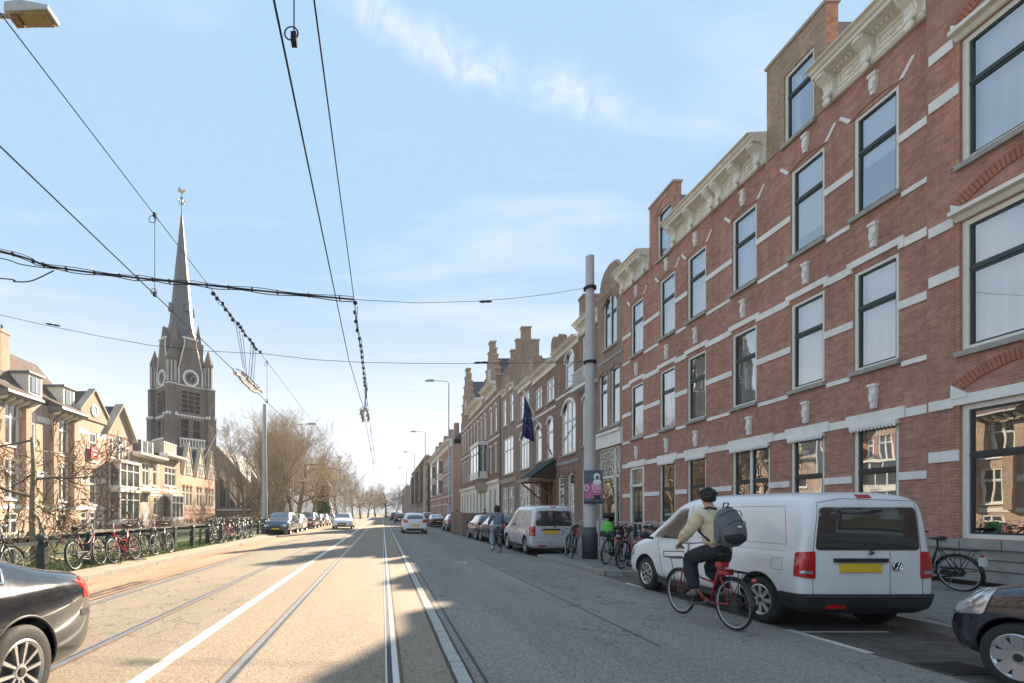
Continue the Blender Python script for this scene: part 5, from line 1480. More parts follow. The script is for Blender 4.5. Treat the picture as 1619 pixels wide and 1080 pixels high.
# ============================================================= TREES
def make_tree(seed, H, spread=.45, trunk_h=.3, r0=.2, levels=5, kids=(5,5,4,4), twig=.006, up=.35, multi=1, lean=0, droop=0, crownmat='twig', trunkmat='bark', minr=.004):
    rd = random.Random(seed)
    big = MB(); small = MB(); tips = []
    def branch(p, d, L, r, lev, n0):
        seg = 5 if lev == 0 else (4 if lev < 3 else 2)
        pts = [p]; rs = [r]; dirs = [d]
        q = p.copy(); dd = d.copy()
        for i in range(seg):
            j = .10 if lev == 0 else .22
            dd = (dd + Vector((rd.gauss(0,j), rd.gauss(0,j), rd.gauss(0,j*.6) + (up*.22 if lev else 0) - droop*.1*lev))).normalized()
            q = q + dd*(L/seg); pts.append(q.copy()); dirs.append(dd.copy())
            rs.append(max(minr, r*(1-.62*(i+1)/seg)))
        tgt = big if r > .045 else small
        tgt.path(pts, rs, 7 if lev == 0 else (5 if lev < 2 else 3), cap=(lev == 0))
        if lev >= levels: tips.append((pts[-1], dirs[-1])); return
        n = kids[min(lev, len(kids)-1)]
        for k in range(n):
            t = (trunk_h if lev == 0 else .25) + (1-(trunk_h if lev == 0 else .25))*((k+rd.random()*.9)/n)
            t = min(t, .98); i = min(seg-1, int(t*seg)); f = t*seg-i
            pp = pts[i].lerp(pts[i+1], f); base = dirs[i]
            az = rd.uniform(0, 2*PI) if lev else (2*PI*(k*.382)+rd.uniform(-.4,.4))
            side = base.cross(Vector((math.cos(az), math.sin(az), .13))).normalized()
            ang = rd.uniform(.45,.95) if lev else rd.uniform(.55,1.0)*(spread/.45)
            nd = (base*math.cos(ang) + side*math.sin(ang) + Vector((0,0,up*(.5 if lev else .6)))).normalized()
            l2 = L*rd.uniform(.48,.72)*(1-.35*t if lev == 0 else 1)
            branch(pp, nd, l2, rs[i]*rd.uniform(.42,.62), lev+1, n0)
        tips.append((pts[-1], dirs[-1]))
    for m in range(multi):
        a = 2*PI*m/max(1,multi)
        d = Vector((math.cos(a)*.22 if multi > 1 else lean, math.sin(a)*.22 if multi > 1 else 0, 1)).normalized()
        branch(Vector((math.cos(a)*.15, math.sin(a)*.15, -.3)) if multi > 1 else Vector((0,0,-.3)), d, H*.62*rd.uniform(.9,1.05), r0*(.8 if multi > 1 else 1), 0, 0)
    tm = big.mesh('trunk', M[trunkmat], True); cm = small.mesh('crown', M[crownmat])
    return tm, cm, tips
protos = [make_tree(11, 15, .42, .24, .26, 5, (10,6,4,3,2), minr=.011), make_tree(12, 14, .5, .22, .22, 5, (10,6,4,3,2), minr=.011), make_tree(13, 15, .3, .26, .22, 5, (9,5,4,3,2), up=.4, minr=.011),
          make_tree(14, 13, .8, .3, .30, 5, (10,6,5,3,2), up=.12, minr=.011)]
tl = ['bare tree with {} behind the {}', ]
def tree(k, x, y, s, rz, label, group='bare park trees beyond the church'):
    r = empty('bare_tree', (x,y,0), rz, label, 'tree', group)
    tm, cm, _ = protos[k]
    a = inst('trunk', tm, r, scale=(s,s,s)); b = inst('crown', cm, r, scale=(s,s,s))
    return r
TR = [
 (1,-13.2,48.5,.80,0,'big bare tree closest to the right side of the church tower'),
 (2,-12.0,50,.84,1,'slim bare tree second to the right of the church'),
 (2,-11.6,54,.9,2,'slim bare tree directly left of the grey lamp post by the parked cars'),
 (0,-10.6,47,.8,3,'bare tree with forked crown rising right behind the left tram pole'),
 (2,-9.9,50,.84,4,'tall narrow bare tree behind the blue grey parked car'),
 (2,-12.4,60,.95,5,'bare tree farther back between two slim ones above the parked cars'),
 (0,-10.2,57,.88,.7,'bare tree above the maroon parked car'),
 (3,-9.6,56,1.0,1.7,'wide spreading bare tree leaning over the street beside the ivy tree'),
 (3,-9.8,70,1.15,2.7,'wide bare tree just behind the ivy covered trunk'),
 (1,-17,68,.85,3.1,'bare tree beside the church nave'),
 (0,-19.5,80,.9,3.9,'bare tree partly behind the church nave'),
 (1,-10.6,84,1.15,4.4,'bare tree above the oncoming white car'),
 (0,-8.5,96,.95,5.1,'bare tree far down the left kerb'),
 (0,-7,118,.85,.9,'bare tree just left of the far end of the rails'),
 (3,-4.5,150,1.0,2.2,'bushy bare tree left of the vanishing point'),
 (1,4.5,165,.9,1.2,'bare tree against the far right houses'),
 (3,-5.5,125,1.05,5.9,'round headed bare tree at the street end left of centre'),
 (3,1.0,150,1.1,.3,'round headed bare tree standing at the street end near the vanishing point'),
 (1,-14,110,1.1,1.3,'bare tree in the hazy background left of the street end'),
 (0,-20,95,1.0,2.3,'bare tree far behind among the park trunks'),
 (2,-16,75,1.1,3.3,'slim bare tree deep in the park left of the ivy tree'),
 (2,-14.5,66,1.1,4.3,'slim bare tree deep in the park behind the lamp post'),
 (3,-2.5,175,1.2,5.3,'low bare tree closing the street end'),
]
for t_ in TR: tree(*t_)
# far wood at the end of the street: one mass
fr_ = random.Random(5); mb = MB()
for i in range(6500):
    y = fr_.uniform(105,300); x = fr_.uniform(-.29*y-1,-11) if y < 190 else fr_.uniform(-60,12); 
    p = Vector((x, y, fr_.uniform(0,1)**.9*9)); d = Vector((fr_.gauss(0,.5), fr_.gauss(0,.3), 1)).normalized()
    L_ = fr_.uniform(1,3.4)
    mb.tube(p, p+d*L_, fr_.uniform(.02,.07), .008, 3, cap=False)
tag(mb.build('far_wood', M['farwood']), 'hazy mass of bare brown trees closing off the park and the street end', 'wood', kind='stuff')
# low winter scrub along the park edge
vs=[]; fs=[]
for i in range(9000):
    y = 44+fr_.random()**1.2*100; x = -10.2 - fr_.random()*.12*y
    z = fr_.random()**1.6*1.5*(.5+.5*noise.noise(Vector((x*.3,y*.2,0)))+.3)
    s_ = fr_.uniform(.04,.11)*(1+y*.012); a = fr_.uniform(0,6.28); c = Vector((x,y,z)); u = Vector((math.cos(a),math.sin(a),fr_.uniform(-.5,.5)))*s_; v = Vector((fr_.uniform(-.4,.4),fr_.uniform(-.4,.4),1))*s_*.7
    b = len(vs); vs += [c-u, c-v, c+u, c+v]; fs.append((b,b+1,b+2,b+3))
mb = MB(); mb.add(vs, fs); tag(mb.build('scrub', M['shrubleaf']), 'tangled olive brown scrub under the park trees behind the parked cars', 'scrub', kind='stuff')
# ivy covered tree
iv = empty('ivy_tree', (-8.9,76,0), 0, 'dark green ivy covered trunk standing out among the bare trees', 'tree')
vs=[]; fs=[]
for i in range(9000):
    z = fr_.random()*6.6; rad = (1.15+.3*math.sin(z*1.15+.6)*(.6+.4*math.sin(z*2.3)))*(1 if z<5.2 else max(.12,(6.9-z)/1.7)); a = fr_.uniform(0,6.28)
    rad *= fr_.uniform(.75,1.12); c = Vector((rad*math.cos(a),rad*math.sin(a),z)); s_ = fr_.uniform(.05,.10)
    u = Vector((-math.sin(a),math.cos(a),fr_.uniform(-.6,.6)))*s_; v = Vector((math.cos(a)*.5,math.sin(a)*.5,-.9))*s_
    b=len(vs); vs += [c-u,c-v,c+u,c+v]; fs.append((b,b+1,b+2,b+3))
mb = MB(); mb.add(vs,fs); mb.build('crown', M['ivy'], iv)
MB().tube((0,0,-.2),(0.1,0,6.2),.35,.15,8).build('trunk', M['barkdark'], iv)
# small magnolia-like tree behind the fence, left
tm, cm, tips = make_tree(29, 6.6, 1.15, .16, .12, 4, (12,6,5,3), up=.22, lean=-.05, minr=.010, crownmat='barkdark')
mt = empty('budding_tree', (-9.55,13.9,-.15), .6, 'small spreading tree with russet buds behind the fence at the left edge', 'tree')
inst('trunk', tm, mt); inst('crown', cm, mt)
vs=[]; fs=[]
for p, d in tips:
    if fr_.random() < .62: continue
    for q in range(fr_.choice((1,2,3,4))):
        c = p + Vector((fr_.gauss(0,.05),fr_.gauss(0,.05),fr_.gauss(0,.05))); s_ = fr_.uniform(.02,.055)
        u = Vector((fr_.gauss(0,1),fr_.gauss(0,1),fr_.gauss(0,1))).normalized()*s_; v = u.cross(Vector((fr_.random(),fr_.random(),fr_.random()))).normalized()*s_*.7
        b=len(vs); vs += [c-u,c-v,c+u,c+v]; fs.append((b,b+1,b+2,b+3))
mb = MB(); mb.add(vs,fs); o = mb.build('buds', M['bud'], mt); o['kind'] = 'stuff'
# shrubs before the left houses
for i,(x,y,s_,lab) in enumerate(((-23.5,38,1.0,'low russet shrub in front of the yellow house'),(-23.4,47,1.1,'round reddish shrub below the white double bay'),(-23.4,53,.9,'low brown hedge by the pale house door'),(-22.5,66,1.3,'brown shrub before the school gables'),(-22,73,1.6,'large bare bush at the foot of the church'))):
    r_ = empty('shrub', (x,y,-.05), 0, lab, 'shrub', 'shrubs before the left houses')
    vs=[]; fs=[]
    for k in range(900):
        v3 = Vector((fr_.gauss(0,1),fr_.gauss(0,1),abs(fr_.gauss(0,1)))).normalized()*s_*fr_.uniform(.6,1.05); c = Vector((v3.x*.8,v3.y*1.8,v3.z)); sz = fr_.uniform(.03,.07)
        u = Vector((fr_.gauss(0,1),fr_.gauss(0,1),fr_.gauss(0,1))).normalized()*sz; v = u.cross(Vector((fr_.random(),1,fr_.random()))).normalized()*sz
        b=len(vs); vs += [c-u,c-v,c+u,c+v]; fs.append((b,b+1,b+2,b+3))
    mb = MB(); mb.add(vs,fs); mb.build('foliage', M['bud' if i in (0,1) else 'shrubleaf'], r_)
    mb = MB()
    for k in range(14): mb.tube((0,0,-.1),(fr_.uniform(-.6,.6)*s_,fr_.uniform(-1.2,1.2)*s_,fr_.uniform(.4,.9)*s_),.02,.008,4)
    mb.build('stem', M['barkdark'], r_)

# ============================================================= POLES, LAMPS
def tram_pole(x,y,h,label,r0=.19,poster=False,lean=(0,0)):
    p = empty('tram_pole', (x,y,-.02), 0, label, 'pole', 'tram line poles')
    MB().lathe([(0,-.02),(r0*1.22,-.02),(r0*1.22,.78),(r0*1.15,.84),(r0,.86),(r0,1.0)],20).build('pole_foot', M['polebase'], p, smooth=True)
    MB().lathe([(r0,.86),(r0*.97,2.6),(r0*.97,2.62),(r0*.82,h*.5),(r0*.80,h*.5+.03),(r0*.66,h-.15),(r0*.66,h),(0,h+.02)],20).build('pole_shaft', M['galv'], p, smooth=False)
    return p
pp = tram_pole(6.47,15.6,9.45,'thick grey tram pole carrying a pink poster on the right pavement')
for z in (6.14,8.45): MB().lathe([(.15,z-.04),(.19,z-.04),(.19,z+.04),(.15,z+.04)],16,closed=True).build('clamp_ring', M['wire'], pp)
MB().lathe([(.185,1.42),(.189,1.42),(.189,1.45),(.185,1.45)],16,closed=True).build('steel_band', M['steel'], pp)
# poster wrapped board
ps = empty('poster', (6.47,15.6-.24,1.70), R(-14), 'pink and blue grey event poster strapped to the thick grey tram pole', 'poster')
def curved(x0,x1,z0,z1,off=0.0,thick=.006):
    mb = MB(); n = 8; vs=[]
    for i in range(n+1):
        x = x0+(x1-x0)*i/n; yv = -.05-off + .22*(x*x)
        vs += [(x,yv,z0),(x,yv,z1),(x,yv+thick,z0),(x,yv+thick,z1)]
    fs=[]
    for i in range(n):
        a=4*i; b=a+4; fs += [(a,b,b+1,a+1),(a+2,a+3,b+3,b+2),(a,a+2,b+2,b),(a+1,b+1,b+3,a+3)]
    fs += [(0,1,3,2),(4*n,4*n+2,4*n+3,4*n+1)]
    mb.add(vs,fs); return mb
curved(-.27,.27,0,1.03,0,.02).build('poster_board', M['greyposter'], ps)
curved(-.25,.25,.16,.62,.003,.003).build('pink_print', M['pinkposter'], ps)
curved(-.02,.2,.55,.70,.004,.003).build('pink_print', M['pinkposter'], ps)
mb = curved(-.27,.27,.0,.07,.004,.003); mb.build('black_strip', M['blackplastic'], ps)
curved(.02,.20,.13,.27,.005,.003).build('black_block', M['blackplastic'], ps)
mb = curved(-.26,-.235,.40,.58,.006,.003); 
for a in ((-.235,-.16,.555,.58),(-.235,-.16,.40,.425),(-.16,-.135,.44,.54)):
    t_ = curved(*a,.006,.003); mb.add(t_.v,t_.f)
for a in ((-.03,-.01,.43,.58),(-.01,.05,.56,.58),(-.01,.05,.43,.45),(.05,.07,.45,.56),(.10,.12,.43,.56),(.12,.2,.54,.56),(.13,.15,.43,.50),(.18,.2,.43,.56),(-.0,.18,.36,.38)):
    t_ = curved(*a,.006,.003); mb.add(t_.v,t_.f)
mb.build('poster_lettering', M['whiteprint'], ps)
mb = MB(); mb.sphere((.10,-.055,.82),.095,.012,.12,10,8); mb.sphere((.11,-.056,.66),.12,.012,.09,10,6); mb.build('poster_figure', M['whiteprint'], ps)
mb = MB(); mb.sphere((.105,-.062,.80),.055,.010,.07,10,8); mb.build('poster_figure', M['greyposter'], ps)
tram_pole(-8.55,36.2,9.3,'grey tram pole standing before the bare trees at the left kerb', .2)
tram_pole(-13.1,16.4,8.4,'grey tram pole on the green, just outside the left frame edge', .18)
tram_pole(-13.6,11.4,8.6,'grey tram pole nearest the camera on the left green', .18)
for i,(x,y) in enumerate(((6.6,47),(6.6,80),(-8.9,78),(6.6,118),(-9,120))):
    tram_pole(x,y,9.0,['tram pole before the gabled building','tram pole by the side street corner','tram pole among the far left trees','tram pole before the long terrace with bays','farthest tram pole on the left'][i],.15)
def lamp(x,y,h,arm,az,label,head=.75,foot=True):
    p = empty('street_lamp', (x,y,-.03), az, label, 'street lamp', 'street lamps')
    MB().lathe([(.10,0),(.10,1.3),(.075,1.35),(.05,h-.1),(.04,h)],12).build('lamp_post', M['galv'], p, smooth=True)
    MB().path([(0,0,h-.15),(.03,0,h),(.3,0,h+.1),(arm,0,h+.16)],.035,8).build('lamp_arm', M['galv'], p, smooth=True)
    hd = MB(); hd.prism([(arm-.05,h+.1),(arm+head,h+.13),(arm+head,h+.19),(arm+head*.3,h+.27),(arm-.05,h+.24)],-.14,.14)
    hd.build('lamp_head', M['galv'], p)
    MB().box(arm+.14,arm+head-.05,-.11,.11,h+.085,h+.125).build('lamp_cover', M['lampglass'], p)
    MB().box(arm-.0,arm+.12,-.08,.08,h+.05,h+.1).build('lamp_driver', M['brownwood'], p)
    return p
lamp(6.35,48.0,14.0,1.5,R(180),'tall street lamp on the right pavement before the brown gabled building')
lamp(6.4,75,13.5,1.5,R(180),'street lamp on the right near the side street')
lamp(6.4,100,13.5,1.5,R(180),'third street lamp along the right side')
lamp(6.4,135,13.5,1.5,R(180),'distant street lamp on the right by the olive block')
lamp(-9.0,50,10.2,1.6,0,'slim lamp post standing between the bare trees and parked cars')
lamp(-8.9,80,10.2,1.6,0,'lamp post behind the ivy tree')
lamp(-8.9,115,10.2,1.6,0,'lamp post far down the left kerb')
lamp(-8.6,7.75,9.0,2.88,R(0),'street lamp whose flat head and arm reach in at the top left corner',.62)
# bollard like white post behind the pole
cb = empty('cable_cabinet', (8.3,19.3,0), 0, 'white metal cable cabinet behind the silver van and pole', 'cabinet')
MB().box(-.3,.3,-.2,.2,.0,1.15).build('cabinet_body', M['whitepost'], cb); MB().box(-.33,.33,-.23,.23,1.15,1.2).build('cabinet_top', M['galv'], cb); MB().box(-.01,.01,-.21,-.2,.1,1.1).build('door_seam', M['polebase'], cb)
# small street signs far right
sg = empty('round_sign', (6.9,52,0), 0, 'round red and white road sign on the right pavement far away', 'sign')
MB().tube((0,0,0),(0,0,2.9),.03,n=6).build('sign_post', M['galv'], sg)
MB().lathe([(0.001,0),(.3,0),(.3,.02),(.001,.02)],16,Matrix.Translation((0,-.05,2.6))@Matrix.Rotation(R(90),4,'X')).build('sign_board', M['redsign'], sg)
MB().box(-.2,.2,-.08,-.07,2.55,2.65).build('sign_bar', M['whiteprint'], sg)

# ============================================================= OVERHEAD WIRES
def wire(name, pts, r, label, cat='wire', m='wire', sag=0.0, group=None, n=1):
    P = []
    for a,b in zip(pts, pts[1:]):
        a=Vector(a); b=Vector(b); k_=max(2,int((b-a).length/1.5)) if sag else 1
        for i in range(k_): 
            t=i/k_; q=a.lerp(b,t); q.z -= sag*4*t*(1-t); P.append(q)
    P.append(Vector(pts[-1]))
    mb = MB(); mb.path(P, r, 6)
    o = mb.build(name, M[m], smooth=True)
    return tag(o, label, cat, group)
YW = [-20,11.4,16.2,40,75,110,150,260]
wire('contact_wire', [(-.655-(.12 if 5<y<12 else 0),y,4.93) for y in YW], .0085, 'lower tram contact wire running straight above the right hand track', 'wire')
wire('messenger_wire', [(-.655,-20,6.32),(-.655,11.4,6.32),(-.655,16.2,6.15),(-.655,40,6.1),(-.655,75,6.1),(-.655,110,6.1),(-.655,260,6.1)], .009, 'upper carrying wire above the right hand tram track', 'wire')
wire('contact_wire', [(-3.83,y,5.09) for y in YW], .0085, 'lower tram contact wire crossing the sky toward the bare trees on the left', 'wire')
wire('messenger_wire', [(-3.85,y,6.45) for y in YW], .007, 'upper carrying wire passing the church spire', 'wire', 'thinwire')
# droppers with loops
def dropper(x,y,z0,z1,label):
    d = empty('dropper', (x,y,0), 0, label, 'wire', 'droppers on the overhead wires')
    MB().tube((0,0,z0),(0,0,z1),.0055,n=4).build('dropper_rod', M['thinwire'], d)
    MB().torus((-.04,0,z1-.08),.06,.006,12,4,Matrix.Rotation(R(90),3,'X')).build('dropper_loop', M['wire'], d)
    MB().torus((-.02,0,z0+.06),.05,.006,12,4,Matrix.Rotation(R(90),3,'X')).build('dropper_loop', M['wire'], d)
    MB().box(-.02,.02,-.03,.03,z0-.02,z0+.05).build('clamp', M['wire'], d); MB().box(-.02,.02,-.03,.03,z1-.05,z1+.02).build('clamp', M['wire'], d)
dropper(-3.84,8.42,5.09,6.45,'thin dropper with loops left of the church spire')
dropper(-3.84,16.6,5.09,6.45,'dropper right of the hanging insulator cluster')
dropper(-.66,3.72,4.93,6.32,'dropper with wire loop at the top edge above the tracks')
for i,y in enumerate((28,36)): dropper(-.66,y,4.93,6.12,['dropper beyond the right insulator cluster','far dropper above the right track'][i])
# thick feeder cable across
fc = empty('feeder_cable', (0,0,0), 0, 'thick dark feeder cable bundle spanning from the left edge to the wires above the track', 'cable')
def bez(pts,n=8):
    out=[]; P=[Vector(p) for p in pts]
    for i in range(len(P)-1):
        p0=P[max(0,i-1)]; p1=P[i]; p2=P[i+1]; p3=P[min(len(P)-1,i+2)]
        for k_ in range(n):
            t=k_/n; out.append(.5*((2*p1)+(-p0+p2)*t+(2*p0-5*p1+4*p2-p3)*t*t+(-p0+3*p1-3*p2+p3)*t**3))
    out.append(P[-1]); return out
main = bez([(-13.5,11.4,8.45),(-8.75,11.4,7.4),(-7.6,11.4,7.05),(-6.0,11.4,6.83),(-5.0,11.4,6.72),(-3.85,11.4,6.60),(-2.4,11.4,6.45),(-.66,11.4,6.29)])
MB().path(main,.020,6).build('cable', M['wire'], fc, smooth=True)
MB().path([p+Vector((0,.03,-.035+.02*math.sin(i*.9))) for i,p in enumerate(main)],.011,5).build('cable', M['wire'], fc, smooth=True)
MB().path([p+Vector((0,-.03,.03+.02*math.sin(i*.7+1))) for i,p in enumerate(main)],.008,5).build('cable', M['wire'], fc, smooth=True)
MB().path(bez([(-13.5,11.4,7.7),(-9.2,11.4,7.3),(-8.2,11.4,7.08),(-7.4,11.4,6.98)]),.012,5).build('cable', M['wire'], fc, smooth=True)
MB().path(bez([(-13.5,11.4,7.0),(-8.9,11.4,6.78),(-8.4,11.4,6.70),(-8.0,11.4,6.72),(-7.5,11.4,6.95)]),.014,5).build('cable', M['wire'], fc, smooth=True)
me_ = MB().box(-.015,.015,-.035,.035,-.04,.04).mesh('cable_clip', M['wire'])
for i in range(6,len(main),3): inst('cable_clip', me_, fc, main[i])
wire('span_wire', [(-.66,11.4,6.29),(2.4,13.3,7.05),(6.35,15.55,8.43)], .006, 'thin pale span wire from the track wires up to the pole top', 'wire','thinwire', sag=.06)
wire('span_wire', [(-12.9,16.4,8.0),(-7.5,16.2,6.85),(-3.85,16.2,6.58),(-.66,16.2,6.30),(6.35,15.6,6.14)], .008, 'second span wire stretched across from left edge to lower pole clamp', 'wire','thinwire', sag=.05)
for i,(x,y,z,L_) in enumerate(((-11.0,16.3,7.6,.5),(2.9,15.9,6.2,.45),(2.6,13.45,7.1,.35))):
    o = MB().lathe([(.012,0),(.02,.03),(.035,L_*.3),(.02,L_*.5),(.035,L_*.7),(.02,L_-.03),(.012,L_)],8,Matrix.Rotation(R(88 if i else 100),4,'Y')).build('strain_insulator', M['wire'], smooth=True); o.location=(x,y,z)
    tag(o, ['strain insulator on the left half of the second span wire','strain insulator left of the pole on the lower span wire','small strain insulator on the upper pale span wire'][i], 'insulator')
# section insulators: chains of clamps and droppers with beige blocks at the contact wire
def section(x, y0, y1, zm, zc, label, dense=1.0):
    s = empty('section_insulator', (x,0,0), 0, label, 'insulator')
    rd = random.Random(int(y0*10)); 
    c = MB(); pts = [(rd.uniform(-.03,.03), y0+(y1-y0)*i/14, zm+.02*math.sin(i)) for i in range(15)]
    MB().path(pts,.009,5).build('chain_cable', M['wire'], s, smooth=True)
    MB().path([(p[0]+.05,p[1],p[2]-.08-.05*math.sin(i*1.3)) for i,p in enumerate(pts)],.008,4).build('chain_cable', M['wire'], s, smooth=True)
    me_ = MB().box(-.03,.03,-.035,.035,-.03,.03).sphere((0,0,.03),.028,nu=6,nv=4).mesh('chain_clamp', M['wire'])
    for i in range(15): inst('chain_clamp', me_, s, pts[i], (0,0,rd.uniform(0,3)))
    for i in range(7):
        y = y1-.3-(.32*i); q = MB(); q.tube((rd.uniform(-.1,.1),y,zm),(-.12+.04*i,y,zc+.18),.007,n=4); q.build('hanger', M['thinwire'], s)
    me_ = MB().box(-.035,.035,-.14,.14,-.03,.03).mesh('insulator_block', M['insul'])
    for i in range(6):
        for sx in (-.10,.10): inst('insulator_block', me_, s, (sx+rd.uniform(-.02,.02), y1-.25-.36*i, zc+.04+rd.uniform(-.02,.04)), (0,0,rd.uniform(-.25,.25)))
    f = MB()
    for sx in (-.14,.14): f.path([(sx*.3,y1-2.6,zc+.05),(sx,y1-2.2,zc+.06),(sx,y1-.3,zc+.06),(sx*.3,y1+.1,zc+.05)],.011,5)
    f.build('runner', M['wire'], s)
section(-3.85, 11.4, 15.6, 6.42, 5.12, 'left section insulator with hanging rods and beige blocks near the church')
section(-.655, 11.5, 19.6, 6.25, 4.96, 'right section insulator chain hanging above the middle of the street')
# messenger wire clutter

# ============================================================= FENCE
fe = empty('low_fence', (-8.0,0,0), 0, 'low dark green fence with round topped posts along the grass verge', 'fence')
me_p = MB().box(-.085,.085,-.085,.085,-.1,.80).lathe([(.11,.80),(.11,.84),(.085,.88),(.0,.93)],10).mesh('fence_post', M['fencepaint'])
me_t = MB().box(-.035,.035,-.035,.035,-.1,.78).mesh('thin_post', M['fencepaint'])
yy = 6.2; i=0
while yy < 35.5:
    inst('fence_post' , me_p, fe, (0,yy,.0)); 
    if i % 2 == 0: inst('thin_post', me_t, fe, (0,yy+.92,.0))
    yy += 1.85; i += 1
for z in (.72,): MB().box(-.03,.03,5.5,35.4,z-.035,z+.035).build('fence_rail', M['fencepaint'], fe)
MB().tube((0,5.5,.42),(0,35.4,.42),.02,n=6).build('fence_rail', M['fencepaint'], fe)
# ============================================================= AIR
hb = MB(); hb.box(-140, 45, -25, 330, -1.6, 58)
hm, ht_ = newmat('thin_haze')
ho_ = N('ShaderNodeOutputMaterial', ht_); pv = N('ShaderNodeVolumePrincipled', ht_)
pv.inputs['Color'].default_value = (.93,.95,1,1); pv.inputs['Density'].default_value = .0004; pv.inputs['Anisotropy'].default_value = 0
ht_.links.new(pv.outputs[0], ho_.inputs['Volume'])
tag(hb.build('haze', hm), 'thin pale haze over the far end of the street', 'haze', kind='stuff')
# ============================================================= VEHICLES
def finalize(me_obj):
    dg = bpy.context.evaluated_depsgraph_get()
    me = bpy.data.meshes.new_from_object(me_obj.evaluated_get(dg))
    return me
def poly_resample(poly, step, closed=True):
    out = []
    n = len(poly)
    for i in range(n if closed else n-1):
        a = Vector(poly[i]); b = Vector(poly[(i+1)%n]); k = max(1,int((b-a).length/step))
        for j in range(k): out.append(a.lerp(b,j/k))
    return out
def rounded(poly, r, n=4):
    out = []; m = len(poly)
    for i in range(m):
        p0 = Vector(poly[i-1]); p = Vector(poly[i]); p1 = Vector(poly[(i+1)%m])
        a = (p0-p); b = (p1-p); ra = min(r, a.length*.45, b.length*.45)
        s = p + a.normalized()*ra; e = p + b.normalized()*ra
        for k in range(n+1):
            t = k/n; out.append(s*(1-t)**2 + p*2*t*(1-t) + e*t*t)
    return out
def decal(bvh, poly, axis, m, name, parent, off=.004, step=.06, r=.03, skirt=.02, dirsign=1, build=True):
    """patch of the body surface inside an outline: axis 'y' looks along the side, 'x' along the length, 'z' from above"""
    P = rounded([Vector(p) for p in poly], r) if r else [Vector(p) for p in poly]
    P = poly_resample(P, step)
    xs = [p.x for p in P]; ys = [p.y for p in P]
    pts = list(P); ne = len(P)
    x = min(xs)+step/2
    def inside(q):
        c = False; j = ne-1
        for i in range(ne):
            if (P[i].y > q.y) != (P[j].y > q.y) and q.x < (P[j].x-P[i].x)*(q.y-P[i].y)/(P[j].y-P[i].y+1e-12)+P[i].x: c = not c
            j = i
        return c
    while x < max(xs):
        y = min(ys)+step/2
        while y < max(ys):
            q = Vector((x,y))
            if inside(q) and min((q-p).length for p in P) > step*.45: pts.append(q)
            y += step
        x += step
    res = delaunay_2d_cdt(pts, [(i,(i+1)%ne) for i in range(ne)], [], 1, 1e-6)
    v2, _, fc = res[0], res[1], res[2]
    vs = []; ok = []; nr = []
    for q in v2:
        if axis == 'y': o = Vector((q.x, 4*dirsign, q.y)); d = Vector((0,-dirsign,0))
        elif axis == 'x': o = Vector((8*dirsign, q.x, q.y)); d = Vector((-dirsign,0,0))
        elif axis == 'r':     # wrapped round the tail: x is angle * 1.25 seen from a point inside
            th = q.x/1.25; d = Vector((math.cos(th), -math.sin(th), 0)); o = Vector((.1,0,q.y)) - d*5
        else: o = Vector((q.x, q.y, 5)); d = Vector((0,0,-1))
        loc, n, i, dist = bvh.ray_cast(o, d)
        if loc is None: vs.append(Vector((0,0,0))); nr.append(Vector((0,0,1))); ok.append(False)
        else:
            if n.dot(d) > 0: n = -n
            vs.append(loc + n*off); nr.append(n); ok.append(True)
    fs = [tuple(f) for f in fc if all(ok[i] for i in f) and max((vs[f[i]]-vs[f[i-1]]).length for i in range(len(f))) < step*3.2+.05]
    # skirt around boundary
    ed = {}
    for f in fs:
        for a,b in zip(f, f[1:]+f[:1]): ed[tuple(sorted((a,b)))] = ed.get(tuple(sorted((a,b))),0)+1
    nb = {}
    for (a,b),c in ed.items():
        if c == 1:
            for q in (a,b):
                if q not in nb: nb[q] = len(vs); vs.append(vs[q]-nr[q]*(off+skirt*.5))
            fs.append((a,b,nb[b],nb[a]))
    mb = MB(); mb.add(vs, fs)
    if not build: return mb
    o = mb.build(name, m, parent, smooth=False, fix=True)
    return o
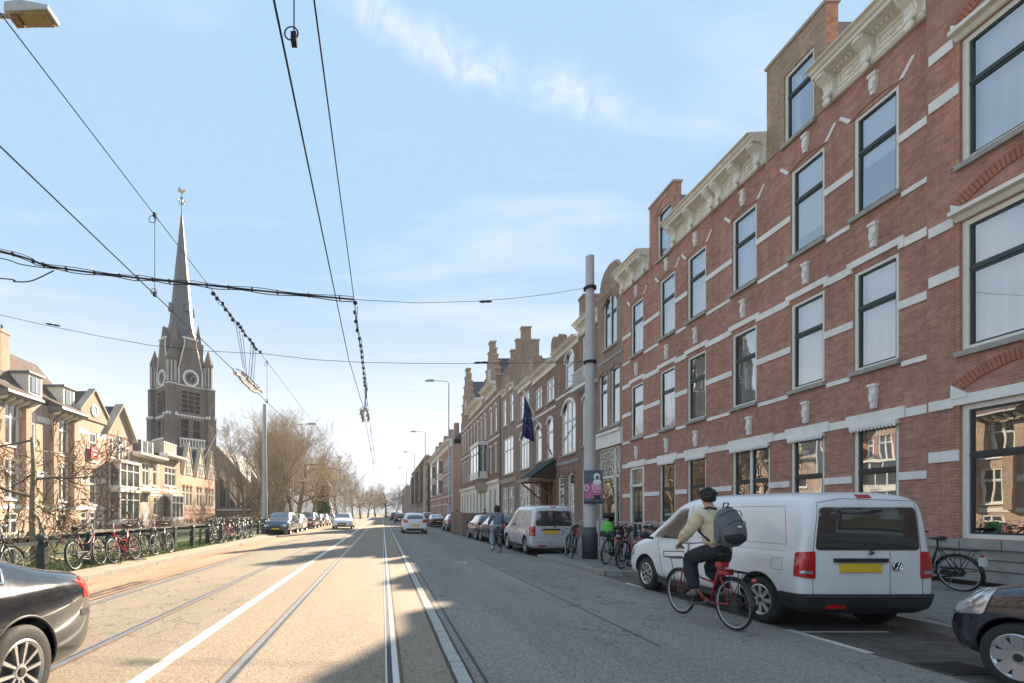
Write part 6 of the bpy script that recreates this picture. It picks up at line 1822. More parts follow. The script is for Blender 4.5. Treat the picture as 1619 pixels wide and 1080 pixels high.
def wheel_mesh(key, R_, w_, rimr, spokes, style='bar', rimmat='alloy'):
    """wheel with its axle on y; outer face towards +y"""
    def f():
        t = MB(); pr = [(rimr-.005,-w_/2+.01),(R_-.045,-w_/2),(R_-.012,-w_/2+.02),(R_,-w_/2+.05),(R_+.001,0),(R_,w_/2-.05),(R_-.012,w_/2-.02),(R_-.045,w_/2),(rimr-.005,w_/2-.01)]
        T = Matrix.Rotation(R(-90),4,'X')
        t.lathe(pr, 40, T)
        tm = t.mesh('tyre', M['rubber'], True)
        r = MB(); h = w_/2
        r.lathe([(rimr+.004,h-.012),(rimr-.012,h-.004),(rimr-.03,h-.02),(rimr-.035,-h+.02)],40,T)
        r.lathe([(.06,h-.03),(.055,h-.015),(0.0,h-.012)],16,T)
        for i in range(spokes):
            a = 2*PI*i/spokes
            M3 = Matrix.Rotation(a,3,'Y')
            if style == 'twin':
                for s_ in (-1,1):
                    for v in (1,):
                        q=[Vector((s_*.012,h-.02,.04)),Vector((s_*.028,h-.02,.04)),Vector((s_*.075,h-.012,rimr-.015)),Vector((s_*.045,h-.012,rimr-.015))]
                        q2=[p-Vector((0,.03,0)) for p in q]; vs=[M3@p for p in q+q2]
                        r.add(vs,[(0,1,2,3),(7,6,5,4),(0,4,5,1),(1,5,6,2),(2,6,7,3),(3,7,4,0)])
            elif style == 'blade':
                q=[Vector((-.035,h-.02,.03)),Vector((.035,h-.02,.03)),Vector((.062,h-.006,rimr-.012)),Vector((-.040,h-.006,rimr-.012))]
                q2=[p-Vector((0,.02,0)) for p in q]; vs=[M3@p for p in q+q2]
                r.add(vs,[(0,1,2,3),(7,6,5,4),(0,4,5,1),(1,5,6,2),(2,6,7,3),(3,7,4,0)])
            else:
                q=[Vector((-.022,h-.022,.04)),Vector((.022,h-.022,.04)),Vector((.03,h-.012,rimr-.02)),Vector((-.03,h-.012,rimr-.02))]
                q2=[p-Vector((0,.03,0)) for p in q]; vs=[M3@p for p in q+q2]
                r.add(vs,[(0,1,2,3),(7,6,5,4),(0,4,5,1),(1,5,6,2),(2,6,7,3),(3,7,4,0)])
        rm = r.mesh('rim', M[rimmat])
        b = MB(); b.lathe([(rimr-.01,-h+.03),(rimr-.03,-.01),(.0,-.01)],30,T); b.lathe([(.13,h-.07),(.0,h-.07)],24,T)
        bm2 = b.mesh('brake_disc', M['greyplastic'])
        c = MB(); c.lathe([(.035,h-.010),(.03,h-.004),(0,h-.003)],14,T); cm = c.mesh('hub_cap', M['blackplastic'])
        return tm, rm, bm2, cm
    return cached(key, f)
def add_wheel(parent, key, x, y, z, side, steer=0):
    tm, rm, bd, hc = CACHE[key]
    w_ = inst('wheel', tm, parent, (x,y,z), (0,0,(0 if side > 0 else PI)+steer))
    inst('rim', rm, w_); inst('brake_disc', bd, w_); inst('hub_cap', hc, w_)
    return w_
def car_body(root, st, m, wheels, R_, lvl=2, arch=.05, lower=None, arch_mat='blackplastic'):
    """st: list of (x, zbottom, halfwidth, zbelt, halfwidth_roof, ztop) from the tail to the nose"""
    sec = []
    for x,zb,w_,zl,wt,zt in st:
        g = max(0.0, zt-zl)
        half = [(0,zb),(w_*.78,zb),(w_*.95,zb+.05),(w_*.995,zb+.2),(w_,(zb+zl)*.52),(w_*.992,zl-.07),(w_*.955,zl),
                (w_*.955*(1-.45)+wt*.45, zl+g*.42),(wt,zl+g*.86),(wt*.86,zt-.012*min(1,g*4)),(wt*.45,zt+.012),(0,zt+.016)]
        sec.append([(x,y,z) for y,z in half])
    n = len(sec[0]); mb = MB(); vs = []
    ring = []
    for s_ in sec:
        r = s_ + [(x,-y,z) for x,y,z in reversed(s_[1:-1])]
        ring.append(r); vs += r
    k = len(ring[0]); fs = []
    for i in range(len(ring)-1):
        for j in range(k):
            j2 = (j+1)%k; fs.append((i*k+j, i*k+j2, (i+1)*k+j2, (i+1)*k+j))
    # end caps as strips of quads
    for base, flip in ((0,False),((len(ring)-1)*k,True)):
        for j in range(n-1):
            a,b = base+j, base+j+1; c,d = base+(k-j-1)%k, base+(k-j)%k
            q = (a,b,c,d) if j not in (0,n-2) else ((a,b,c) if j == 0 else (a,b,d))
            if j == 0: q = (base, base+1, base+k-1)
            elif j == n-2: q = (base+n-2, base+n-1, base+k-(n-2))
            else: q = (base+j, base+j+1, base+k-(j+1), base+k-j)
            fs.append(q if flip else tuple(reversed(q)))
    mb.add(vs, fs)
    o = mb.build('body', [m], None, smooth=True, fix=True)
    ss = o.modifiers.new('s','SUBSURF'); ss.levels = lvl; ss.render_levels = lvl
    me = finalize(o)
    b = bmesh.new(); b.from_mesh(me); bvh = BVHTree.FromBMesh(b); b.free()
    o.modifiers.clear(); old = o.data; o.data = me
    # wheel wells
    cut = MB()
    for wx in wheels:
        for s_ in (-1,1):
            T = Matrix.Translation((wx,0,R_+.01)) @ Matrix.Rotation(R(90),4,'X')
            cut.lathe([(.0001,-s_*.50),(R_+arch,-s_*.50),(R_+arch,-s_*1.4),(.0001,-s_*1.4)],36,T)
    co = cut.build('cutter', M['blackplastic'], None, fix=True)
    bo = o.modifiers.new('b','BOOLEAN'); bo.operation='DIFFERENCE'; bo.object = co; bo.solver='EXACT'
    try: bo.material_mode = 'TRANSFER'
    except Exception: pass
    bpy.context.view_layer.update()
    me2 = finalize(o); o.modifiers.clear(); o.data = me2
    bpy.data.objects.remove(co)
    if len(me2.materials) == 0: me2.materials.append(m)
    me2.polygons.foreach_set('use_smooth',[True]*len(me2.polygons))
    me2.set_sharp_from_angle(angle=R(38))
    o.parent = root
    # arch lips
    if arch_mat:
        for wx in wheels:
            for s_ in (-1,1):
                mb = MB(); ra = R_+arch; L_=[]; 
                for i in range(25):
                    a = PI*(-.08+1.16*i/24); px, pz = wx+ra*math.cos(a), R_+.01+ra*math.sin(a)
                    loc,nn,_,_ = bvh.ray_cast(Vector((px,4*s_,pz)),Vector((0,-s_,0)))
                    if loc is not None: L_.append(loc+Vector((0,-.004*s_,0)))
                if len(L_)>3: mb.path(L_, .012, 6).build('wheel_arch_lip', M[arch_mat], root, smooth=True)
    return o, bvh
def seam(bvh, pts, axis, root, dirsign=1, r=.006, name='panel_seam', m='blackplastic', off=-.002):
    L_ = []
    for p in poly_resample([Vector(q) for q in pts], .05, False)+[Vector(pts[-1])]:
        if axis == 'y': o = Vector((p.x,4*dirsign,p.y)); d = Vector((0,-dirsign,0))
        elif axis == 'x': o = Vector((8*dirsign,p.x,p.y)); d = Vector((-dirsign,0,0))
        else: o = Vector((p.x,p.y,5)); d = Vector((0,0,-1))
        loc,n,_,_ = bvh.ray_cast(o,d)
        if loc is not None:
            if n.dot(d) > 0: n = -n
            L_.append(loc+n*off)
    if len(L_) > 1: return MB().path(L_, r, 4).build(name, M[m], root)
def both(fn):
    for s_ in (1,-1): fn(s_)
def number_plate(root, x, y, z, face, w_=.52, label=None):
    o = MB().box(-.012,.012,-w_/2,w_/2,-.055,.055).build('number_plate', M['yellowplate'], root, loc=(x,y,z)); return o
def mirror(root, x, y, z, m):
    both(lambda s_: (MB().sphere((x,s_*y,z),.07,.10,.075,10,8).build('wing_mirror', m, root, smooth=True), MB().tube((x,s_*(y-.16),z-.06),(x,s_*(y-.02),z-.04),.025).build('mirror_arm', M['blackplastic'], root)))

# --- panel van -------------------------------------------------
def panel_van(root, paint, long=True, detail=True, bumper='blackplastic', window_style='full'):
    Lr = -.69; wb = 3.0 if long else 2.68; fx = wb; nose = wb+.88; hw = .85
    st = [(Lr-.02,.42,.72,.95,.62,1.50),(Lr,.30,.84,1.0,.70,1.66),(Lr+.07,.27,.872,1.02,.735,1.765),(Lr+.35,.26,hw,1.03,.755,1.80),(.5,.26,hw,1.03,.76,1.815),(1.3,.26,hw,1.03,.76,1.82),
          (fx-1.35,.26,hw,1.03,.755,1.80),(fx-.95,.26,hw,1.02,.735,1.74),(fx-.55,.26,hw,1.01,.70,1.50),(fx-.10,.26,hw,1.0,.74,1.18),(fx+.1,.26,hw,.95,.74,1.06),(fx+.45,.25,.865,.88,.72,.98),(fx+.70,.24,.80,.78,.66,.88),(nose-.06,.24,.70,.62,.58,.74),(nose,.30,.60,.52,.5,.60)]
    mp_ = M[paint]
    body, bvh = car_body(root, st, mp_, (0,fx), .325, 3 if detail else 2)
    wheel_mesh('vanwheel', .325,.205,.215,10 if False else 8)
    for x in (0,fx): both(lambda s_: add_wheel(root,'vanwheel',x,s_*(hw-.115),.325,s_))
    G = M['carglass']
    # rear: tall window, lights, plate, bumper
    decal(bvh, [(-.655,1.06),(.655,1.06),(.60,1.60),(-.60,1.60)], 'x', G, 'rear_window', root, r=.06, dirsign=-1, off=.006)
    if window_style == 'split':
        decal(bvh, [(-.03,1.06),(.03,1.06),(.03,1.61),(-.03,1.61)], 'x', M['blackplastic'], 'door_divider', root, r=0, dirsign=-1, off=.012)
    def tl(s_):
        q = [(s_*a_*PI/180*1.25, z_) for a_,z_ in ((39.5,.70),(50,.73),(49,1.03),(39.5,1.05))]
        decal(bvh, q, 'r', M['taillight'], 'tail_light', root, r=.03, off=.014, step=.03)
        q = [(s_*a_*PI/180*1.25, z_) for a_,z_ in ((41,.76),(47,.77),(47,.80),(41,.80))]
        decal(bvh, q, 'r', M['clearlens'], 'reversing_lens', root, r=.01, off=.018, step=.03)
    both(tl)
    decal(bvh, [(-.09,1.715),(.09,1.715),(.09,1.755),(-.09,1.755)], 'x', M['taillight'], 'high_brake_light', root, r=.01, dirsign=-1, off=.012, step=.03)
    loc,_,_,_ = bvh.ray_cast(Vector((-8,0,.88)),Vector((1,0,0)))
    xr = loc.x
    number_plate(root, xr-.012, .10, .84, -1)
    MB().box(-.025,.02,-.33,.33,-.02,.03).build('plate_handle_bar', M['blackplastic'], root, loc=(xr-.01,.10,.93))
    # round emblem on the door: ring with a V over a W
    em = empty('emblem', (xr-.01,-.36,.86), parent=root)
    T = Matrix.Rotation(R(90),4,'Y')
    MB().lathe([(.001,-.002),(.058,-.002),(.058,.006),(.001,.006)],20,T,closed=False).build('emblem_disc', M['blackplastic'], em)
    e = MB(); e.torus((-.008,0,0),.055,.006,20,5,Matrix.Rotation(R(90),3,'Y'))
    for a,b in (((-.022,.046),(0,.008)),((.022,.046),(0,.008)),((-.045,.022),(-.02,-.044)),((-.02,-.044),(0,-.004)),((0,-.004),(.02,-.044)),((.02,-.044),(.045,.022))):
        e.tube((-.008,a[0],a[1]),(-.008,b[0],b[1]),.006,n=4)
    e.build('emblem_letters', M['chrome'], em)
    # dark rear bumper
    decal(bvh, [(-1.32,.27),(1.32,.27),(1.30,.51),(-1.30,.51)], 'r', M[bumper], 'rear_bumper', root, r=.02, off=.035, skirt=.09, step=.05)
    seam(bvh, [(-.8,.485),(.8,.485)], 'x', root, -1, r=.006, name='bumper_crease', m='greyplastic', off=.036)
    decal(bvh, [(.30,.34),(.55,.34),(.55,.385),(.30,.385)], 'x', M['taillight'], 'rear_reflector', root, r=0, dirsign=-1, off=.042, step=.04)
    # seams
    seam(bvh, [(-.28,.5),(-.28,1.05)], 'x', root, -1)
    seam(bvh, [(.685,.51),(.685,1.0),(.655,1.3),(.61,1.66),(.3,1.71),(-.61,1.68),(-.66,1.2),(-.70,.51)], 'x', root, -1)
    for s_ in (1,-1):
        # pressed panel, sliding door rail, doors, filler flap
        x1 = fx-1.35
        q = [(-.45,1.12),(x1-.25,1.12),(x1-.22,1.62),(-.35,1.62),(-.45,1.12)]
        seam(bvh, q, 'y', root, s_, r=.008, name='panel_crease', m=None or 'greyplastic', off=-.005)
        seam(bvh, [(x1-.05,.30),(x1-.05,1.70)], 'y', root, s_)
        seam(bvh, [(fx-.62,.32),(fx-.50,.8),(fx-.42,1.02)], 'y', root, s_)
        seam(bvh, [(-.45,1.03),(fx-.45,1.03)], 'y', root, s_, r=.007, m='greyplastic', name='waist_crease', off=-.005)
        if s_ > 0: seam(bvh, [(-.42,.78),(-.24,.78),(-.24,.93),(-.42,.93),(-.42,.78)], 'y', root, s_, r=.005, name='fuel_flap', m='greyplastic')
        decal(bvh, [(fx-1.28,1.06),(fx-.22,1.06),(fx-.34,1.16),(fx-.86,1.58),(fx-1.28,1.62)], 'y', G, 'side_window', root, r=.05, dirsign=s_, off=.006)
        MB().box(fx-1.20,fx-1.02,s_*hw*1.0-.012,s_*hw*1.0+.03,.93,.965).build('door_handle', mp_, root)
        decal(bvh, [(fx+.42,.66),(fx+.72,.62),(fx+.62,.80),(fx+.38,.90)], 'y', M['clearlens'], 'headlight', root, r=.03, dirsign=s_, off=.006, step=.05)
    # windscreen from above
    decal(bvh, [(fx-.93,-.60),(fx-.93,.60),(fx-.22,.68),(fx-.22,-.68)], 'z', G, 'windscreen', root, r=.06, off=.005, step=.09)
    decal(bvh, [(-.42,.30),(.42,.30),(.42,.56),(-.42,.56)], 'x', M['blackplastic'], 'grille', root, r=.03, dirsign=1, off=.01)
    mirror(root, fx-.30, hw+.16, 1.10, M['blackplastic'])
    if detail:
        both(lambda s_: MB().box(.42,fx-.45,s_*(hw-.02)-.02,s_*(hw-.02)+.02,.22,.30).build('sill_trim', M['blackplastic'], root))
    MB().tube((xr-.02,-.05,1.03),(xr-.045,.0,1.02),.015).build('wiper_pivot', M['blackplastic'], root)
    MB().tube((xr-.03,.0,1.05),(xr+.0,-.25,1.12),.008,n=4).build('rear_wiper', M['blackplastic'], root)

van = empty('delivery_van', (6.09,6.98,-.11), R(90), 'white long panel van with black rear bumper and dark tinted rear window', 'van')
panel_van(van, 'whitepaint', True)
van2 = empty('delivery_van', (6.13,18.6,-.11), R(90), 'silver grey small van parked left of the thick grey tram pole', 'van')
panel_van(van2, 'silverpaint', False, bumper='silverpaint', window_style='split')

# --- cars ------------------------------------------------------
def car(root, paint, kind='hatch', hw=.86, L_=4.2, H=1.48, wb=2.55, R_=.31, style=('bar',10), rearover=.75, detail=2, wkey=None, plate='yellowplate', gr=.14, det_front=True, det_rear=True):
    """x forward, rear axle at x=0"""
    x0 = -rearover; xn = L_-rearover; f = wb
    zb = gr+.06
    if kind == 'hatch':
        st = [(x0,.42,hw*.80,.72,hw*.7,.88),(x0+.05,.30,hw*.92,.90,hw*.72,1.05),(x0+.14,zb,hw*.97,.95,hw*.70,H*.86),(x0+.42,zb,hw,.96,hw*.72,H*.97),(x0+1.1,zb,hw,.95,hw*.74,H),(f-1.15,zb,hw,.94,hw*.73,H*.985),
              (f-.75,zb,hw,.93,hw*.70,H*.90),(f-.25,zb,hw,.92,hw*.78,1.08),(f+.02,zb,hw,.88,hw*.80,.95),(f+.35,zb,hw*.98,.80,hw*.78,.86),(xn-.16,zb,hw*.88,.68,hw*.70,.76),(xn-.03,.28,hw*.75,.56,hw*.6,.64),(xn,.34,hw*.65,.48,hw*.5,.54)]
        side = [(x0+.42,.99),(f-.30,.97),(f-.42,1.06),(f-.95,H*.93),(x0+1.2,H*.95),(x0+.62,H*.92),(x0+.40,1.12)]
        rw = [(-hw*.66,1.02),(hw*.66,1.02),(hw*.58,H*.90),(-hw*.58,H*.90)]
        ws = (f-1.02,f-.22); tlz = (.78,1.02)
    elif kind == 'suv':
        st = [(x0,.45,hw*.82,.85,hw*.72,1.0),(x0+.05,.32,hw*.93,1.0,hw*.72,1.2),(x0+.16,zb+.05,hw*.98,1.02,hw*.72,H*.9),(x0+.45,zb+.05,hw,1.03,hw*.74,H*.98),(x0+1.2,zb+.05,hw,1.02,hw*.75,H),(f-1.1,zb+.05,hw,1.01,hw*.74,H*.985),
              (f-.7,zb+.05,hw,1.0,hw*.72,H*.9),(f-.15,zb+.05,hw,1.0,hw*.80,1.14),(f+.15,zb+.05,hw,.98,hw*.82,1.06),(f+.5,zb+.05,hw*.98,.92,hw*.8,1.0),(xn-.14,zb+.05,hw*.92,.82,hw*.76,.92),(xn-.02,.3,hw*.82,.66,hw*.7,.78),(xn,.36,hw*.74,.56,hw*.6,.66)]
        side = [(x0+.42,1.07),(f-.25,1.05),(f-.35,1.13),(f-.9,H*.93),(x0+1.2,H*.955),(x0+.55,H*.92),(x0+.38,1.2)]
        rw = [(-hw*.66,1.12),(hw*.66,1.12),(hw*.58,H*.92),(-hw*.58,H*.92)]; ws = (f-.95,f-.12); tlz = (.85,1.05)
    else:   # coupe / sedan with sloping tail
        st = [(x0,.40,hw*.74,.66,hw*.62,.80),(x0+.04,.28,hw*.88,.82,hw*.72,.925),(x0+.16,zb,hw*.95,.86,hw*.80,.955),(x0+.5,zb,hw*.99,.90,hw*.80,1.0),(x0+.85,zb,hw,.91,hw*.74,1.11),(x0+1.45,zb,hw,.91,hw*.66,H*.955),(x0+2.0,zb,hw,.90,hw*.68,H),(f-1.0,zb,hw,.90,hw*.68,H*.985),
              (f-.6,zb,hw,.89,hw*.68,H*.88),(f-.1,zb,hw,.87,hw*.78,.99),(f+.3,zb,hw*.99,.82,hw*.78,.88),(xn-.2,zb,hw*.9,.7,hw*.72,.76),(xn-.03,.28,hw*.78,.55,hw*.6,.62),(xn,.34,hw*.66,.45,hw*.5,.5)]
        side = [(x0+1.12,.955),(f-.25,.93),(f-.35,1.0),(f-.85,H*.92),(x0+2.0,H*.95),(x0+1.5,H*.90),(x0+1.1,1.06)]
        rw = None; ws = (f-.92,f-.08); tlz = (.72,.90)
    body, bvh = car_body(root, st, M[paint], (0,f), R_, detail, arch=.04)
    wkey = wkey or ('w',kind,R_,style)
    wheel_mesh(wkey, R_, .20, R_*.68, style[1], style[0])
    for x in (0,f): both(lambda s_: add_wheel(root,wkey,x,s_*(hw-.105),R_,s_))
    G = M['carglass']
    for s_ in (1,-1):
        decal(bvh, side, 'y', G, 'side_window', root, r=.05, dirsign=s_, off=.005, step=.08)
        xm = (x0+f)/2+.15
        seam(bvh, [(xm,.30),(xm,.95),(xm-.02,H*.93)], 'y', root, s_, r=.007)
        seam(bvh, [(f-.45,.30),(f-.40,.7),(f-.33,.94)], 'y', root, s_)
        MB().box(xm-.25,xm-.05,s_*hw*.985-.01,s_*hw*.985+.03,.83,.86).build('door_handle', M[paint], root)
        decal(bvh, [(x0-.02,tlz[0]),(x0+.26,tlz[0]+.03),(x0+.20,tlz[1]),(x0-.02,tlz[1]-.02)], 'y', M['taillight'], 'tail_light', root, r=.02, dirsign=s_, off=.006, step=.05)
        decal(bvh, [(s_*hw*.55,tlz[0]),(s_*hw*.95,tlz[0]),(s_*hw*.92,tlz[1]-.01),(s_*hw*.62,tlz[1]-.03)], 'x', M['taillight'], 'tail_light', root, r=.02, dirsign=-1, off=.006, step=.05)
        decal(bvh, [(s_*hw*.42,.62),(s_*hw*.90,.60),(s_*hw*.84,.76),(s_*hw*.50,.70)], 'x', M['clearlens'], 'headlight', root, r=.02, dirsign=1, off=.006, step=.04)
        decal(bvh, [(xn-.42,.64),(xn-.12,.60),(xn-.14,.70),(xn-.40,.78)], 'y', M['clearlens'], 'headlight', root, r=.02, dirsign=s_, off=.006, step=.04)
    if rw: decal(bvh, rw, 'x', G, 'rear_window', root, r=.05, dirsign=-1, off=.006, step=.08)
    else: decal(bvh, [(x0+.80,-hw*.58),(x0+.80,hw*.58),(x0+1.5,hw*.54),(x0+1.5,-hw*.54)], 'z', G, 'rear_window', root, r=.05, off=.005, step=.08)
    decal(bvh, [(ws[0],-hw*.62),(ws[0],hw*.62),(ws[1],hw*.74),(ws[1],-hw*.74)], 'z', G, 'windscreen', root, r=.05, off=.005, step=.09)
    decal(bvh, [(-hw*.38,.30),(hw*.38,.30),(hw*.40,.58),(-hw*.40,.58)], 'x', M['blackplastic'], 'grille', root, r=.03, dirsign=1, off=.008)
    decal(bvh, [(-hw*.7,.24),(hw*.7,.24),(hw*.7,.38),(-hw*.7,.38)], 'x', M['blackplastic'], 'lower_bumper', root, r=.02, dirsign=-1, off=.006)
    for sg_,z in ((-1,.62),(1,.44)):
        loc,_,_,_ = bvh.ray_cast(Vector((8*sg_,0,z)),Vector((-sg_,0,0)))
        if loc: MB().box(-.012,.012,-.26,.26,-.055,.055).build('number_plate', M[plate], root, loc=(loc.x+sg_*.012,0,z))
    mirror(root, f-.42, hw+.12, .98 if kind != 'suv' else 1.08, M[paint])
    return bvh
GP = 'cars along the street'
# charcoal saloon passing at the left front, driving towards the camera
c1 = empty('car', (-3.42,3.50,-.03), R(-90), 'charcoal saloon with twin five spoke alloy wheels cut off by the left edge', 'car', GP)
bv = car(c1, 'charcoalpaint', 'coupe', hw=.91, L_=4.7, H=1.42, wb=2.84, R_=.335, style=('twin',5), rearover=1.02, detail=3)
# chrome strip round the side glass, silver exhaust line, rear reflector
for s_ in (1,-1):
    seam(bv, [(2.3,.945),(.10,.965),(.02,1.05),(.45,1.27),(1.0,1.345)], 'y', c1, s_, r=.012, name='chrome_strip', m='chrome', off=.006)
    decal(bv, [(-.95,.56),(-.72,.58),(-.70,.64),(-.95,.62)], 'y', M['blackplastic'], 'side_vent', c1, r=.02, dirsign=s_, off=.004)
# small dark hatchback at the right edge
c2 = empty('car', (6.22,1.88,-.11), R(90), 'dark blue grey small hatchback with broad silver wheel covers at the lower right', 'car', GP)
bv = car(c2, 'darkpaint', 'hatch', hw=.82, L_=3.68, H=1.48, wb=2.38, R_=.295, style=('blade',8), rearover=.6, detail=3)
for s_ in (1,-1):
    decal(bv, [(2.62,.62),(3.0,.56),(2.98,.70),(2.72,.84),(2.55,.86)], 'y', M['clearlens'], 'headlight', c2, r=.03, dirsign=s_, off=.010, step=.04)
    decal(bv, [(2.88,.16),(3.12,.2),(3.12,.50),(2.93,.46)], 'y', M['blackplastic'], 'bumper_corner', c2, r=.03, dirsign=s_, off=.008, step=.05)
specs = [
 ('blackpaint','hatch',6.15,24.6,1,'dark navy hatchback parked directly in front of the silver van'),
 ('charcoalpaint','hatch',6.13,28.4,1,'dark grey hatchback parked between the woman cyclist and the wooden boarding'),
 ('bluegreypaint','hatch',6.15,41.6,1,'grey green parked car just beyond the wooden boarding'),
 ('whitepaint','hatch',2.25,35.3,1,'white hatchback driving away in the right lane'),
 ('whitepaint','coupe',-3.5,46.5,-1,'white saloon coming towards the camera on the left track'),
 ('blackpaint','coupe',6.0,54.5,1,'black saloon seen from behind near the street lamp'),
 ('bluegreypaint','suv',-7.25,37.4,-1,'blue grey sport utility car parked first in the left row'),
 ('silverpaint','hatch',-7.35,42.8,-1,'silver hatchback second in the left parked row'),
 ('maroonpaint','suv',-7.3,50.3,-1,'red brown car third in the left parked row'),
 ('maroonpaint','hatch',-7.35,56.0,-1,'brown hatchback fourth in the left parked row'),
 ('silverpaint','coupe',-7.3,62.0,-1,'pale saloon fifth in the left parked row'),
 ('blackpaint','hatch',-7.3,70.0,-1,'dark hatchback far along the left parked row'),
 ('blackpaint','hatch',2.6,72.0,1,'dark car driving far ahead of the white hatchback'),
 ('charcoalpaint','suv',6.1,66.0,1,'dark tall car parked past the black saloon'),
 ('silverpaint','hatch',6.1,73.0,1,'silver hatchback parked far on the right'),
 ('blackpaint','suv',2.3,92.0,1,'dark car farthest away in the right lane'),
]
PR = {}
for paint,kind,x,y,dr_,lab in specs:
    rz = R(90) if dr_ > 0 else R(-90)
    root = empty('car', (x,y,-.11 if x > 5 else (-.09 if x < -5 else rz_(x) if True else 0)), rz, lab, 'car', GP)
    if (paint,kind) not in PR:
        car(root, paint, kind, hw=.90 if kind != 'hatch' else .87, L_=4.1 if kind == 'hatch' else 4.6, H=1.46 if kind == 'hatch' else (1.62 if kind == 'suv' else 1.42), wb=2.52 if kind == 'hatch' else 2.75, R_=.31 if kind != 'suv' else .345, rearover=.75 if kind == 'hatch' else .95)
        PR[(paint,kind)] = root
    else:
        for ch in list(PR[(paint,kind)].children): copy_tree(ch, root)
# ============================================================= BICYCLES
WR = .335
def bike_parts():
    d = {}
    Mx = Matrix.Rotation(R(90),4,'X')
    d['tyre'] = MB().torus((0,0,0), WR-.018, .019, 36, 6, Matrix.Rotation(R(90),3,'X')).mesh('tyre', M['rubber'], True)
    d['rim'] = MB().torus((0,0,0), WR-.040, .012, 36, 4, Matrix.Rotation(R(90),3,'X')).mesh('rim', M['galv'], True)
    s = MB()
    for i in range(20):
        a = 2*PI*i/20; b = a + (.5 if i%2 else -.5); y = .03 if i%4 < 2 else -.03
        s.tube((.02*math.cos(b),y,.02*math.sin(b)),((WR-.045)*math.cos(a),0,(WR-.045)*math.sin(a)),.0016,n=3,cap=False)
    s.tube((0,-.05,0),(0,.05,0),.022,n=8)
    d['spokes'] = s.mesh('spokes', M['greyplastic'])
    h = MB(); h.path([(.02,-.29,1.02),(.16,-.27,1.05),(.30,-.16,1.08),(.35,0,1.06),(.30,.16,1.08),(.16,.27,1.05),(.02,.29,1.02)],.012,6); h.tube((.35,0,1.06),(.385,0,.84),.014)
    d['handlebar'] = h.mesh('handlebar', M['galv'], True)
    g = MB(); 
    for s_ in (-1,1): g.tube((.02,s_*.29,1.02),(.13,s_*.275,1.045),.017,n=8)
    d['grips'] = g.mesh('grips', M['blackplastic'], True)
    sd_ = MB(); sd_.path([(-.42,0,.955),(-.36,0,.965),(-.26,0,.955),(-.16,0,.945)],[.055,.10,.06,.022],8); sd_.v=[(x,y,.955+(z-.955)*.42) for x,y,z in sd_.v]; sd_.tube((-.29,0,.80),(-.30,0,.94),.014)
    for s_ in (-1,1): sd_.torus((-.37,s_*.05,.90),.022,.006,8,4)
    d['saddle'] = sd_.mesh('saddle', M['leather'], True)
    f = MB(); f.path([(.385,0,.84),(.41,0,.70)],.02,6)
    for s_ in (-1,1): f.path([(.41,s_*.0,.70),(.415,s_*.05,.66),(.47,s_*.055,.45),(.54,s_*.05,WR)],.012,6)
    d['fork'] = f
    def guard(cx,a0,a1):
        m = MB(); n=14; vs=[]
        for i in range(n+1):
            a = a0+(a1-a0)*i/n
            for y,rr_ in ((-.03,WR+.008),(-.018,WR+.022),(.018,WR+.022),(.03,WR+.008)): vs.append((cx+rr_*math.cos(a),y,WR+rr_*math.sin(a)))
        m.add(vs,[(4*i+j,4*i+j+1,4*i+j+5,4*i+j+4) for i in range(n) for j in range(3)]); return m
    rgd = guard(-.55,R(20),R(200)); 
    for s_ in (-1,1): rgd.tube((-.55,s_*.05,WR),(-.55-.34,s_*.03,WR+.08),.004,n=3)
    d['rear_guard'] = rgd
    d['front_guard'] = guard(.54,R(15),R(165))
    fr = MB(); bb=(-.12,0,.29)
    fr.path([bb,(-.30,0,.84)],.017,6)
    fr.path([bb,(.05,0,.33),(.25,0,.52),(.385,0,.74)],.019,6)
    fr.tube((.405,0,.70),(.375,0,.90),.022)
    for s_ in (-1,1):
        fr.path([(-.29,s_*.02,.78),(-.42,s_*.045,.58),(-.55,s_*.055,WR)],.009,5); fr.path([(bb[0],s_*.03,bb[2]),(-.30,s_*.05,.30),(-.55,s_*.055,WR)],.010,5)
    d['frame_low'] = fr
    fr2 = MB(); fr2.v = list(fr.v); fr2.f = [list(f_) for f_ in fr.f]; fr2.mi = list(fr.mi); fr2.path([(-.28,0,.78),(.38,0,.84)],.016,6); d['frame_high'] = fr2
    fr3 = MB(); fr3.v = list(fr.v); fr3.f = [list(f_) for f_ in fr.f]; fr3.mi = list(fr.mi); fr3.path([(-.21,0,.56),(.1,0,.60),(.385,0,.80)],.014,6); d['frame_mid'] = fr3
    c = MB(); c.path([(-.55,-.07,WR+.06),(-.12,-.075,.38),(-.03,-.075,.33),(-.03,-.075,.25),(-.12,-.075,.20),(-.55,-.07,WR-.06),(-.60,-.07,WR)],.018,5,closed=True)
    c.box(-.56,-.10,-.085,-.06,.26,.34)
    d['chain_case'] = c.mesh('chain_case', M['blackplastic'])
    k = MB(); k.tube((-.12,.05,.29),(.04,.09,.24),.009,n=5); k.tube((-.12,-.09,.29),(-.28,-.10,.34),.009,n=5); k.tube((-.12,-.10,.29),(-.12,.08,.29),.02,n=8)
    k.box(.0,.09,.09,.18,.225,.25); k.box(-.33,-.24,-.19,-.10,.33,.355)
    k.torus((-.12,-.075,.29),.08,.006,18,4,Matrix.Rotation(R(90),3,'X'))
    d['cranks'] = k.mesh('cranks', M['greyplastic'])
    r = MB()
    for s_ in (-1,0,1): r.tube((-.88,s_*.055,.76),(-.34,s_*.055,.76),.006,n=4)
    for x in (-.86,-.7,-.5,-.36): r.tube((x,-.06,.76),(x,.06,.76),.005,n=4)
    for s_ in (-1,1): r.tube((-.55,s_*.06,WR),(-.80,s_*.06,.76),.006,n=4); r.tube((-.55,s_*.06,WR),(-.56,s_*.06,.76),.006,n=4)
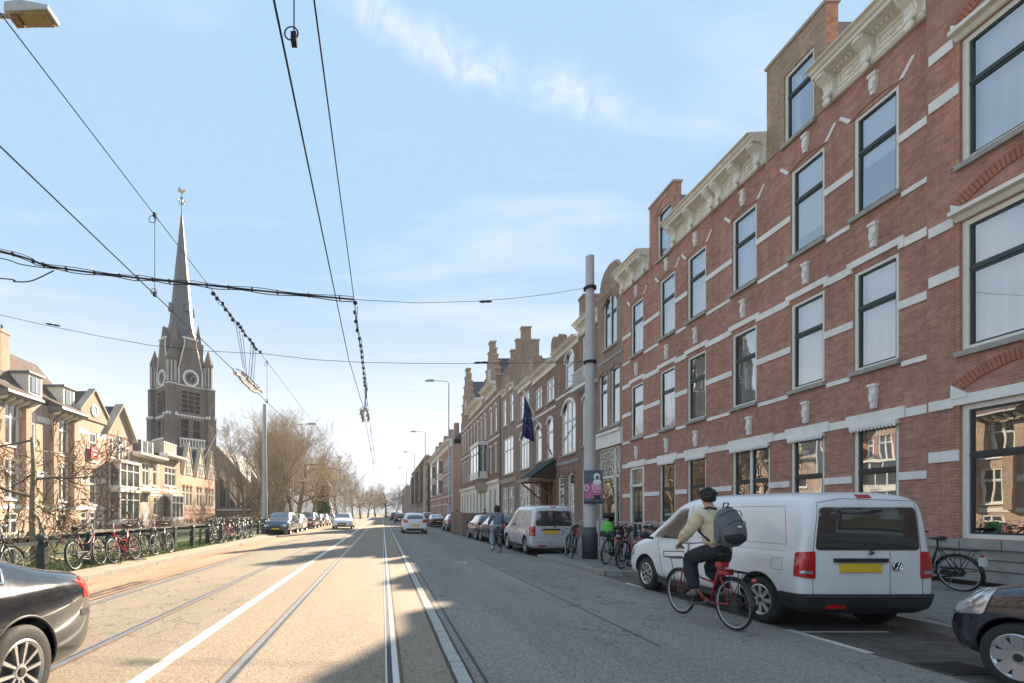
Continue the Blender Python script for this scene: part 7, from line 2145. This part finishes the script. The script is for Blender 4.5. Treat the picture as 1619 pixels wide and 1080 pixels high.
    d['carrier'] = r.mesh('carrier', M['blackmetal'])
    l = MB(); l.sphere((-.90,0,.68),.022,.035,.03,8,6); d['rear_lamp'] = l.mesh('rear_lamp', M['taillight'])
    l = MB(); l.sphere((.45,0,.86),.04,.035,.035,8,6); d['front_lamp'] = l.mesh('front_lamp', M['chrome'], True)
    ks = MB(); ks.tube((-.50,.06,.30),(-.46,.20,.01),.008,n=5); d['kickstand'] = ks.mesh('kickstand', M['greyplastic'])
    fc_ = MB()
    for z in (.78,): fc_.path([(.42,-.16,.84),(.70,-.16,.84),(.70,.16,.84),(.42,.16,.84)],.008,5,closed=True); 
    for y in (-.08,0,.08): fc_.tube((.42,y,.84),(.70,y,.84),.005,n=4)
    fc_.path([(.70,-.16,.84),(.72,-.16,.92),(.72,.16,.92),(.70,.16,.84)],.007,5); 
    for s_ in (-1,1): fc_.tube((.62,s_*.1,.84),(.54,s_*.06,WR),.006,n=4)
    d['front_carrier'] = fc_.mesh('front_carrier', M['blackmetal'])
    return d
BP = bike_parts()
def bicycle(loc, rz, lean, label, color='blackmetal', frame='frame_low', guard=None, extras=(), group='bicycles parked along the street', steer=0.0, name='bicycle', scale=1.0):
    b = bpy.data.objects.new(name, None); COL.objects.link(b); b.location = loc
    b.rotation_mode = 'XYZ'; b.rotation_euler = (lean, 0, rz); b.scale = (scale,)*3
    tag(b, label, 'bicycle', group)
    # lean about the tyre line needs roll before the turn: bake as matrix
    b.matrix_world = Matrix.Translation(loc) @ Matrix.Rotation(rz,4,'Z') @ Matrix.Rotation(lean,4,'X') @ Matrix.Scale(scale,4)
    def cm(k_, mat, nm): return cached((k_,mat), lambda: BP[k_].mesh(nm, M[mat], True))
    inst('frame', cm(frame,color,'frame'), b)
    inst('rear_mudguard', cm('rear_guard',guard or color,'rear_mudguard'), b)
    w_ = inst('wheel', BP['tyre'], b, (-.55,0,WR)); inst('rim', BP['rim'], w_); inst('spokes', BP['spokes'], w_)
    st_ = b
    inst('fork', cm('fork',color,'fork'), b); inst('front_mudguard', cm('front_guard',guard or color,'front_mudguard'), b)
    w_ = inst('wheel', BP['tyre'], b, (.54,0,WR), (0,.3,0)); inst('rim', BP['rim'], w_); inst('spokes', BP['spokes'], w_)
    inst('handlebar', BP['handlebar'], b); inst('grips', BP['grips'], b); inst('saddle', BP['saddle'], b)
    for k_ in ('chain_case','cranks','carrier','rear_lamp','front_lamp','kickstand'):
        if k_ == 'kickstand' and 'ridden' in extras: continue
        inst(k_, BP[k_], b)
    if 'front_carrier' in extras: inst('front_carrier', BP['front_carrier'], b)
    return b
FY = -7.62
LB = [
 (-7.5,9.6,90,-7,'black bicycle with black double pannier bag nearest on the left fence','blackmetal','frame_high'),
 (-7.45,12.7,92,-8,'maroon bicycle leaning on the fence right of the black pannier','maroonframe','frame_mid'),
 (-7.35,14.3,-91,8,'red bicycle with large dark tyres leaning on the left fence','redframe','frame_mid'),
 (-7.6,15.4,88,-7,'black bicycle tucked behind the red one at the fence','blackmetal','frame_high'),
 (-7.4,16.9,-90,8,'black bicycle standing clear to the right of the red one','blackmetal','frame_low'),
 (-7.6,22.9,90,-7,'black bicycle alone in the middle of the fence row','blackmetal','frame_low'),
 (-7.4,24.2,-92,8,'pink red bicycle toward the far end of the fence','pinkframe','frame_mid'),
 (-7.45,26.8,-90,7,'pale blue bicycle near the far fence end','blueframe','frame_low'),
 (-7.7,27.9,89,-6,'black bicycle third from the far end of the fence','blackmetal','frame_low'),
 (-7.9,29.3,-90,7,'dark red bicycle second from the far end of the fence','maroonframe','frame_mid'),
 (-8.1,30.9,90,-7,'black bicycle last on the fence beside the tram pole','blackmetal','frame_high'),
 (-8.7,26.2,80,-5,'white bicycle behind the fence at its far end','whiteframe','frame_low'),
 (-8.75,29.9,100,5,'black bicycle behind the fence near the tram pole','blackmetal','frame_low'),
]
M['maroonframe'] = pm('maroon_bicycle_enamel', (.16,.015,.025), .35, amp=.1, coat=.4)
for x,y,rz,ln,lab,c,fr in LB:
    bicycle((x,y,.03), R(rz), R(ln if rz > 0 else ln), lab, c, fr, guard='blackmetal' if c != 'whiteframe' else None, scale=1.06)
# pannier bag on the nearest one
pb = empty('pannier_bag', (-7.35,9.02,.03), R(90), 'large black double pannier bag hung over a bicycle carrier by the left fence', 'bag')
mb = MB(); 
for s_ in (-1,1): mb.prism([(-.22,.38),(.20,.38),(.24,.78),(-.26,.78)], s_*.09, s_*.24) 
mb.box(-.24,.22,-.1,.1,.77,.80); mb.build('bag_body', M['blackcloth'], pb)
mb = MB()
for s_ in (-1,1): mb.prism([(-.24,.60),(.22,.60),(.24,.79),(-.26,.79)], s_*.235, s_*.26)
mb.build('bag_flap', M['blackplastic'], pb)
pb.location.y = 8.95
# right side, by the pole
RB = [
 ((6.02,16.2,0), 78, 10, 'thin black bicycle leaning just left of the tram pole foot','blackmetal','frame_high'),
 ((6.55,14.15,0), 44, 7, 'black bicycle directly right of the tram pole with a large dark wheel','blackmetal','frame_low'),
 ((6.5,13.05,0), 40, 6, 'red bicycle nearest the kerb corner beside the nose of the white van','pinkframe','frame_mid'),
 ((7.0,13.75,0), 47, -5, 'pale blue bicycle amid the group beside the tram pole','blueframe','frame_low'),
 ((7.15,14.9,0), 52, 6, 'black bicycle carrying a crate behind the pale blue one','blackmetal','frame_mid'),
 ((7.55,13.5,0), 50, -6, 'silver bicycle in front of the black house door','whiteframe','frame_mid'),
 ((7.75,14.7,0), 44, 6, 'maroon bicycle in the middle of the group right of the pole','maroonframe','frame_low'),
 ((8.3,15.4,0), 70, -6, 'white bicycle behind the green cover by the brick wall','whiteframe','frame_low'),
 ((8.4,13.3,0), 50, 6, 'black bicycle half hidden behind the bonnet of the white van','blackmetal','frame_low'),
 ((9.2,14.2,0), 62, -6, 'pale bicycle nearest the black house door','blueframe','frame_mid'),
 ((10.6,18.4,0), 88, 8, 'black bicycle leaning on the brick wall beside the shopfront','blackmetal','frame_low'),
 ((10.6,12.9,0), 88, 8, 'black bicycle leaning on the wall behind the van bonnet','blackmetal','frame_high'),
]
M['maroonframe'] = pm('maroon_bicycle_enamel', (.16,.015,.025), .35, amp=.1, coat=.4)
for l,rz,ln,lab,c,fr in RB: bicycle(l, R(rz), R(ln), lab, c, fr, guard='blackmetal' if c in ('pinkframe',) else None, extras=('front_carrier',) if c == 'blackmetal' else (), scale=1.06)
gb = empty('green_bag', (6.25,13.85,.84), .9, 'bright green rain cover over a crate on a bicycle right of the pole', 'bag')
mb = MB(); mb.sphere((0,0,.10),.15,.17,.24,14,10); mb.v=[tuple(Vector(v)*(1+.22*noise.noise(Vector(v)*9))) for v in mb.v]; mb.build('cover', M['greenbag'], gb, smooth=True); MB().box(-.15,.15,-.18,.18,-.08,.08).build('crate', M['blackplastic'], gb)
cb2 = empty('bicycle_crate', (6.75,14.45,.82), .9, 'black plastic crate on the bicycle carrier beside the green cover', 'crate')
mb = MB()
for a,b,c_,d_ in ((-.2,.2,-.15,-.14),(-.2,.2,.14,.15),(-.2,-.19,-.15,.15),(.19,.2,-.15,.15)): mb.box(a,b,c_,d_,0,.06); mb.box(a,b,c_,d_,.1,.22)
mb.box(-.2,.2,-.15,.15,0,.01); mb.build('crate_body', M['blackplastic'], cb2)
# dark lady's bicycle by the wall at the right
bk = bicycle((10.35,9.55,.005), R(98), R(-9), 'black bicycle with white tipped mudguard leaning at the brick wall behind the white van', 'blackmetal','frame_mid', extras=())
MB().box(-.94,-.86,-.035,.035,.50,.64).build('mudguard_tip', M['whitepost'], bk)

# ============================================================= RIDERS
def skinmesh(name, V, E, root_i, m, parent, lvl=2, world=None, xf=None):
    """V: list of (x,y,z,rx,ry)"""
    me = bpy.data.meshes.new(name)
    me.from_pydata([v[:3] for v in V], E, [])
    o = bpy.data.objects.new(name, me); COL.objects.link(o)
    sk = o.modifiers.new('skin','SKIN'); sk.use_smooth_shade = True
    if not me.skin_vertices:
        bm = bmesh.new(); bm.from_mesh(me); bm.verts.layers.skin.verify(); bm.to_mesh(me); bm.free()
    for i,v in enumerate(V):
        sv = me.skin_vertices[0].data[i]; sv.radius = (v[3], v[4] if len(v) > 4 else v[3]); sv.use_root = (i == root_i)
    ss = o.modifiers.new('sub','SUBSURF'); ss.levels = lvl; ss.render_levels = lvl
    bpy.context.view_layer.update()
    nm = finalize(o); o.modifiers.clear(); o.data = nm
    nm.materials.clear(); nm.materials.append(m)
    nm.polygons.foreach_set('use_smooth',[True]*len(nm.polygons))
    o.parent = parent
    return o
def rider(root, hip, chest, neck, head, kneeL, ankL, toeL, kneeR, ankR, toeR, shw, elL, haL, elR, haR, topm, botm, shoem, hairm='hair', hair='short', sc=1.0):
    V = Vector
    hip=V(hip); chest=V(chest); neck=V(neck); head=V(head)
    # continuous body
    P=[]; E=[]
    def add(p,r,ry=None): P.append((p[0],p[1],p[2],r*sc,(ry or r)*sc)); return len(P)-1
    def chain(a,pts):
        for p,r in pts: i=add(p,r); E.append((a,i)); a=i
        return a
    h=add(hip,.125); w_=add(hip.lerp(chest,.45),.115); E.append((h,w_)); c=add(chest,.125); E.append((w_,c)); n=add(neck,.05); E.append((c,n))
    hb=add(head+V((.0,0,-.06)),.062); E.append((n,hb)); hm=add(head+V((0,0,.02)),.082); E.append((hb,hm)); ht=add(head+V((-.01,0,.085)),.055); E.append((hm,ht))
    fwd=V((1,0,0))
    for s_,el,ha in ((1,elL,haL),(-1,elR,haR)):
        sh=chest+V((0,s_*shw,.06)); el=V(el); ha=V(ha)
        a=chain(c,[(sh,.058),(sh.lerp(el,.5),.048),(el,.040),(el.lerp(ha,.5),.034),(ha,.024)])
        pd=(ha-el).normalized(); palm=ha+pd*.05; pi=add(palm,.026); E.append((a,pi))
        for q,(ang,L_) in enumerate(((-.5,.055),(-.17,.07),(.12,.072),(.42,.06))):
            side=V((0,0,-1)); lat=pd.cross(side).normalized()
            f1=palm+pd*.045+lat*ang*.06+V((0,0,.0)); f2=f1+pd*.018+side*.03; 
            i1=add(f1,.009); E.append((pi,i1)); i2=add(f2,.008); E.append((i1,i2)); i3=add(f2-pd*.02+side*.018,.007); E.append((i2,i3))
        tlat=pd.cross(V((0,0,-1))).normalized()*(-s_)
        t1=palm+tlat*.03+V((0,0,-.015)); i1=add(t1,.010); E.append((pi,i1)); i2=add(t1+pd*.03+V((0,0,-.02)),.009); E.append((i1,i2))
    for s_,kn,an,to in ((1,kneeL,ankL,toeL),(-1,kneeR,ankR,toeR)):
        kn=V(kn); an=V(an); to=V(to); hj=hip+V((.02,s_*.09,-.02))
        chain(h,[(hj,.088),(hj.lerp(kn,.5),.075),(kn,.055),(kn.lerp(an,.4),.052),(an,.036),(an+(to-an)*.5+V((0,0,-.035)),.036),(to,.028)])
    body=skinmesh('body',P,E,0,M['skin'],root)
    # face parts and hair
    fm=MB(); fm.prism([(.0,0),(.028,-.012),(.0,.035)],-.012,.012); o=fm.build('nose',M['skin'],root,loc=head+V((.083,0,-.015)))
    for s_ in (-1,1): MB().sphere((0,0,0),.018,.009,.03,8,6).build('ear',M['skin'],root,loc=head+V((-.005,s_*.083,-.01)),smooth=True)
    for s_ in (-1,1): MB().sphere((0,0,0),.008,.014,.008,8,6).build('eye',M['blackplastic'],root,loc=head+V((.078,s_*.032,.012)),smooth=True)
    MB().sphere((0,0,0),.006,.022,.006,8,4).build('mouth',M['taillight'],root,loc=head+V((.078,0,-.055)))
    hb_=MB(); rd=random.Random(4); n0=0
    hb_.sphere((-.024,0,.022),.108,.094,.108,40,28)
    if hair=='long':
        hb_.sphere((-.05,0,-.06),.09,.105,.15,16,12); hb_.sphere((-.02,.06,-.04),.07,.05,.14,12,8); hb_.sphere((-.02,-.06,-.04),.07,.05,.14,12,8)
    hb_.v=[tuple(Vector(v)*(1+.14*noise.noise(Vector(v)*22)+.10*noise.noise(Vector(v)*55)+.05*noise.noise(Vector(v)*120))) for v in hb_.v]
    if hair == 'short':
        for q in range(34):
            a_ = rd.uniform(0,6.28); e_ = rd.uniform(-.25,1.45); rr2 = .098
            c_ = Vector((-.024+rr2*math.cos(e_)*math.cos(a_), .9*rr2*math.cos(e_)*math.sin(a_), .03+rr2*math.sin(e_)))
            if c_.x > .05 and c_.z < .06: continue
            hb_.sphere(c_, rd.uniform(.018,.032), rd.uniform(.018,.032), rd.uniform(.015,.026), 8, 6)
    # cut hair away from the face
    keep=[f for f in hb_.f if not (sum(hb_.v[i][0] for i in f)/len(f) > .045 and sum(hb_.v[i][2] for i in f)/len(f) < .045) and not (hair=='short' and sum(hb_.v[i][2] for i in f)/len(f) < (-.062 if sum(hb_.v[i][0] for i in f)/len(f) < -.03 else -.02))]
    hb_.f=keep; hb_.mi=[0]*len(keep)
    hb_.build('hair',M[hairm],root,loc=head,smooth=True)
    # upper garment
    P=[];E=[]
    def ad(p,r,ry=None): P.append((p[0],p[1],p[2],r*sc,(ry or r)*sc)); return len(P)-1
    h0=ad(hip+V((.0,0,.01)),.19,.19); w0=ad(hip.lerp(chest,.35),.185,.19); E.append((h0,w0)); w1=ad(hip.lerp(chest,.72),.19,.20); E.append((w0,w1)); c0=ad(chest+V((0,0,.03)),.16,.18); E.append((w1,c0)); n0=ad(neck+V((0,0,-.03)),.078); E.append((c0,n0)); n1=ad(neck+V((-.01,0,.045)),.072); E.append((n0,n1))
    for s_,el,ha in ((1,elL,haL),(-1,elR,haR)):
        sh=chest+V((0,s_*shw,.045)); el=V(el); ha=V(ha)
        a=c0
        for p,r in ((sh,.10),(sh.lerp(el,.35),.095),(sh.lerp(el,.7),.088),(el,.082),(el.lerp(ha,.3),.075),(el.lerp(ha,.6),.066),(el.lerp(ha,.85),.055),(el.lerp(ha,.93),.042)):
            p=V(p)+V((rd.gauss(0,.006),rd.gauss(0,.006),rd.gauss(0,.006))); i=ad(p,r); E.append((a,i)); a=i
    j=skinmesh('jacket',P,E,0,topm,root,3)
    P=[];E=[]
    h0=ad(hip+V((0,0,-.02)),.145,.155); h1=ad(hip+V((0,0,.06)),.13,.145); E.append((h0,h1))
    for s_,kn,an in ((1,kneeL,ankL),(-1,kneeR,ankR)):
        kn=V(kn); an=V(an); hj=hip+V((.03,s_*.095,-.035)); a=h0
        for p,r in ((hj,.13),(hj.lerp(kn,.4),.125),(hj.lerp(kn,.75),.115),(kn,.108),(kn.lerp(an,.3),.10),(kn.lerp(an,.6),.094),(kn.lerp(an,.85),.088),(kn.lerp(an,.97),.080)):
            p=V(p)+V((rd.gauss(0,.005),rd.gauss(0,.004),rd.gauss(0,.005))); i=ad(p,r); E.append((a,i)); a=i
    skinmesh('trousers',P,E,0,botm,root,3)
    for me_o in ('jacket','trousers'): pass
    for an,to in ((ankL,toeL),(ankR,toeR)):
        an=V(an); to=V(to); d=(to-an); hl=an+V((-.05,0,-.045))
        skinmesh('shoe',[(hl.x,hl.y,hl.z,.042),(an.x+.0,an.y,an.z-.03,.045),(an.x+d.x*.5,an.y,an.z+d.z*.5-.03,.044),(to.x,to.y,to.z-.012,.036)],[(0,1),(1,2),(2,3)],0,shoem,root)
def wrinkle(o, amp, sc):
    for v in o.data.vertices:
        v.co += v.normal*amp*(noise.noise(Vector((v.co.x*sc,v.co.y*sc,v.co.z*sc*1.6)))+.5*noise.noise(v.co*sc*2.3))
b1 = bicycle((4.50,6.98,rz_(4.5)), R(91.5), 0, 'red bicycle with black wheels ridden by the man in the beige jacket', 'redframe','frame_mid', guard='blackmetal', extras=('front_carrier','ridden'), group='bicycles being ridden')
man = empty('person', (4.50,6.98,rz_(4.5)), R(91.5), 'man in beige jacket and dark trousers riding a red bicycle away past the white van', 'person')
rider(man, (-.30,0,1.04),(-.19,0,1.44),(-.12,0,1.57),(-.05,0,1.72),
      (.13,.13,.86),(.02,.14,.43),(.16,.14,.36),(.06,-.12,.72),(-.24,-.14,.47),(-.10,-.15,.40),
      .185,(-.02,.27,1.22),(.10,.27,1.11),(-.02,-.27,1.22),(.10,-.27,1.11), M['beigejacket'],M['navytrouser'],M['sole'])
for ch in man.children:
    if ch.name.startswith('jacket'): wrinkle(ch,.014,9)
    if ch.name.startswith('trousers'): wrinkle(ch,.016,8)
bp_ = empty('backpack', (4.50,6.98,rz_(4.5)), R(91.5), 'large dark grey backpack on the back of the man in the beige jacket', 'backpack')
mb = MB(); mb.sphere((0,0,0),1,1,1,28,20)
def sq(a,e): return math.copysign(abs(a)**e,a)
mb.v=[(sq(x,.7)*.125*(1-.25*max(0,z)), sq(y,.62)*.165*(1-.22*max(0,z)), sq(z,.8)*.26+.012*noise.noise(Vector((x*3,y*3,z*3)))) for x,y,z in mb.v]
o = mb.build('main_pouch', M['greybag'], bp_, smooth=True, loc=(-.47,0,1.32)); o.rotation_euler=(0,R(12),0)
mb = MB(); mb.sphere((0,0,0),1,1,1,24,16); mb.v=[(sq(x,.7)*.075,sq(y,.6)*.135,sq(z,.65)*.135) for x,y,z in mb.v]; o=mb.build('front_pocket', M['greybag'], bp_, smooth=True, loc=(-.575,0,1.27)); o.rotation_euler=(0,R(12),0)
mb = MB(); mb.sphere((0,0,0),.085,.14,.085,14,8); o=mb.build('black_lower_pocket', M['blackcloth'], bp_, smooth=True, loc=(-.60,.01,1.19)); o.rotation_euler=(0,R(12),0)
MB().sphere((0,0,0),.006,.03,.014,12,6).build('label_patch', M['whiteprint'], bp_, loc=(-.66,0,1.335))
for s_ in (-1,1): MB().path([(-.38,s_*.11,1.56),(-.26,s_*.13,1.585),(-.13,s_*.14,1.54),(-.05,s_*.15,1.42),(-.14,s_*.17,1.25),(-.33,s_*.17,1.14)],.018,5).build('shoulder_strap', M['blackcloth'], bp_, smooth=True)
MB().path([(-.40,-.03,1.58),(-.42,-.03,1.64),(-.42,.03,1.64),(-.40,.03,1.58)],.009,5).build('grab_loop', M['blackcloth'], bp_)
# woman riding further away
b2_ = bicycle((4.42,19.5,rz_(4.42)), R(90), 0, 'dark bicycle ridden by the woman in the blue grey jacket', 'blackmetal','frame_low', extras=('ridden',), group='bicycles being ridden')
wo = empty('person', (4.42,19.5,rz_(4.42)), R(90), 'woman with long dark hair, blue grey jacket and pale jeans cycling beside the silver van', 'person')
rider(wo, (-.30,0,1.02),(-.22,0,1.40),(-.18,0,1.53),(-.13,0,1.68),
      (.10,.12,.80),(-.05,.14,.22),(.08,.14,.16),(.10,-.12,.82),(-.02,-.13,.44),(.12,-.13,.38),
      .165,(-.05,.25,1.18),(.08,.26,1.09),(-.05,-.25,1.18),(.08,-.26,1.09), M['bluejacket'],M['denim'],M['whitepost'], hair='long', sc=.95)
sb = empty('shoulder_bag', (4.42,19.5,rz_(4.42)), R(90), 'small red bag hanging at the right side of the woman cyclist', 'bag')
MB().sphere((-.36,-.24,1.0),.10,.06,.11,12,8).build('bag_body', M['pinkframe'], sb, smooth=True); MB().path([(-.34,-.24,1.08),(-.25,-.1,1.45),(-.28,.08,1.46)],.008,4).build('strap', M['blackcloth'], sb)
# people far along the right pavement
for i,(x,y,tm_,bm3,lab) in enumerate(((8.6,58,'bluejacket','navytrouser','pedestrian in a blue jacket walking on the far right pavement'),(9.6,47.0,'blackcloth','denim','pedestrian in black standing by the cream ground floor'))):
    p_ = empty('person', (x,y,0), R(90), lab, 'person')
    rider(p_, (0,0,.95),(0,0,1.35),(0,0,1.5),(0.02,0,1.66),(.08,.09,.5),(.02,.09,.09),(.14,.09,.04),(-.02,-.09,.5),(-.14,-.09,.11),(-.02,-.09,.04),.18,(-.02,.25,1.15),(.05,.24,.92),(-.02,-.25,1.15),(.05,-.24,.92),M[tm_],M[bm3],M['sole'])

rb = MB(); rb.box(-.40,-.28,-.05,.05,.79,.86); rb.box(-.50,-.30,-.04,.04,.70,.78); rb.build('red_lock_case', M['redframe'], b1)

mb = MB(); mb.path([(-.60,-.12,1.36),(-.655,-.07,1.40),(-.66,0,1.415),(-.655,.07,1.40),(-.60,.12,1.36)],.006,4); mb.build('pocket_zip', M['blackplastic'], bp_)
mb = MB(); mb.path([(-.50,-.15,1.47),(-.565,-.08,1.53),(-.575,0,1.545),(-.565,.08,1.53),(-.50,.15,1.47)],.006,4); mb.build('main_zip', M['blackplastic'], bp_)
for s_ in (-1,1): MB().sphere((0,0,0),.05,.03,.11,10,8).build('side_pocket', M['greybag'], bp_, smooth=True, loc=(-.48,s_*.165,1.22))
